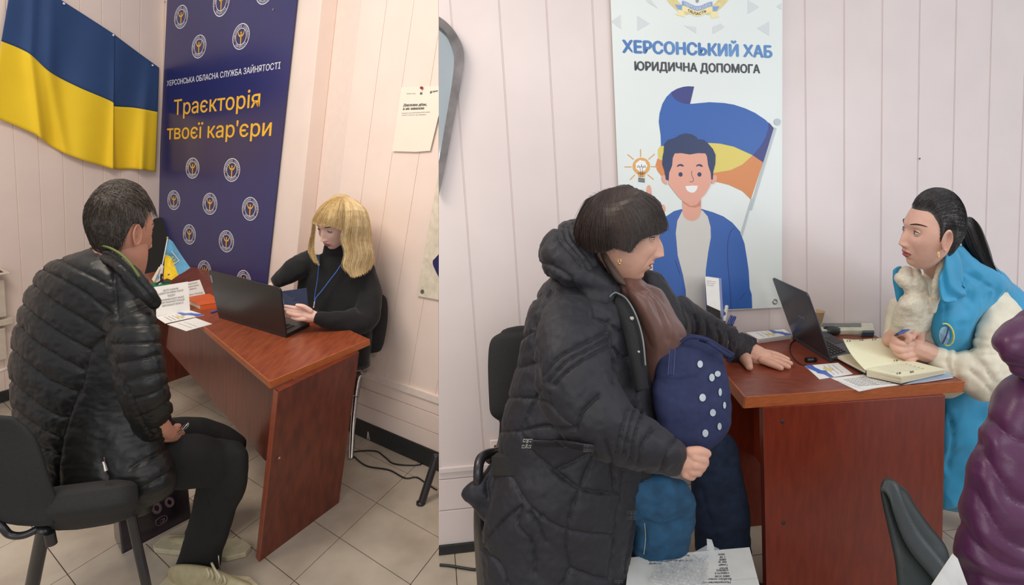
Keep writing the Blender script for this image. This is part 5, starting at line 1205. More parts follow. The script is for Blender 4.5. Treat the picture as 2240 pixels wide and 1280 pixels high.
def sheet(guides, off, n=40, m=None, groove=.0008, dens=40, seed=2, th=.006):
    """hair lock surface spanned between guide curves"""
    k = len(guides); m = m or 24*k; A = gsurf(guides, n, m)
    W = np.array([[Dp(*q) for q in row] for row in A]); vd = np.array([[unit(ray(q[0], q[1])) for q in row] for row in A])
    x = np.linspace(0, k-1, m)[None, :]+.05*np.sin(np.linspace(0, 9, n))[:, None]
    h = (np.sin(x*dens)+.6*np.sin(x*dens*2.3+1)+.5*np.sin(x*dens*.37))*groove
    W = W-vd*(h[..., None]+off); back = W+vd*th
    mb = MB(); mb.grid(W); mb.grid(back)
    mb.grid([W[:, 0], back[:, 0]]); mb.grid([W[:, -1], back[:, -1]]); mb.grid([W[-1], back[-1]]); mb.grid([W[0], back[0]]); return mb
def lockstrands(guides, n, r, seed=4, jit=2.0, off=.004, pts=40, over=.06):
    R = np.random.RandomState(seed); M = 160; A = gsurf(guides, pts, M); out = MB()
    for _ in range(n):
        c = R.randint(M); e = int(pts*(.72+(.28+over)*R.rand())); e = min(e, pts); ph = R.rand()*6.28; am = R.rand()*jit*(1 if R.rand() < .8 else 2.2); dr = R.randn()*jit*.5
        idx = list(range(0, e, 2))+[e-1]
        P_ = [Dp(A[j, c, 0]+(am*math.sin(ph+j*.16)+dr)*(j/pts)**1.2, A[j, c, 1]+(R.rand()*3*over*20*(j/pts)**6), A[j, c, 2]-off*(.5+R.rand()*.12)) for j in idx]
        k = len(P_); out.tube(P_, [r*(1-.6*j/(k-1)) for j in range(k)], 3)
    return out
def coarse_body(chains, vox=.02):
    mb = MB()
    for c in chains: px_chain(mb, c)
    return remeshed(mb, vox, 3)
def hand_mesh(chains, vox=.0024):
    mb = MB()
    for c in chains: px_chain(mb, c, 12)
    return remeshed(mb, vox, 2, .5)
def nails(parent_list, pts):   # small nail discs (u, v, t, radius px)
    mb = MB()
    for u, v, t, r in pts:
        c = Dp(u, v, t); vd = unit(EY-c); a = unit(np.cross(vd, [0, 0, 1])); mb.ell(c, [a*r*t/F, np.cross(a, vd)*r*.8*t/F, vd*.0012], 10, 6)
    return mb
def person(label, loc): return thing('person', label, 'person', loc)
def finish_head(pr, pose, P, chains, hands, skin, ears=(1, -1), mats=None, gaze=(0, 0), brow=None, eyes=True, blend=None):
    hm, lip, inn = build_head(P); parts = [(pose.mb(hm), 0)]
    for s_ in ears:
        e = ear_mesh(s_, P.get('ear', 1.0)); e.v = [(x+s_*P.get('earx', .0725)*P.get('w', 1), y-.008, z-.012) for x, y, z in e.v]; parts.append((pose.mb(e), 0))
    if chains: parts.append((coarse_body(chains, .008), 0))
    for h in hands: parts.append((h, 0))
    mats = [skin, m_eyew, m_iris if not mats else mats, m_pup, brow or mat('brow_brown', (82, 62, 50), rough=.8)]
    if eyes:
        E_ = eye_parts(P, gaze); parts += [(pose.mb(E_['lid']), 0), (pose.mb(E_['white']), 1), (pose.mb(E_['iris']), 2), (pose.mb(E_['pupil']), 3), (pose.mb(E_['lash']), 3), (pose.mb(E_['brow']), 4)]
    o = multi('body', parts, mats, pr); set_attr(o, 'lip', lip); set_attr(o, 'inner', inn); return o

# ---------------------------------------------------------------- man in the black puffer jacket
zz3 = lambda *p: px3(p, 0, 380, 2.667); zz4 = lambda *p: px3(p, 0, 800, 2.667)
m_puff = mat('puffer_black', (21, 21, 20), rough=.44, var=.06, scale=30, bump=.12, bscale=160, spec=.4, sheen=.0); m_trs = mat('trousers_black', (22, 22, 21), rough=.85, var=.06, scale=80, bump=.1, bscale=400)
m_pipe = mat('green_piping', (86, 98, 40), rough=.7)
pr = person('man seen from behind in black puffer jacket, seated at the left desk', Zp(250, 1400))
pm = Pose(270, 500, 1.5, 124, 0, 5, 1.03); PM = dict(full=.05, w=1.02)
skin_m = skin_mat('skin_ruddy', (196, 138, 114), (160, 92, 84))
handm = hand_mesh([[(362, 950, 1.6, 18), (378, 950, 1.66, 17)], [(376, 944, 1.66, 9), (390, 944, 1.7, 7), (398, 948, 1.72, 6)], [(376, 952, 1.67, 9), (392, 953, 1.71, 7), (400, 958, 1.73, 6)], [(374, 960, 1.67, 8), (390, 962, 1.71, 7), (396, 968, 1.73, 6)], [(370, 966, 1.67, 8), (384, 970, 1.7, 6), (390, 975, 1.72, 5)], [(368, 940, 1.66, 9), (382, 934, 1.68, 7), (390, 932, 1.69, 6)]])
finish_head(pr, pm, PM, [[(266, 520, 1.5, 48), (264, 560, 1.5, 50), (252, 600, 1.52, 52), (235, 660, 1.56, 55)], [(220, 650, 1.57, 70), (195, 800, 1.63, 80), (220, 1000, 1.65, 75)], [(290, 720, 1.47, 30), (330, 900, 1.5, 25), (370, 948, 1.6, 16)], [(260, 1030, 1.66, 40), (400, 1012, 1.74, 36), (488, 1005, 1.83, 32)], [(488, 1010, 1.86, 32), (470, 1090, 1.9, 28), (435, 1225, 1.94, 24)]], [handm], skin_m)
R_t = rings_from([(192, 550, 298, 600, 1.49, .07), (135, 566, 322, 640, 1.51, .13), (92, 590, 338, 672, 1.53, .16), (62, 635, 335, 720, 1.56, .18), (38, 700, 330, 770, 1.58, .18), (24, 780, 328, 840, 1.6, .18), (24, 860, 335, 900, 1.62, .18), (32, 930, 350, 955, 1.62, .18), (50, 1000, 370, 995, 1.62, .19), (90, 1062, 385, 1035, 1.62, .2), (150, 1098, 375, 1075, 1.62, .19), (225, 1118, 330, 1105, 1.62, .13)], 90, 60, 2.3)
R_a = along([(268, 655, 1.47, 42, .06), (284, 715, 1.43, 60, .075), (300, 790, 1.42, 58, .075), (318, 870, 1.44, 54, .07), (338, 925, 1.5, 44, .055), (366, 946, 1.6, 30, .04)], 60, 36)
seam_m = [zz3((345, 490), (420, 540), (520, 590), (662, 665)), zz3((245, 555), (400, 640), (530, 720), (670, 835)), zz3((180, 640), (320, 750), (480, 850), (628, 940)), zz3((115, 750), (230, 850), (380, 950), (540, 1040)), zz3((90, 870), (200, 980), (350, 1070), (490, 1150)), zz3((70, 1030), (170, 1120), (300, 1210), (470, 1280)),
          zz3((665, 600), (680, 780), (680, 860), (600, 960), (530, 1030), (500, 1130), (470, 1280)), zz3((680, 850), (760, 800), (870, 760)), zz3((645, 880), (780, 878), (925, 875)), zz3((650, 995), (800, 992), (932, 985)), zz3((690, 1105), (800, 1090), (930, 1055)), zz3((730, 1215), (830, 1180), (962, 1160)), zz3((628, 940), (650, 1060), (690, 1160), (730, 1270)),
          zz4((60, 90), (200, 210), (330, 290), (400, 300)), zz4((75, 250), (180, 330), (340, 415)), zz4((100, 400), (220, 470), (350, 525)), zz4((470, 130), (400, 300), (350, 500), (340, 700)), zz4((740, 95), (850, 75), (945, 40)), zz4((790, 195), (900, 160), (970, 110)), zz4((810, 300), (900, 265), (990, 205)), zz4((880, 380), (960, 350), (1030, 290)), zz4((730, 95), (800, 260), (880, 400)),
          zz4((760, 600), (860, 540), (1000, 475)), zz4((690, 750), (850, 700), (1015, 600)), zz4((600, 560), (640, 700), (690, 870))]
garment(pr, 'puffer_jacket', [R_t, R_a], m_puff, voxel=.0045, seams=seam_m, puff=.005, sw=10, groove=.004, gw=3, wr=.0018, wscale=(26, 26, 40), seed=4)
col_ = along([(198, 556, 1.49, 16, .016), (236, 562, 1.42, 16, .014), (270, 584, 1.385, 16, .014), (300, 614, 1.38, 17, .015), (326, 646, 1.39, 16, .015), (343, 668, 1.41, 11, .014)], 60, 20)
garment(pr, 'collar', [col_], m_puff, voxel=.0045, seams=[px3(((200, 552), (240, 562), (275, 588), (305, 622), (340, 662)), 0, 0, 1)], puff=.004, sw=6, wr=.002, wscale=(30, 30, 30))
obj('piping', MB().tube([Dp(*q) for q in catmull([(198, 533, 1.485), (236, 541, 1.40), (264, 556, 1.365), (286, 578, 1.352), (305, 606, 1.352)], 30)], .0032, 8), m_pipe, pr, smooth='all')
zp = thing  # zipper pull on the pocket
o = obj('zipper_pull', MB().tube([Dp(226, 1010, 1.395), Dp(229, 1018, 1.395), Dp(232, 1030, 1.395)], [.003, .004, .005], 8), m_met, pr, smooth=True)
obj('zipper', MB().tube([Dp(*q) for q in catmull([(228, 1000, 1.40), (232, 1040, 1.40), (246, 1080, 1.41), (258, 1120, 1.43)], 16)], .002, 6), m_bolt, pr, smooth='all')
R1 = along([(255, 1030, 1.62, 62, .085), (340, 1015, 1.68, 60, .085), (430, 1010, 1.76, 60, .08), (490, 1012, 1.83, 48, .07)], 40, 32)
R2 = rings_from([(440, 972, 535, 975, 1.85, .06), (432, 1000, 545, 1000, 1.85, .075), (431, 1070, 537, 1070, 1.87, .07), (420, 1119, 515, 1119, 1.9, .062), (396, 1200, 488, 1205, 1.93, .06), (384, 1238, 482, 1242, 1.94, .055)], 50, 32)
R3 = along([(270, 1010, 1.76, 52, .08), (380, 962, 1.96, 48, .075), (470, 968, 2.06, 46, .07), (520, 990, 2.1, 36, .06)], 30, 28); R4 = along([(512, 995, 2.1, 34, .065), (470, 1100, 2.1, 34, .055), (432, 1180, 2.14, 30, .05)], 30, 24)
garment(pr, 'trousers', [R1, R2, R3, R4], m_trs, voxel=.008, seams=[px3(((450, 1075), (470, 1150), (478, 1240)), 0, 0, 1)], puff=.002, sw=6, wr=.004, wscale=(10, 10, 8), seed=8)
obj('zipper', MB().tube([Dp(478, 1215, 1.87), Dp(479, 1232, 1.875), Dp(481, 1246, 1.88)], .002, 6), m_met, pr, smooth='all')
m_sho = mat('shoe_olive_cream', (176, 164, 128), rough=.6, var=.05, scale=40, bump=.1); m_sole = mat('shoe_sole', (196, 186, 154), rough=.6)
def shoe(pr, dx, dv, dt, lab):
    k = [(368, 1246, 376, 1290, 1.9, .03), (380, 1236, 384, 1300, 1.89, .042), (410, 1234, 410, 1305, 1.88, .048), (448, 1238, 445, 1308, 1.87, .05), (480, 1248, 478, 1310, 1.865, .052), (515, 1262, 512, 1312, 1.86, .052), (545, 1274, 540, 1312, 1.86, .045), (556, 1286, 552, 1308, 1.86, .025)]
    k = [(a+dx, b+dv, c+dx, d+dv, t+dt, r) for a, b, c, d, t, r in k]
    s = obj('shoe', MB().loft(rings_from(k, 40, 28, 2.3)), m_sho, pr, smooth='all', label=lab)
    so = [(a+dx, b+dv, t+dt) for a, b, t in ((366, 1296, 1.9), (410, 1308, 1.87), (480, 1314, 1.85), (558, 1308, 1.86))]
    c0, c1 = Dp(366+dx, 1300+dv, 1.9+dt), Dp(560+dx, 1305+dv, 1.85+dt); L = c1-c0; L[2] = 0; Wd = unit(np.cross(L, [0, 0, 1]))*.05
    out = [c0*[1, 1, 0]+L*f+Wd*w_+V3(0, 0, .001) for f, w_ in ((0, .5), (.05, .8), (.3, .85), (.6, 1), (.85, 1), (1, .4), (1, -.4), (.85, -1), (.6, -1), (.3, -.85), (.05, -.8), (0, -.5))]
    obj('sole', MB().prism(out, V3(0, 0, .022)), m_sole, s, bevel=.004)
    for q in range(5):
        u0 = 452+q*9+dx; obj('lace', MB().tube([Dp(u0, 1243+q*4+dv, 1.815+dt), Dp(u0+5, 1255+q*4+dv, 1.81+dt), Dp(u0+3, 1268+q*3+dv, 1.815+dt)], .0035, 6), m_sole, s, smooth='all')
    obj('lace', MB().tube([Dp(*q) for q in catmull([(463+dx, 1232+dv, 1.83+dt), (470+dx, 1246+dv, 1.80+dt), (480+dx, 1262+dv, 1.79+dt), (474+dx, 1276+dv, 1.80+dt)], 12)], .004, 6), m_sole, s, smooth='all')
    return s
shoe(pr, 0, 0, 0, 'olive cream laced sneaker')
s2 = shoe(pr, -10, -60, .2, None)
m_hm = mat('hair_grey_brown', (62, 52, 44), rough=.6, var=.2, scale=120, stretch=(1, 1, 1)); m_hm2 = mat('hair_grey', (96, 88, 80), rough=.55, var=.2, scale=90)
def mk_m(X, Y, Z_):
    hl = np.where(Y > .25, .50, np.where(Y > .05, .16+(Y-.05)*1.7, .16-.75*sstep(-Y, .12, .6)+.0*X)); hl = np.where((Y > .05) & (Y < .25) & (Z_ > -.15), hl-.28*G_(Y, .14, .06), hl)
    return sstep(Z_, hl-.02, hl+.10)
lf_m = lambda X, Y, Z_: .009+.008*np.clip(Z_, 0, 1)
hs, _ = scalp(PM, pm, mk_m, lf_m, amp=.0022)
hr = obj('hair', hs, m_hm, pr, smooth='all')
fl_m = lambda d: V3(.25, .55, -.35) if d[2] > .55 else V3(0, .12, -1.0)
obj('hair_strands', hairs(PM, pm, mk_m, fl_m, lambda v: .022 if v[2] > .3 else .014, lf_m, 3200, .0009, pts=4), m_hm, hr)['kind'] = 'stuff'
obj('grey_strands', hairs(PM, pm, mk_m, fl_m, lambda v: .022 if v[2] > .3 else .013, lf_m, 800, .0007, seed=77, pts=4), m_hm2, hr)['kind'] = 'stuff'
# glasses in his hand
eg = thing('eyeglasses', 'folded silver rimmed eyeglasses held over the knee of the man', 'glasses', Dp(400, 935, 1.66))
loop = lambda cx, cy, rx, ry, an, t: [Dp(cx+rx*math.cos(a)*math.cos(an)-ry*math.sin(a)*math.sin(an), cy+rx*math.cos(a)*math.sin(an)+ry*math.sin(a)*math.cos(an), t) for a in np.linspace(0, 2*math.pi, 21)[:-1]]
obj('rim', MB().tube(loop(404, 934, 11, 4, -.75, 1.63), .0014, 6, closed=True), m_chr, eg, smooth='all'); obj('rim', MB().tube(loop(394, 944, 8, 3, -.75, 1.63), .0014, 6, closed=True), m_chr, eg, smooth='all')
obj('temple', MB().tube([Dp(387, 947, 1.625), Dp(400, 938, 1.62), Dp(413, 925, 1.63)], .0016, 6), m_chr, eg, smooth='all')

# ---------------------------------------------------------------- blonde woman
TO = 0.17
pr = person('blonde woman with fringe in black turtleneck jumper holding a navy booklet', Zp(740, 940))
pb = Pose(733, 492, 2.2, -42, 30, 12, .97); PB = dict(w=.98, full=.15, eye=.62, brow=.021)
skin_b = skin_mat('skin_rosy', (242, 202, 184), (176, 96, 92))
hb1 = hand_mesh([[(694, 694, 2.07, 12), (676, 690, 2.06, 16), (660, 684, 2.05, 15)], [(660, 677, 2.04, 7), (644, 674, 2.02, 5.5), (624, 670, 2.0, 4)], [(660, 683, 2.04, 7), (642, 681, 2.02, 5.5), (622, 677, 2.0, 4)], [(662, 690, 2.04, 7), (644, 689, 2.02, 5.5), (628, 685, 2.0, 4)], [(666, 697, 2.04, 6.5), (650, 698, 2.03, 5), (638, 695, 2.02, 3.8)], [(678, 680, 2.04, 7), (664, 671, 2.02, 6), (650, 668, 2.005, 4.5)]])
hb2 = hand_mesh([[(a+2, b+12, t+.16, r) for a, b, t, r in c_] for c_ in [[(604, 606, 2.13, 9), (592, 616, 2.11, 10), (585, 622, 2.1, 9)], [(585, 618, 2.1, 4.5), (577, 622, 2.09, 4), (572, 630, 2.09, 3.5)], [(583, 622, 2.1, 4.5), (575, 628, 2.09, 4), (571, 636, 2.09, 3.5)], [(584, 627, 2.1, 4.5), (577, 634, 2.09, 4), (573, 641, 2.09, 3.5)], [(587, 632, 2.1, 4), (581, 638, 2.09, 3.5), (578, 644, 2.09, 3)], [(592, 620, 2.1, 4.5), (600, 630, 2.08, 4), (604, 636, 2.07, 3.5)]]])
finish_head(pr, pb, PB, [[(735, 520, 2.24, 20), (738, 560, 2.27, 22)], [(738, 590, 2.33, 50), (738, 720, 2.36, 55)], [(800, 590, 2.3, 18), (808, 690, 2.25, 16), (700, 694, 2.08, 9)], [(672, 572, 2.31, 12), (610, 616, 2.25, 7)], [(730, 790, 2.36, 50), (730, 830, 2.2, 30), (720, 960, 2.3, 18)]], [hb1, hb2], skin_b, gaze=(-.05, -.35))
m_jum = mat('jumper_black', (16, 16, 18), rough=.9, var=.06, scale=300, bump=.12, bscale=700, sheen=.1)
Rt = rings_from([(706, 548, 765, 545, 2.26, .05), (704, 556, 770, 556, 2.27, .06), (676, 556, 796, 558, 2.31, .09), (655, 575, 815, 578, 2.33, .12), (648, 640, 820, 640, 2.34, .13), (652, 710, 816, 720, 2.35, .14), (655, 790, 810, 800, 2.36, .15)], 60, 44)
Rn = rings_from([(708, 538, 760, 532, 2.25, .042), (706, 560, 766, 560, 2.27, .05), (700, 575, 772, 575, 2.3, .06)], 20, 30)
Al = along([(686, 562, 2.31, 22, .06), (650, 585, 2.25, 27, .06), (618, 607, 2.24, 22, .05), (598, 620, 2.25, 15, .035)], 40, 28)
Ar = along([(790, 575, 2.31, 26, .07), (806, 630, 2.28, 27, .065), (802, 690, 2.22, 32, .06), (764, 706, 2.15, 29, .05), (722, 702, 2.1, 21, .042), (690, 694, 2.07, 13, .03)], 60, 28)
garment(pr, 'jumper', [Rt, Rn, Al, Ar], m_jum, voxel=.006, seams=(), wr=.005, wscale=(12, 12, 9), seed=12)
Lg = along([(735, 810, 2.34, 60, .14), (732, 835, 2.15, 40, .08), (725, 880, 2.1, 24, .06), (715, 980, 2.2, 20, .05)], 30, 24)
garment(pr, 'trousers', [Lg], m_trs, voxel=.012, wr=.003)
m_lan = mat('lanyard_blue', (52, 104, 190), rough=.5)
tz_ = lambda u, v: 2.18
la = [(698, 557, 2.195), (697, 585, 2.19), (694, 615, 2.185), (689, 645, 2.17), (688, 660, 2.16)]; lb = [(745, 580, 2.19), (736, 594, 2.185), (722, 612, 2.18), (704, 636, 2.175), (692, 650, 2.165), (688, 660, 2.16)]
ly = obj('lanyard', MB().tube([Dp(*q) for q in catmull(la, 24)], .0036, 6, flat=.4), m_lan, pr, smooth='all')
obj('strap', MB().tube([Dp(*q) for q in catmull(lb, 24)], .0036, 6, flat=.4), m_lan, ly, smooth='all')
obj('clip', MB().tube([Dp(688, 660, 2.155), Dp(687, 668, 2.15), Dp(686, 674, 2.145)], [.004, .0025, .004], 8), m_met, ly, smooth=True)
obj('badge_holder', MB().prism([Dp(690, 676, 2.12), Dp(706, 682, 2.13), Dp(704, 692, 2.13), Dp(688, 688, 2.12)], V3(0, .004, 0)), m_pk, ly)
# hair: back volume, fringe, side locks
m_bl = mat('hair_blonde', (208, 180, 126), rough=.5, var=.06, scale=60, stretch=(6, 6, 1)); m_bl2 = mat('hair_blonde_light', (228, 206, 158), rough=.45, var=.06, scale=60); m_bl3 = mat('hair_blonde_dark', (186, 152, 98), rough=.45, var=.1)
BV = rings_from([(726, 433, 764, 432, 2.25, .05), (706, 447, 788, 446, 2.26, .08), (700, 470, 802, 470, 2.27, .095), (708, 510, 808, 515, 2.29, .085), (716, 550, 812, 560, 2.29, .06), (740, 585, 806, 588, 2.27, .045), (760, 602, 792, 600, 2.26, .03)], 70, 60)
gv = remeshed(MB().loft(BV), .006, 2); V_ = np.array(gv.v); N_ = normals(V_, gv.f); V_ = V_+N_*(.0022*np.sin(np.arctan2(V_[:, 0]-V_[:, 0].mean(), -(V_[:, 1]-V_[:, 1].mean()))*60)+.003*vnoise(V_*[60, 60, 12], 3))[:, None]; gv.v = [tuple(x) for x in V_]
hr = obj('hair', gv, m_bl, pr, smooth='all')
fringe = [[(740, 431, 2.16), (712, 446, 2.10), (694, 468, 2.08), (683, 489, 2.09)], [(742, 430, 2.15), (718, 448, 2.08), (704, 472, 2.055), (695, 492, 2.06)], [(745, 430, 2.15), (728, 448, 2.07), (718, 474, 2.04), (711, 494, 2.045)], [(748, 430, 2.15), (740, 450, 2.07), (734, 476, 2.045), (729, 497, 2.05)], [(752, 430, 2.16), (752, 452, 2.09), (751, 480, 2.08), (748, 504, 2.085)]]
side_l = [[(738, 431, 2.2), (706, 446, 2.14), (686, 475, 2.13), (682, 505, 2.15), (676, 535, 2.18), (676, 552, 2.19), (688, 572, 2.19)], [(739, 430, 2.19), (708, 448, 2.12), (691, 475, 2.10), (689, 505, 2.125), (686, 530, 2.16), (687, 552, 2.17), (697, 580, 2.17)]]
side_r = [[(752, 430, 2.16), (754, 455, 2.09), (751, 490, 2.09), (746, 522, 2.11), (755, 552, 2.13), (751, 580, 2.135), (760, 592, 2.14)], [(756, 430, 2.17), (768, 452, 2.10), (768, 490, 2.10), (763, 524, 2.12), (769, 556, 2.14), (762, 585, 2.145), (770, 606, 2.15)], [(760, 430, 2.19), (782, 452, 2.13), (788, 490, 2.13), (784, 526, 2.15), (788, 556, 2.16), (780, 584, 2.165), (784, 604, 2.17)], [(764, 431, 2.22), (795, 455, 2.18), (804, 490, 2.18), (803, 526, 2.19), (808, 552, 2.19), (800, 580, 2.195), (798, 598, 2.2)], [(766, 432, 2.26), (799, 456, 2.25), (810, 495, 2.25), (814, 540, 2.25), (819, 570, 2.25), (810, 588, 2.25)]]
for gd, dn_ in ((fringe, 30), (side_l, 24), (side_r, 26)):
    obj('hair_lock', sheet(gd, 0, dens=dn_, groove=.0009), m_bl, hr, smooth='all')
    obj('hair_strands', lockstrands(gd, 420 if gd is not side_l else 150, .0006, off=.0045, jit=3), m_bl2, hr)['kind'] = 'stuff'; obj('hair_strands', lockstrands(gd, 260 if gd is not side_l else 100, .0006, seed=9, off=.0045, jit=3.4), m_bl3, hr)['kind'] = 'stuff'
# booklet she holds
m_nvy = mat('booklet_navy', (36, 42, 74), rough=.35, coat=.1)
bq = [(616, 637, 2.0), (671, 630, 2.05), (675, 677, 2.055), (622, 672, 2.0)]; P_ = [Dp(*q) for q in bq]; bn = unit(np.cross(P_[1]-P_[0], P_[3]-P_[0])); bn = bn if np.dot(bn, EY-P_[0]) > 0 else -bn
bk_ = thing('booklet', 'small navy blue booklet held open by the blonde woman', 'booklet', sum(P_)/4)
obj('cover', MB().prism([p-bn*.003 for p in P_], bn*.003), m_nvy, bk_, bevel=.001)
q2 = [P_[0], P_[3], Dp(618, 674, 2.09), Dp(611, 640, 2.09)]; obj('cover', MB().prism(q2, bn*.003), m_nvy, bk_)
obj('edge_line', MB().tube([P_[0]+bn*.002, P_[3]+bn*.002], .0012, 6), m_plb, bk_); obj('pages', MB().prism([P_[0]*.97+P_[2]*.03-bn*.0062, P_[1]*.97+P_[3]*.03-bn*.0062, P_[2]*.97+P_[0]*.03-bn*.0062, P_[3]*.97+P_[1]*.03-bn*.0062], bn*.0028), m_pg, bk_)
TO = 0.0
# ---------------------------------------------------------------- woman in the dark quilted coat
zc2 = lambda *p: px3(p, 1100, 380, 2.783); zc6 = lambda *p: px3(p, 1000, 840, 2.909); zc4 = lambda *p: px3(p, 1400, 560, 3.367)
m_coat = mat('quilted_coat_charcoal', (27, 26, 33), rough=.6, var=.06, scale=60, bump=.15, bscale=260, sheen=.05); m_lin = mat('coat_lining_black', (26, 25, 27), rough=.8)
pr = person('woman with short dark hair in charcoal quilted coat, one hand on the desk', Zp(1250, 1400))
pc = Pose(1366, 514, 1.4, 84, 4, 4, 1.06); PC_ = dict(full=.9, w=.96, open=.6, nose=.98, eye=.9, fold=1.3)
skin_c = skin_mat('skin_mature', (208, 160, 138), (166, 92, 88))
# far hand flat on the desk
td = lambda u, v, h=.016: ((EYE-(zr+h))/((F*SP-(640-v)*CP)/F))
hc1 = hand_mesh([[(1606, 762, 1.90, 20), (1632, 770, 1.885, 24), (1655, 778, 1.865, 23), (1672, 783, 1.855, 19)],
  [(1668, 788, td(1668, 790), 9), (1690, 797, td(1690, 800, .012), 8), (1708, 805, td(1708, 808, .008), 6.2)],
  [(1674, 783, td(1674, 785), 9), (1700, 793, td(1700, 796, .012), 8), (1724, 802, td(1724, 805, .008), 6)],
  [(1676, 777, td(1676, 779), 8.5), (1704, 786, td(1704, 789, .012), 7.5), (1729, 795, td(1729, 798, .008), 5.6)],
  [(1674, 771, td(1674, 773), 8), (1700, 777, td(1700, 781, .012), 7), (1723, 786, td(1723, 789, .008), 5.2)],
  [(1622, 774, 1.87, 15), (1632, 788, td(1632, 790, .016), 12), (1639, 803, td(1639, 806, .01), 8)]])
# near hand closed under the bag
hc2 = hand_mesh([[(1478, 1005, 1.24, 24), (1502, 1008, 1.23, 28), (1522, 1010, 1.23, 26)],
  [(1510, 990, 1.215, 13), (1530, 988, 1.21, 12), (1546, 992, 1.22, 10)],
  [(1520, 1000, 1.21, 13), (1538, 1006, 1.215, 11.5), (1541, 1014, 1.24, 10)],
  [(1518, 1016, 1.21, 13), (1534, 1020, 1.22, 11), (1534, 1026, 1.24, 9)],
  [(1512, 1030, 1.215, 12), (1526, 1032, 1.22, 10), (1528, 1036, 1.25, 8)],
  [(1500, 1036, 1.22, 11), (1512, 1043, 1.23, 9), (1516, 1042, 1.25, 7)]])
finish_head(pr, pc, PC_, [[(1360, 560, 1.42, 46), (1350, 600, 1.44, 54), (1330, 650, 1.47, 70)], [(1310, 690, 1.52, 80), (1290, 850, 1.55, 95), (1270, 1010, 1.55, 90)], [(1258, 720, 1.38, 40), (1290, 900, 1.35, 40), (1480, 1005, 1.25, 20)], [(1470, 680, 1.62, 22), (1560, 735, 1.75, 20), (1610, 764, 1.88, 15)], [(1330, 1085, 1.48, 36), (1460, 1098, 1.46, 34), (1450, 1250, 1.53, 28)]], [hc1, hc2], skin_c, gaze=(0, -.1), ears=(1, -1))
Rt = rings_from([(1228, 596, 1340, 622, 1.46, .08), (1198, 618, 1362, 645, 1.46, .12), (1168, 662, 1388, 684, 1.46, .165), (1148, 730, 1404, 740, 1.47, .19), (1136, 800, 1418, 815, 1.48, .2), (1114, 880, 1435, 888, 1.49, .21), (1100, 950, 1445, 960, 1.49, .215), (1096, 1015, 1425, 1025, 1.49, .2), (1082, 1080, 1402, 1080, 1.47, .185), (1064, 1150, 1388, 1150, 1.46, .175), (1056, 1220, 1376, 1220, 1.46, .165), (1062, 1320, 1368, 1320, 1.45, .16)], 110, 64, 2.4)
Ra = along([(1250, 660, 1.36, 48, .085), (1246, 720, 1.31, 74, .10), (1254, 800, 1.27, 84, .105), (1272, 870, 1.25, 86, .10), (1330, 935, 1.23, 72, .09), (1410, 976, 1.22, 55, .072), (1462, 998, 1.22, 41, .055), (1490, 1009, 1.23, 30, .04)], 90, 44)
Rf = rings_from([(1085, 1000, 1180, 1010, 1.52, .05), (1060, 1035, 1160, 1060, 1.5, .05), (1012, 1080, 1150, 1110, 1.49, .045), (1035, 1104, 1150, 1130, 1.49, .045), (1052, 1130, 1150, 1150, 1.48, .04)], 40, 32, 3)
Rfar = rings_from([(1400, 600, 1446, 606, 1.56, .05), (1400, 650, 1484, 660, 1.58, .08), (1410, 700, 1504, 700, 1.59, .1), (1415, 760, 1508, 750, 1.58, .1), (1420, 850, 1500, 850, 1.57, .1), (1430, 930, 1500, 930, 1.55, .1)], 60, 36)
Rfa = along([(1478, 668, 1.6, 26, .06), (1520, 708, 1.66, 34, .065), (1570, 738, 1.76, 34, .062), (1610, 757, 1.84, 32, .055), (1640, 769, 1.885, 28, .045)], 50, 32)
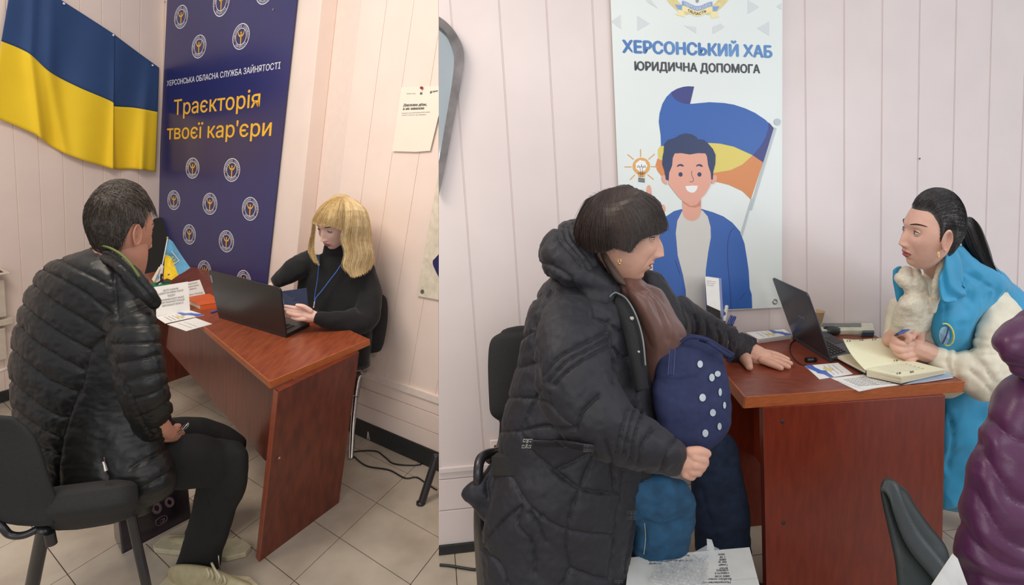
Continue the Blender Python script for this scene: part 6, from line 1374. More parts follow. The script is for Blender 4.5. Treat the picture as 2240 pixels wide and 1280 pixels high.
se = [zc2((190, 940), (240, 820), (300, 720)), zc2((300, 700), (250, 800), (195, 960), (200, 1100), (240, 1270)), zc2((620, 970), (480, 1040), (340, 1120), (240, 1240)), zc2((640, 1010), (500, 1080), (370, 1160), (270, 1275)), zc2((655, 1045), (530, 1110), (400, 1200), (310, 1290)), zc2((520, 860), (600, 900), (720, 960)), zc2((670, 1060), (730, 1120), (820, 1100)),
      zc2((640, 900), (660, 1080), (670, 1270)), zc6((340, 85), (450, 90), (560, 110), (600, 150)), zc6((530, 40), (460, 180), (400, 300)), zc6((285, 300), (400, 300), (560, 270), (760, 285)), zc6((400, 300), (480, 430), (620, 550), (780, 670)), zc6((780, 670), (820, 560), (880, 430)), zc6((780, 670), (900, 690), (1040, 700)), zc6((780, 670), (730, 780), (700, 930)), zc6((700, 930), (850, 955), (1000, 960)), zc6((700, 930), (600, 880), (450, 760), (330, 560)), zc6((700, 930), (690, 1050), (720, 1170)), zc6((720, 1170), (850, 1220), (960, 1240)), zc6((720, 1170), (660, 1280)),
      zc6((200, 970), (300, 860), (410, 780)), zc6((410, 780), (390, 900), (480, 1010), (500, 1200)), zc6((200, 970), (160, 1030)), zc6((300, 470), (210, 580), (190, 640), (200, 720)), zc6((470, 820), (520, 900), (560, 1000)), zc6((1060, 560), (1035, 750), (1000, 960), (960, 1240)), zc6((1180, 560), (1160, 700), (1120, 900), (1060, 1200)), zc6((160, 1040), (280, 1160), (330, 1280)),
      zc6((1090, 150), (1060, 260), (1010, 440)), zc6((1120, 160), (1100, 270), (1060, 450)), zc6((1170, 190), (1140, 290), (1100, 480)), zc6((760, 290), (800, 180), (900, 80)), zc6((590, 60), (620, 170), (760, 280)), zc6((640, 540), (730, 500), (840, 440)), zc6((1250, 280), (1180, 380), (1150, 500)), zc6((1380, 350), (1330, 440), (1300, 540)),
      zc4((400, 440), (420, 520), (400, 600)), zc4((480, 470), (500, 560), (480, 650)), zc4((560, 510), (580, 610), (570, 700)), zc4((640, 530), (660, 620), (650, 740)), zc4((730, 550), (740, 640), (700, 740)), zc6((940, 350), (980, 480), (1000, 680)), zc6((220, 90), (330, 85)), zc2((140, 800), (230, 740)), zc2((120, 1000), (190, 960)), zc2((110, 1180), (200, 1150))]
garment(pr, 'quilted_coat', [Rt, Ra, Rf, Rfar, Rfa], m_coat, voxel=.0045, seams=se, puff=.005, sw=8, groove=.0055, gw=2.6, wr=.0026, wscale=(30, 30, 22), seed=21)
# hood and collar
Rh = rings_from([(1222, 497, 1282, 489, 1.44, .06), (1198, 515, 1290, 512, 1.43, .09), (1184, 545, 1312, 560, 1.42, .11), (1183, 575, 1330, 590, 1.42, .115), (1200, 606, 1350, 618, 1.41, .11), (1240, 625, 1352, 645, 1.40, .09), (1270, 655, 1338, 668, 1.37, .06), (1284, 680, 1312, 684, 1.36, .03)], 60, 44, 2.3)
seh = [zc2((330, 330), (345, 400), (420, 490), (480, 560)), zc2((370, 320), (390, 400), (460, 490), (520, 580)), zc2((400, 310), (425, 390), (490, 480), (560, 560)), zc2((240, 540), (300, 560), (400, 620), (470, 740)), zc2((230, 545), (280, 630), (340, 650)), zc2((560, 500), (620, 570), (700, 660)), zc2((440, 300), (450, 360), (470, 420), (560, 480), (640, 560))]
garment(pr, 'hood', [Rh], m_coat, voxel=.0042, seams=seh, puff=.006, sw=8, groove=.004, gw=2.4, wr=.003, wscale=(34, 34, 22), seed=33)
Rc2 = rings_from([(1420, 606, 1448, 600, 1.55, .03), (1428, 640, 1466, 632, 1.56, .04), (1444, 680, 1492, 672, 1.56, .045), (1470, 715, 1506, 706, 1.55, .04), (1492, 735, 1506, 722, 1.54, .02)], 40, 28, 3)
garment(pr, 'collar', [Rc2], m_lin, voxel=.005, wr=.003, wscale=(24, 24, 20), seed=5)
# lapel facing: dark inner edge with zip
lap = [(1352, 640, 1.345), (1372, 652, 1.33), (1392, 690, 1.31), (1406, 740, 1.30), (1412, 800, 1.29), (1420, 850, 1.30)]
lap2 = [(1340, 668, 1.325), (1350, 690, 1.315), (1362, 720, 1.30), (1372, 760, 1.285), (1380, 810, 1.28), (1390, 860, 1.28)]
A_, B_ = catmull(lap, 30), catmull(lap2, 30)
G = [[Dp(*q) for q in A_], [Dp(*((A_[i]+B_[i])/2-[0, 0, .012])) for i in range(30)], [Dp(*q) for q in B_]]
o = obj('placket', MB().grid(G), m_lin, pr, smooth='all'); so = o.modifiers.new('t', 'SOLIDIFY'); so.thickness = .004
zz_ = obj('zipper', MB().tube([Dp(a, b, c-.008) for a, b, c in catmull([(1290, 692, 1.335), (1316, 668, 1.325), (1340, 643, 1.33), (1352, 642, 1.335), (1372, 656, 1.325), (1392, 692, 1.305), (1406, 742, 1.295), (1412, 800, 1.285)], 60)], .0022, 6), m_dgr, pr, smooth='all')
for u, v, t, r, m in ((1382, 697, 1.295, .006, m_met), (1286, 653, 1.345, .004, m_bolt), (1397, 770, 1.28, .004, m_met)):
    c = Dp(u, v, t); n_ = unit(EY-c); a = unit(np.cross(n_, [0, 0, 1])); obj('snap_button', MB().ell(c, [a*r, np.cross(a, n_)*r, n_*.003], 14, 8), m, pr, smooth='all')
# pocket tab with square metal emblem marks
coat_o = [c for c in pr.children if c.name.startswith('quilted_coat')][0]
cv = np.empty(len(coat_o.data.vertices)*3); coat_o.data.vertices.foreach_get('co', cv); cv = cv.reshape(-1, 3)+origin(pr); cq, cf_ = proj(cv)
def coat_t(u, v, lift=.004, r=9):
    d = np.hypot(cq[:, 0]-u, cq[:, 1]-v); ok = d < r; return (cf_[ok].min() if ok.any() else 1.3)-lift
def coat_patch(nm, L1, L2, m, lift=.006, n=20, seams=0):
    a, b = catmull(L1, n), catmull(L2, n); G = []
    for f in (0, .25, .5, .75, 1): G.append([Dp(*(a[i]*(1-f)+b[i]*f), coat_t(*(a[i]*(1-f)+b[i]*f), lift, 11)) for i in range(n)])
    o = obj(nm, MB().grid(G), m, pr, smooth='all'); so = o.modifiers.new('t', 'SOLIDIFY'); so.thickness = .004; so.offset = -1; return o
coat_patch('pocket_tab', zc6((425, 352), (520, 360), (640, 365), (750, 378), (870, 395)), zc6((418, 412), (500, 415), (600, 402), (720, 415), (860, 432)), m_coat)
for y in (368, 380, 392, 402): 
    l = catmull(zc6((480, y), (640, y-2), (800, y+22)), 20); obj('stitching', MB().tube([Dp(*q, coat_t(*q, .0085, 11)) for q in l], .0009, 4), m_lin, pr, smooth='all')
m_mark = mat('metal_mark', (196, 196, 190), rough=.35, metal=.5)
def marks(cx, cy, s, sk, m=m_mark, w_=1.0):
    t_ = coat_t(cx, cy, .011)
    q = lambda x, y: Dp(cx+x*s+y*sk*s, cy+y*s, t_)
    for sx in (-1, 1):
        for sy in (-1, 1):
            pth = [(sx*.12, sy*.12), (sx*.12, sy*.9), (sx*.9, sy*.9), (sx*.9, sy*.35), (sx*.5, sy*.35), (sx*.5, sy*.6)]
            obj('metal_mark', MB().tube([q(*p_) for p_ in pth], s*.085*w_*1.3/F*1.0, 5), m, pr)
marks(1153, 970.5, 10.5, -.2)
m_mark2 = mat('metal_mark_dark', (110, 108, 104), rough=.35, metal=.6)
marks(1285, 980, 8.5, -.1, m_mark2, .55); marks(1381, 1127, 10, -.1, m_mark2, .55); marks(1353, 1278, 9, -.1, m_mark2, .8)
# brown satin scarf and jumper
m_sat = mat('brown_satin', (112, 78, 68), rough=.36, var=.08, scale=8, sheen=.1); m_olv = mat('jumper_taupe', (86, 68, 58), rough=.8)
Rs = rings_from([(1338, 604, 1418, 622, 1.425, .055), (1346, 622, 1436, 630, 1.43, .08), (1356, 645, 1450, 640, 1.43, .1), (1380, 690, 1478, 690, 1.44, .11), (1396, 740, 1500, 735, 1.45, .11), (1404, 800, 1490, 800, 1.47, .1), (1412, 880, 1470, 880, 1.48, .09)], 70, 44)
fo = [zc2((730, 640), (760, 760), (830, 900), (900, 1050)), zc2((790, 680), (900, 760), (960, 880), (1000, 1010)), zc2((870, 680), (980, 780), (1050, 900), (1080, 1000)), zc2((700, 620), (720, 740), (800, 900))]
garment(pr, 'satin_scarf', [Rs], m_sat, voxel=.0045, seams=fo, puff=.006, sw=16, groove=.002, gw=4, wr=.0015, wscale=(20, 20, 9), seed=41)
Rn = rings_from([(1310, 548, 1330, 552, 1.40, .06), (1318, 575, 1352, 590, 1.39, .075), (1340, 610, 1372, 622, 1.385, .07)], 20, 30)
garment(pr, 'jumper_neck', [Rn], m_olv, voxel=.005, wr=.002)
# jeans
m_jean = mat('denim_blue', (36, 80, 112), rough=.85, var=.14, scale=26, bump=.2, bscale=700, detail=8); m_jean2 = mat('denim_dark', (28, 42, 66), rough=.9, var=.12, scale=40, bump=.15, bscale=700)
J1 = along([(1310, 1090, 1.47, 52, .08), (1400, 1092, 1.45, 58, .085), (1458, 1102, 1.44, 57, .085), (1470, 1110, 1.45, 46, .07)], 40, 34); J2 = rings_from([(1408, 1048, 1508, 1070, 1.45, .07), (1400, 1090, 1522, 1105, 1.45, .085), (1393, 1140, 1518, 1145, 1.47, .08), (1388, 1195, 1502, 1198, 1.49, .075), (1385, 1300, 1490, 1300, 1.53, .065), (1390, 1420, 1480, 1420, 1.6, .06)], 60, 34)
garment(pr, 'jeans', [J1, J2], m_jean, voxel=.0065, seams=[zc6((1190, 880), (1198, 980), (1188, 1090)), zc6((1160, 770), (1260, 780), (1350, 740)), zc6((1130, 900), (1200, 890), (1330, 900), (1420, 870))], puff=.004, sw=8, groove=.002, wr=.0055, wscale=(12, 12, 16), seed=51)
obj('stitching', MB().tube([Dp(a, b, 1.375) for a, b in catmull(zc6((1192, 885), (1199, 980), (1188, 1085)), 20)], .0009, 4), mat('stitch_pale', (170, 170, 150)), pr)
J3 = along([(1440, 985, 1.62, 50, .08), (1530, 990, 1.68, 50, .08), (1562, 1000, 1.72, 48, .075)], 30, 30); J4 = rings_from([(1514, 955, 1604, 955, 1.70, .06), (1510, 985, 1614, 975, 1.72, .075), (1512, 1050, 1627, 1046, 1.74, .075), (1518, 1120, 1636, 1110, 1.77, .07), (1522, 1190, 1643, 1190, 1.8, .065), (1530, 1290, 1640, 1290, 1.85, .06)], 50, 30)
garment(pr, 'jeans', [J3, J4], m_jean2, voxel=.008, seams=[zc6((1560, 680), (1590, 800), (1640, 930), (1660, 1000))], puff=.003, sw=7, wr=.005, wscale=(10, 10, 12), seed=61)
for dx, lab in ((0, 'dark boot'), (1, None)):
    z_ = Zp(1440, 1430) if dx == 0 else Zp(1585, 1330); obj('boot', MB().ell(z_+V3(.05, .0, .05), [(.13, 0, 0), (0, .05, 0), (0, 0, .05)], 24, 12), m_pk, pr, smooth='all')
# hair: short layered bob
m_hc = mat('hair_dark_brown', (48, 38, 34), rough=.5, var=.08, scale=90); m_hc2 = mat('hair_brown_light', (72, 56, 48), rough=.4, var=.15)
HV = rings_from([(1344, 414, 1386, 412, 1.42, .04), (1308, 427, 1424, 427, 1.42, .08), (1276, 450, 1448, 452, 1.42, .095), (1264, 480, 1420, 484, 1.425, .10), (1256, 508, 1400, 510, 1.43, .098), (1256, 530, 1386, 532, 1.43, .09), (1274, 545, 1352, 548, 1.43, .07), (1296, 556, 1330, 556, 1.43, .05)], 70, 60)
gv = remeshed(MB().loft(HV), .005, 2); V_ = np.array(gv.v); N_ = normals(V_, gv.f); V_ = V_+N_*(.003*vnoise(V_*[90, 90, 26], 3))[:, None]; gv.v = [tuple(x) for x in V_]
hr = obj('hair', gv, m_hc, pr, smooth='all')
H1 = [[(1352, 412, 1.34), (1400, 418, 1.33), (1440, 445, 1.335), (1456, 480, 1.345), (1459, 503, 1.35)], [(1350, 413, 1.33), (1392, 424, 1.31), (1426, 454, 1.31), (1442, 488, 1.32), (1444, 512, 1.325)], [(1348, 414, 1.325), (1382, 430, 1.295), (1410, 462, 1.29), (1424, 494, 1.295), (1424, 517, 1.30)], [(1346, 415, 1.32), (1370, 436, 1.285), (1392, 470, 1.275), (1404, 502, 1.275), (1402, 526, 1.28)], [(1344, 416, 1.32), (1358, 440, 1.28), (1374, 480, 1.265), (1384, 518, 1.265), (1380, 552, 1.27)]]
H2 = [[(1344, 416, 1.32), (1358, 440, 1.28), (1374, 480, 1.265), (1384, 518, 1.265), (1380, 552, 1.27)], [(1342, 416, 1.32), (1346, 444, 1.28), (1356, 484, 1.262), (1364, 520, 1.262), (1364, 549, 1.268)], [(1340, 416, 1.32), (1334, 446, 1.282), (1338, 486, 1.262), (1344, 516, 1.262), (1346, 541, 1.268)]]
H3 = [[(1340, 416, 1.32), (1334, 446, 1.282), (1338, 486, 1.262), (1344, 516, 1.262), (1346, 541, 1.268)], [(1338, 415, 1.325), (1318, 444, 1.29), (1314, 486, 1.275), (1316, 520, 1.275), (1322, 552, 1.285)], [(1336, 415, 1.33), (1304, 440, 1.305), (1290, 480, 1.295), (1288, 518, 1.295), (1296, 552, 1.30)], [(1334, 414, 1.34), (1290, 440, 1.33), (1270, 478, 1.325), (1264, 515, 1.325), (1270, 544, 1.33)], [(1332, 414, 1.36), (1280, 440, 1.37), (1262, 478, 1.37), (1252, 512, 1.37), (1254, 536, 1.37)]]
for gd, st in ((H1, ((1394, 412), (1385, 411), (1376, 410), (1367, 409), (1358, 409))), (H2, ((1358, 409), (1350, 409), (1342, 410))), (H3, ((1342, 410), (1330, 413), (1318, 417), (1306, 423), (1296, 430)))):
    for g_, s_ in zip(gd, st): g_[0] = (s_[0], s_[1], 1.35)
for gd, n1, dn_ in ((H1, 420, 22), (H2, 300, 26), (H3, 420, 22)):
    obj('hair_lock', sheet(gd, 0, dens=dn_, groove=.0007, th=.008), m_hc, hr, smooth='all'); obj('hair_strands', lockstrands(gd, n1*2, .0006, off=.004, jit=4.5, seed=n1), m_hc, hr)['kind'] = 'stuff'; obj('brown_strands', lockstrands(gd, n1//2, .0005, off=.0045, jit=4.5, seed=n1+1), m_hc2, hr)['kind'] = 'stuff'
R = np.random.RandomState(5); fz_ = MB()
for k in range(46):
    a = R.uniform(0, 1); u, v = 1296+120*a, 432-20*math.sin(a*3.1)+R.uniform(0, 4); s_ = 1 if a > .45 else -1; fz_.tube([Dp(u, v, 1.40), Dp(u+s_*R.uniform(2, 8), v-R.uniform(2, 5), 1.40), Dp(u+s_*R.uniform(8, 18), v-R.uniform(0, 6), 1.40)], [.0003, .0003, .0001], 3)
obj('loose_hairs', fz_, m_hc2, hr)['kind'] = 'stuff'
obj('earring', MB().tube([Dp(1355+3*math.cos(a), 570+5*math.sin(a), 1.285) for a in np.linspace(0, 6.28, 13)[:-1]], .0016, 6, closed=True).sph(Dp(1355, 577, 1.283), .0035, 10, 8).sph(Dp(1356, 569, 1.281), .0025, 8, 6), mat('gold', (222, 186, 130), metal=.9, rough=.2), pr, smooth='all')
# dotted tote bag on her lap
m_tote = mat('tote_navy', (36, 44, 82), rough=.8, var=.08, scale=60, bump=.2, bscale=500); m_tdot = mat('tote_dot_white', (178, 188, 194), rough=.6)
bg = thing('tote_bag', 'navy blue tote bag with white dots held on the lap of the coat wearer', 'bag', Dp(1515, 985, 1.36))
Rb = rings_from([(1446, 752, 1556, 742, 1.42, .03), (1442, 760, 1577, 764, 1.41, .045), (1438, 790, 1585, 797, 1.40, .055), (1432, 830, 1590, 840, 1.39, .065), (1433, 880, 1597, 900, 1.38, .07), (1440, 930, 1594, 938, 1.38, .07), (1462, 968, 1576, 968, 1.375, .06), (1490, 986, 1552, 985, 1.37, .035)], 70, 50, 4.5)
gb = cloth([Rb], .0055, seams=[zc4((120, 900), (240, 915), (400, 900)), zc4((150, 690), (330, 670), (500, 690), (590, 720)), zc4((300, 620), (420, 640), (540, 730))], puff=.004, sw=7, groove=.0015, gw=3, wr=.005, wscale=(9, 9, 13), seed=71)
bo = obj('bag_body', gb, m_tote, bg, smooth='all'); gN = normals(np.array(gb.v), gb.f)
for cx, cy, rx, ry in ((1531.6, 796.7, 6, 8), (1557.4, 826, 6, 8.5), (1570, 818, 6.5, 6.5), (1575.5, 858, 3.6, 8.5), (1537, 870, 7.2, 8.5), (1585, 886.7, 3.2, 7.5), (1559.5, 903, 6.5, 8), (1574, 933, 4.5, 8), (1543, 948, 6.5, 8.5)):
    p, n_ = surf_at(gb, gN, (cx, cy), 5); t_ = proj(p)[1]-.004
    ring = []
    for k in range(18):
        a = 2*math.pi*k/18; ring.append((cx+rx*math.cos(a), cy+ry*math.sin(a)))
    gr = np.cross(n_, [0, 0, 1]); P_ = [PLp(u, v, p+unit(EY-p)*.0015, n_) for u, v in ring]; obj('dot', MB().prism(P_, unit(EY-p)*.0008), m_tdot, bg)
def strap(parent, pts, w_, m, nm='strap', th=.003):
    K = catmull(pts, 30); A, B = [], []
    for i in range(30):
        d = unit(K[min(i+1, 29)][:2]-K[max(i-1, 0)][:2]); n_ = np.array([-d[1], d[0], 0])*w_/2; A.append(Dp(*(K[i]+n_))); B.append(Dp(*(K[i]-n_)))
    o = obj(nm, MB().grid([A, B]), m, parent, smooth='all'); so = o.modifiers.new('t', 'SOLIDIFY'); so.thickness = th; return o
strap(bg, [(1490, 750, 1.36), (1510, 738, 1.35), (1545, 742, 1.34), (1580, 762, 1.34), (1606, 778, 1.35)], 9, m_tote, 'handle'); strap(bg, [(1530, 742, 1.37), (1555, 752, 1.33), (1585, 772, 1.33), (1600, 782, 1.34), (1590, 790, 1.36)], 9, m_tote, 'handle')
strap(bg, [(1471, 764, 1.325), (1468, 790, 1.315), (1467, 820, 1.305)], 11, m_tote, 'webbing')
for dx in (-6, 6): obj('stitching', MB().tube([Dp(1471+dx, 764, 1.318), Dp(1467+dx, 820, 1.298)], .0008, 4), flat('thread_blue', (70, 84, 130)), bg)

# ---------------------------------------------------------------- worker in the blue vest
z8 = lambda *p: px3(p, 1860, 380, 4.0); z5 = lambda *p: px3(p, 1680, 560, 3.2)
pr = person('dark haired woman with ponytail in a bright blue vest over a cream jacket', Zp(2150, 1250))
pw_ = Pose(2034, 506, 1.65, -52, 14, 22, 1.07); PW = dict(w=.97, full=.1, eye=1.25, brow=.022, ear=1.05)
skin_w = skin_mat('skin_worker', (222, 176, 156), (174, 88, 90))
tb_ = 1.80
H_ = lambda u, v, d, r: (u, v, tb_+d, r)
hw1 = hand_mesh([[H_(2046, 778, .02, 20), H_(2020, 768, 0, 25), H_(2000, 760, -.01, 22)],     # front hand
  [H_(1998, 772, -.02, 8.5), H_(1976, 778, -.03, 7.5), H_(1962, 770, -.02, 7), H_(1958, 762, 0, 6)],
  [H_(1994, 762, -.02, 8.5), H_(1968, 766, -.035, 7.5), H_(1954, 758, -.02, 7), H_(1952, 750, 0, 6)],
  [H_(1994, 752, -.02, 8.5), H_(1970, 752, -.035, 7.5), H_(1958, 744, -.02, 7), H_(1957, 738, 0, 6)],
  [H_(2000, 782, -.01, 8), H_(1986, 790, -.02, 7), H_(1978, 780, -.01, 6.5)],
  [H_(2012, 748, -.02, 9), H_(2016, 730, -.03, 8), H_(2026, 722, -.02, 6.5)]])
hw2 = hand_mesh([[H_(1950, 742, .06, 18), H_(1966, 734, .04, 20), H_(1984, 732, .02, 18)],
  [H_(1976, 722, .0, 8.5), H_(1988, 708, -.02, 7.5), H_(2004, 718, -.03, 7), H_(2006, 730, -.03, 6)],
  [H_(1968, 726, .0, 8.5), H_(1984, 716, -.03, 7.5), H_(1998, 726, -.04, 7), H_(1996, 738, -.04, 6)],
  [H_(1962, 734, .0, 8.5), H_(1976, 728, -.035, 7.5), H_(1988, 738, -.045, 7), H_(1984, 748, -.04, 6)],
  [H_(1988, 704, .0, 7.5), H_(2004, 700, -.01, 6.5), H_(2014, 712, -.02, 6)],
  [H_(1994, 738, .0, 9), H_(2008, 724, -.01, 8), H_(2022, 720, -.01, 6.5)]])
finish_head(pr, pw_, PW, [[(2050, 540, 1.68, 30), (2054, 575, 1.72, 30), (2064, 620, 1.8, 30)], [(2090, 690, 1.9, 35), (2100, 800, 1.95, 40), (2120, 950, 2.0, 40)], [(2180, 710, 1.82, 18), (2160, 810, 1.78, 20), (2050, 778, 1.82, 14)], [(2000, 690, 1.86, 16), (1955, 742, 1.88, 13)]], [hw1, hw2], skin_w, gaze=(.22, .02), mats=mat('iris_hazel', (38, 29, 22), rough=.2))
m_vest = mat('vest_blue', (44, 150, 194), rough=.55, var=.05, scale=10, bump=.06, bscale=300, sheen=.1); m_fle = mat('fleece_cream', (222, 212, 190), rough=.95, var=.05, scale=160, bump=.35, bscale=400, sheen=.2); m_jkt = mat('jacket_cream', (228, 218, 194), rough=.55, var=.03, scale=20, bump=.08, bscale=200)
# cream jacket: chest, sleeves
Rch = rings_from([(2010, 610, 2100, 600, 1.8, .08), (1970, 660, 2150, 640, 1.85, .11), (1952, 720, 2150, 720, 1.88, .13), (1960, 800, 2150, 800, 1.92, .13), (1990, 860, 2160, 860, 1.95, .13)], 60, 44)
Rsl = along([(2166, 650, 1.83, 34, .075), (2188, 700, 1.79, 52, .085), (2190, 770, 1.77, 62, .085), (2168, 822, 1.76, 56, .08), (2120, 812, 1.77, 44, .065), (2075, 792, 1.79, 32, .05), (2042, 778, 1.805, 24, .038)], 80, 40)
Rsf = along([(1975, 670, 1.9, 30, .06), (1958, 710, 1.9, 22, .05), (1948, 742, 1.885, 17, .035)], 40, 28)
sj = [z5((1450, 570), (1560, 590), (1700, 560)), z5((1440, 690), (1560, 700), (1680, 680)), z5((1440, 640), (1530, 640)), z5((1270, 640), (1255, 730), (1280, 830)), z5((1330, 650), (1310, 740), (1330, 870)), z5((1450, 700), (1520, 780), (1560, 860)), z5((1420, 800), (1480, 860), (1560, 950)), z5((1600, 600), (1640, 700), (1620, 820)), z5((1560, 300), (1680, 340), (1760, 420))]
garment(pr, 'jacket', [Rch, Rsl, Rsf], m_jkt, voxel=.006, seams=sj, puff=.007, sw=11, groove=.003, gw=3, wr=.005, wscale=(15, 15, 15), seed=81)
# fleece collar / scarf
Rk = rings_from([(1972, 588, 2018, 594, 1.73, .025), (1960, 612, 2024, 618, 1.72, .035), (1978, 640, 2030, 640, 1.74, .045), (1965, 668, 2040, 662, 1.74, .065), (1956, 700, 2040, 690, 1.77, .06), (1960, 730, 2036, 720, 1.80, .05)], 60, 36)
Rk2 = along([(2076, 552, 1.66, 7, .012), (2060, 590, 1.67, 9, .014), (2048, 630, 1.68, 9, .014), (2038, 680, 1.72, 8, .014)], 40, 24)
garment(pr, 'fleece_collar', [Rk, Rk2], m_fle, voxel=.005, seams=[z8((545, 830), (555, 900), (540, 1000)), z8((620, 860), (690, 980), (700, 1100)), z8((400, 960), (440, 1020), (500, 1065))], puff=.006, sw=9, groove=.003, gw=3, wr=.003, wscale=(40, 40, 40), seed=91)
# vest
Rv = rings_from([(2072, 545, 2108, 542, 1.72, .04), (2058, 580, 2150, 580, 1.76, .08), (2048, 620, 2206, 618, 1.8, .12), (2040, 660, 2190, 655, 1.82, .13), (2032, 700, 2146, 700, 1.82, .13), (2036, 745, 2132, 745, 1.84, .13), (2052, 800, 2128, 800, 1.9, .1)], 80, 50, 2.6)
Rv2 = along([(2096, 548, 1.80, 14, .05), (2150, 598, 1.86, 22, .08), (2205, 645, 1.9, 26, .09), (2260, 700, 1.92, 30, .09)], 40, 30)
Rv3 = rings_from([(1953, 592, 1972, 583, 1.80, .015), (1952, 610, 1984, 608, 1.80, .02), (1957, 640, 1988, 640, 1.80, .02), (1962, 664, 1980, 656, 1.80, .012)], 30, 20)
garment(pr, 'blue_vest', [Rv, Rv2], m_vest, voxel=.005, seams=[z8((1000, 870), (1120, 930), (1270, 1020)), z8((840, 900), (850, 1000), (820, 1130)), z8((980, 920), (1010, 1010), (1010, 1080)), z5((1240, 350), (1230, 480), (1240, 600)), z8((720, 1000), (700, 1150), (690, 1270))], puff=.004, sw=10, groove=.002, gw=3, wr=.006, wscale=(12, 12, 9), seed=101)
garment(pr, 'vest_front_edge', [Rv3], m_vest, voxel=.004, wr=.003)
# vest collar flap folded over
fl_ = [[(2086, 532, 1.64), (2100, 560, 1.655), (2108, 600, 1.665), (2104, 622, 1.665)], [(2072, 560, 1.625), (2078, 590, 1.635), (2086, 620, 1.645), (2114, 645, 1.655)], [(2056, 610, 1.64), (2058, 640, 1.65), (2066, 660, 1.655), (2090, 658, 1.655)]]
o = obj('vest_collar', MB().grid([[Dp(q[0], q[1], q[2]-.004*math.sin(i*.6)) for i, q in enumerate(catmull(np.array(r), 24))] for r in [list(x) for x in np.transpose(np.array([catmull(np.array(f), 10) for f in fl_]), (1, 0, 2))]]), m_vest, pr, smooth='all'); so = o.modifiers.new('t', 'SOLIDIFY'); so.thickness = .004
Rsk = rings_from([(2050, 800, 2190, 800, 1.97, .14), (2048, 880, 2196, 880, 1.97, .15), (2044, 980, 2200, 980, 1.99, .15), (2044, 1060, 2200, 1060, 2.02, .14), (2048, 1108, 2196, 1104, 2.04, .13)], 60, 44, 3)
garment(pr, 'vest_skirt', [Rsk], m_vest, voxel=.008, seams=[z8((860, 2100), (900, 2300), (880, 2600))], puff=.003, wr=.012, wscale=(7, 7, 5), seed=111)
Rlg = rings_from([(2075, 1080, 2180, 1080, 2.05, .1), (2080, 1150, 2170, 1150, 2.1, .09), (2085, 1250, 2160, 1250, 2.16, .08)], 20, 24); 
garment(pr, 'trousers', [rings_from([(2085, 1060, 2190, 1060, 2.06, .08), (2110, 1120, 2190, 1120, 2.1, .07), (2120, 1190, 2185, 1190, 2.2, .06)], 20, 24)], m_trs, voxel=.012, wr=.004)
# oval badge print on the vest
vo = [c for c in pr.children if c.name.startswith('blue_vest')][0]; vv = np.empty(len(vo.data.vertices)*3); vo.data.vertices.foreach_get('co', vv); vv = vv.reshape(-1, 3)+origin(pr); vq, vf = proj(vv)
def vest_t(u, v, l=.004):
    d = np.hypot(vq[:, 0]-u, vq[:, 1]-v); ok = d < 8; return (vf[ok].min() if ok.any() else 1.72)-l
cen = (2071, 731)
obj('badge_ring', MB().tube([Dp(2070+16*math.cos(a)+3*math.sin(a), 732+24*math.sin(a), vest_t(2070+16*math.cos(a), 732+24*math.sin(a), .003)) for a in np.linspace(-1.9, 1.9, 24)], .0026, 6), flat('badge_yellow', (226, 222, 120)), pr, smooth='all')
obj('badge_field', MB().add([Dp(2066+12*math.cos(a), 734+20*math.sin(a), vest_t(2066+12*math.cos(a), 734+20*math.sin(a), .003)) for a in np.linspace(0, 6.28, 17)[:-1]], [tuple(range(16))]), flat('badge_pale_blue', (150, 190, 214)), pr)
obj('badge_mark', MB().tube([Dp(2062, 752, vest_t(2062, 752, .006)), Dp(2070, 735, vest_t(2070, 735, .006)), Dp(2075, 716, vest_t(2075, 716, .006))], .002, 6), flat('badge_navy', (50, 70, 120)), pr)
# hair pulled back and ponytail
m_hw = mat('hair_near_black', (52, 48, 47), rough=.45, var=.08, scale=80); m_hw2 = mat('hair_sheen', (74, 70, 68), rough=.35, var=.1)
def mk_w(X, Y, Z_):
    hl = np.where(Y > 0, .10+.46*sstep(Y, .05, .62)+.0*X, .10-.75*sstep(-Y, .15, .6)); hl = hl-.3*G_(Y, .16, .07)*(np.abs(X) > .6)
    return sstep(Z_, hl-.02, hl+.34)
lf_w = lambda X, Y, Z_: .006+.005*np.clip(Z_, 0, 1)+.004*np.clip(-Y, 0, 1)
hs, _ = scalp(PW, pw_, mk_w, lf_w, amp=.0008)
hr = obj('hair', hs, m_hw, pr, smooth='all')
fl_w = lambda d: V3(-d[0]*.6, -1, -.15 if d[2] > 0 else .25)
obj('hair_strands', hairs(PW, pw_, mk_w, fl_w, lambda v: .12, lf_w, 3200, .0005, pts=9, loose=.0001, jit=.04, lo=.01), m_hw, hr)['kind'] = 'stuff'; obj('sheen_strands', hairs(PW, pw_, mk_w, fl_w, lambda v: .12, lf_w, 600, .0005, seed=6, pts=9, loose=.0001, jit=.04, lo=.01), m_hw2, hr)['kind'] = 'stuff'
Pt = along([(2098, 494, 1.70, 14, .03), (2118, 500, 1.74, 24, .036), (2132, 530, 1.77, 26, .036), (2148, 562, 1.79, 22, .03), (2166, 592, 1.81, 13, .02), (2186, 608, 1.82, 6, .01), (2200, 622, 1.83, 2, .005)], 60, 40)
gp_ = MB().loft(Pt); V_ = np.array(gp_.v).reshape(-1, 40, 3); c_ = V_.mean(1, keepdims=True); k_ = np.arange(40); V_ = V_+(V_-c_)*(.06*np.sin(k_*2.1)+.05*np.sin(k_*3.7))[None, :, None]; gp_.v = [tuple(x) for x in V_.reshape(-1, 3)]
obj('ponytail', gp_, m_hw, hr, smooth='all')
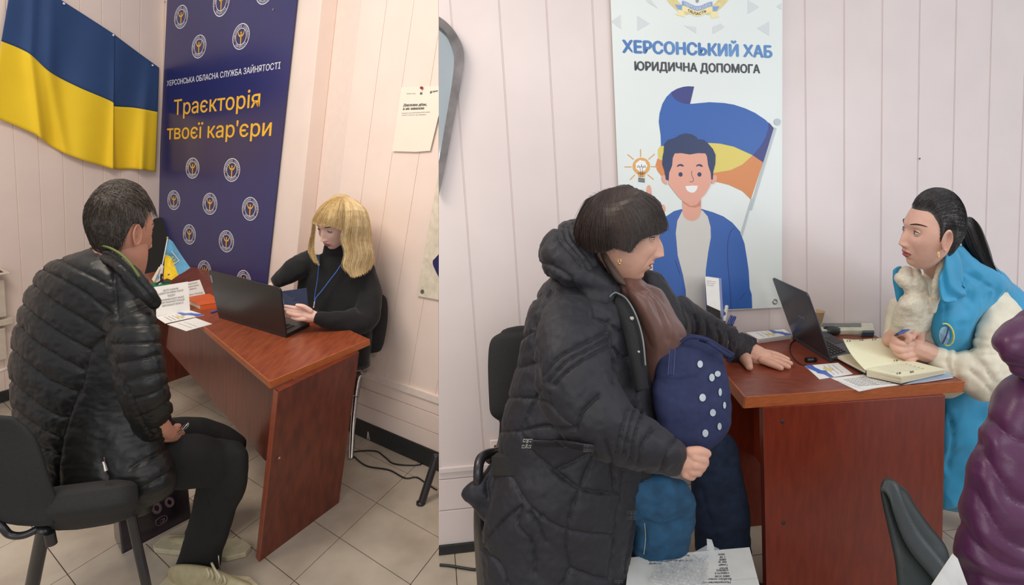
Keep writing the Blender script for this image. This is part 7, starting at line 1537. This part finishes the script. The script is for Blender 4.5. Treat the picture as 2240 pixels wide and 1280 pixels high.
P1 = [[(2104, 478, 1.70), (2126, 476, 1.70), (2144, 500, 1.72), (2158, 540, 1.745), (2170, 575, 1.77), (2200, 622, 1.81)], [(2102, 490, 1.69), (2120, 494, 1.68), (2132, 525, 1.70), (2146, 560, 1.73), (2164, 592, 1.77), (2198, 622, 1.81)], [(2098, 506, 1.69), (2108, 515, 1.69), (2120, 540, 1.72), (2138, 566, 1.75), (2160, 594, 1.79), (2194, 620, 1.81)]]
obj('hair_strands', lockstrands(P1, 260, .0011, off=.006, jit=3, seed=31), m_hw, hr)['kind'] = 'stuff'; obj('sheen_strands', lockstrands(P1, 50, .0009, off=.008, jit=3, seed=32), m_hw2, hr)['kind'] = 'stuff'
obj('hair_tie', MB().tube([Dp(2104+7*math.cos(a), 492+16*math.sin(a), 1.70-.02*math.cos(a)) for a in np.linspace(0, 6.28, 17)[:-1]], .004, 8, closed=True), m_pk, hr, smooth='all')
obj('earring', MB().tube([Dp(2053+1.6*math.cos(a), 557+6*math.sin(a), 1.585) for a in np.linspace(0, 6.28, 13)[:-1]], .0013, 6, closed=True), mat('gold', (222, 186, 130)), pr, smooth='all')
pen('blue ballpoint pen held in the clasped hands of the vest wearer', Dp(2027, 700, tb_-.05), Dp(1956, 735, tb_-.05), m_pb, .005)

# ---------------------------------------------------------------- person in the purple coat, cut by the frame
m_pur = mat('puffer_purple', (84, 36, 74), rough=.36, var=.04, scale=20, bump=.08, bscale=200, sheen=.1)
pr = person('person in a shiny purple puffer coat at the right edge, seen from behind', Dp(2300, 1290, 1.15)*[1, 1, 0])
Rp = rings_from([(2260, 800, 2420, 790, 1.18, .06), (2214, 826, 2450, 820, 1.18, .12), (2182, 872, 2470, 870, 1.18, .16), (2146, 962, 2490, 960, 1.18, .18), (2120, 1053, 2500, 1050, 1.18, .19), (2105, 1143, 2500, 1140, 1.18, .19), (2098, 1215, 2500, 1215, 1.18, .19), (2118, 1290, 2490, 1290, 1.18, .19), (2140, 1400, 2480, 1400, 1.18, .18)], 90, 60, 2.4)
Rp2 = rings_from([(2232, 700, 2330, 690, 1.1, .04), (2196, 722, 2370, 715, 1.1, .07), (2176, 748, 2390, 750, 1.1, .09), (2179, 782, 2390, 780, 1.1, .09), (2205, 806, 2370, 806, 1.1, .06)], 40, 44, 2.3)
z7 = lambda *p: px3(p, 1640, 820, 2.783)
garment(pr, 'purple_coat', [Rp, Rp2], m_pur, voxel=.006, seams=[z7((1410, 420), (1480, 570), (1600, 750), (1690, 790)), z7((1380, 700), (1480, 900), (1560, 1000), (1700, 1060)), z7((1300, 900), (1400, 1050), (1560, 1160), (1700, 1190)), z7((1480, 280), (1580, 380), (1700, 420)), z7((1330, 1180), (1500, 1260), (1700, 1290)), z5((1590, 680), (1640, 760), (1790, 790))], puff=.012, sw=26, groove=.003, gw=5, wr=.0022, wscale=(10, 10, 14), seed=121)
pp_ = Pose(2330, 610, 1.18, 150, 0, 0, 1.0); hm, lip, inn = build_head({}); 
bo_ = multi('body', [(pp_.mb(hm), 0), (coarse_body([[(2330, 650, 1.18, 50), (2330, 720, 1.18, 50), (2330, 800, 1.2, 50)], [(2330, 900, 1.25, 60), (2320, 1250, 1.25, 70)]], .02), 0)], [skin_c], pr)
hs, _ = scalp({}, pp_, mk_m, lf_m, amp=.002); obj('hair', hs, m_hc, pr, smooth='all')
for o in bpy.data.objects:
    if o.type == 'MESH' and o.parent and o.name.split('.')[0] in ('lettering', 'emblem_figure', 'emblem', 'coffee'):
        o['kind'] = 'stuff'
for o in bpy.data.objects:
    if o.name.split('.')[0] == 'coffee' and 'kind' in o: del o['kind']
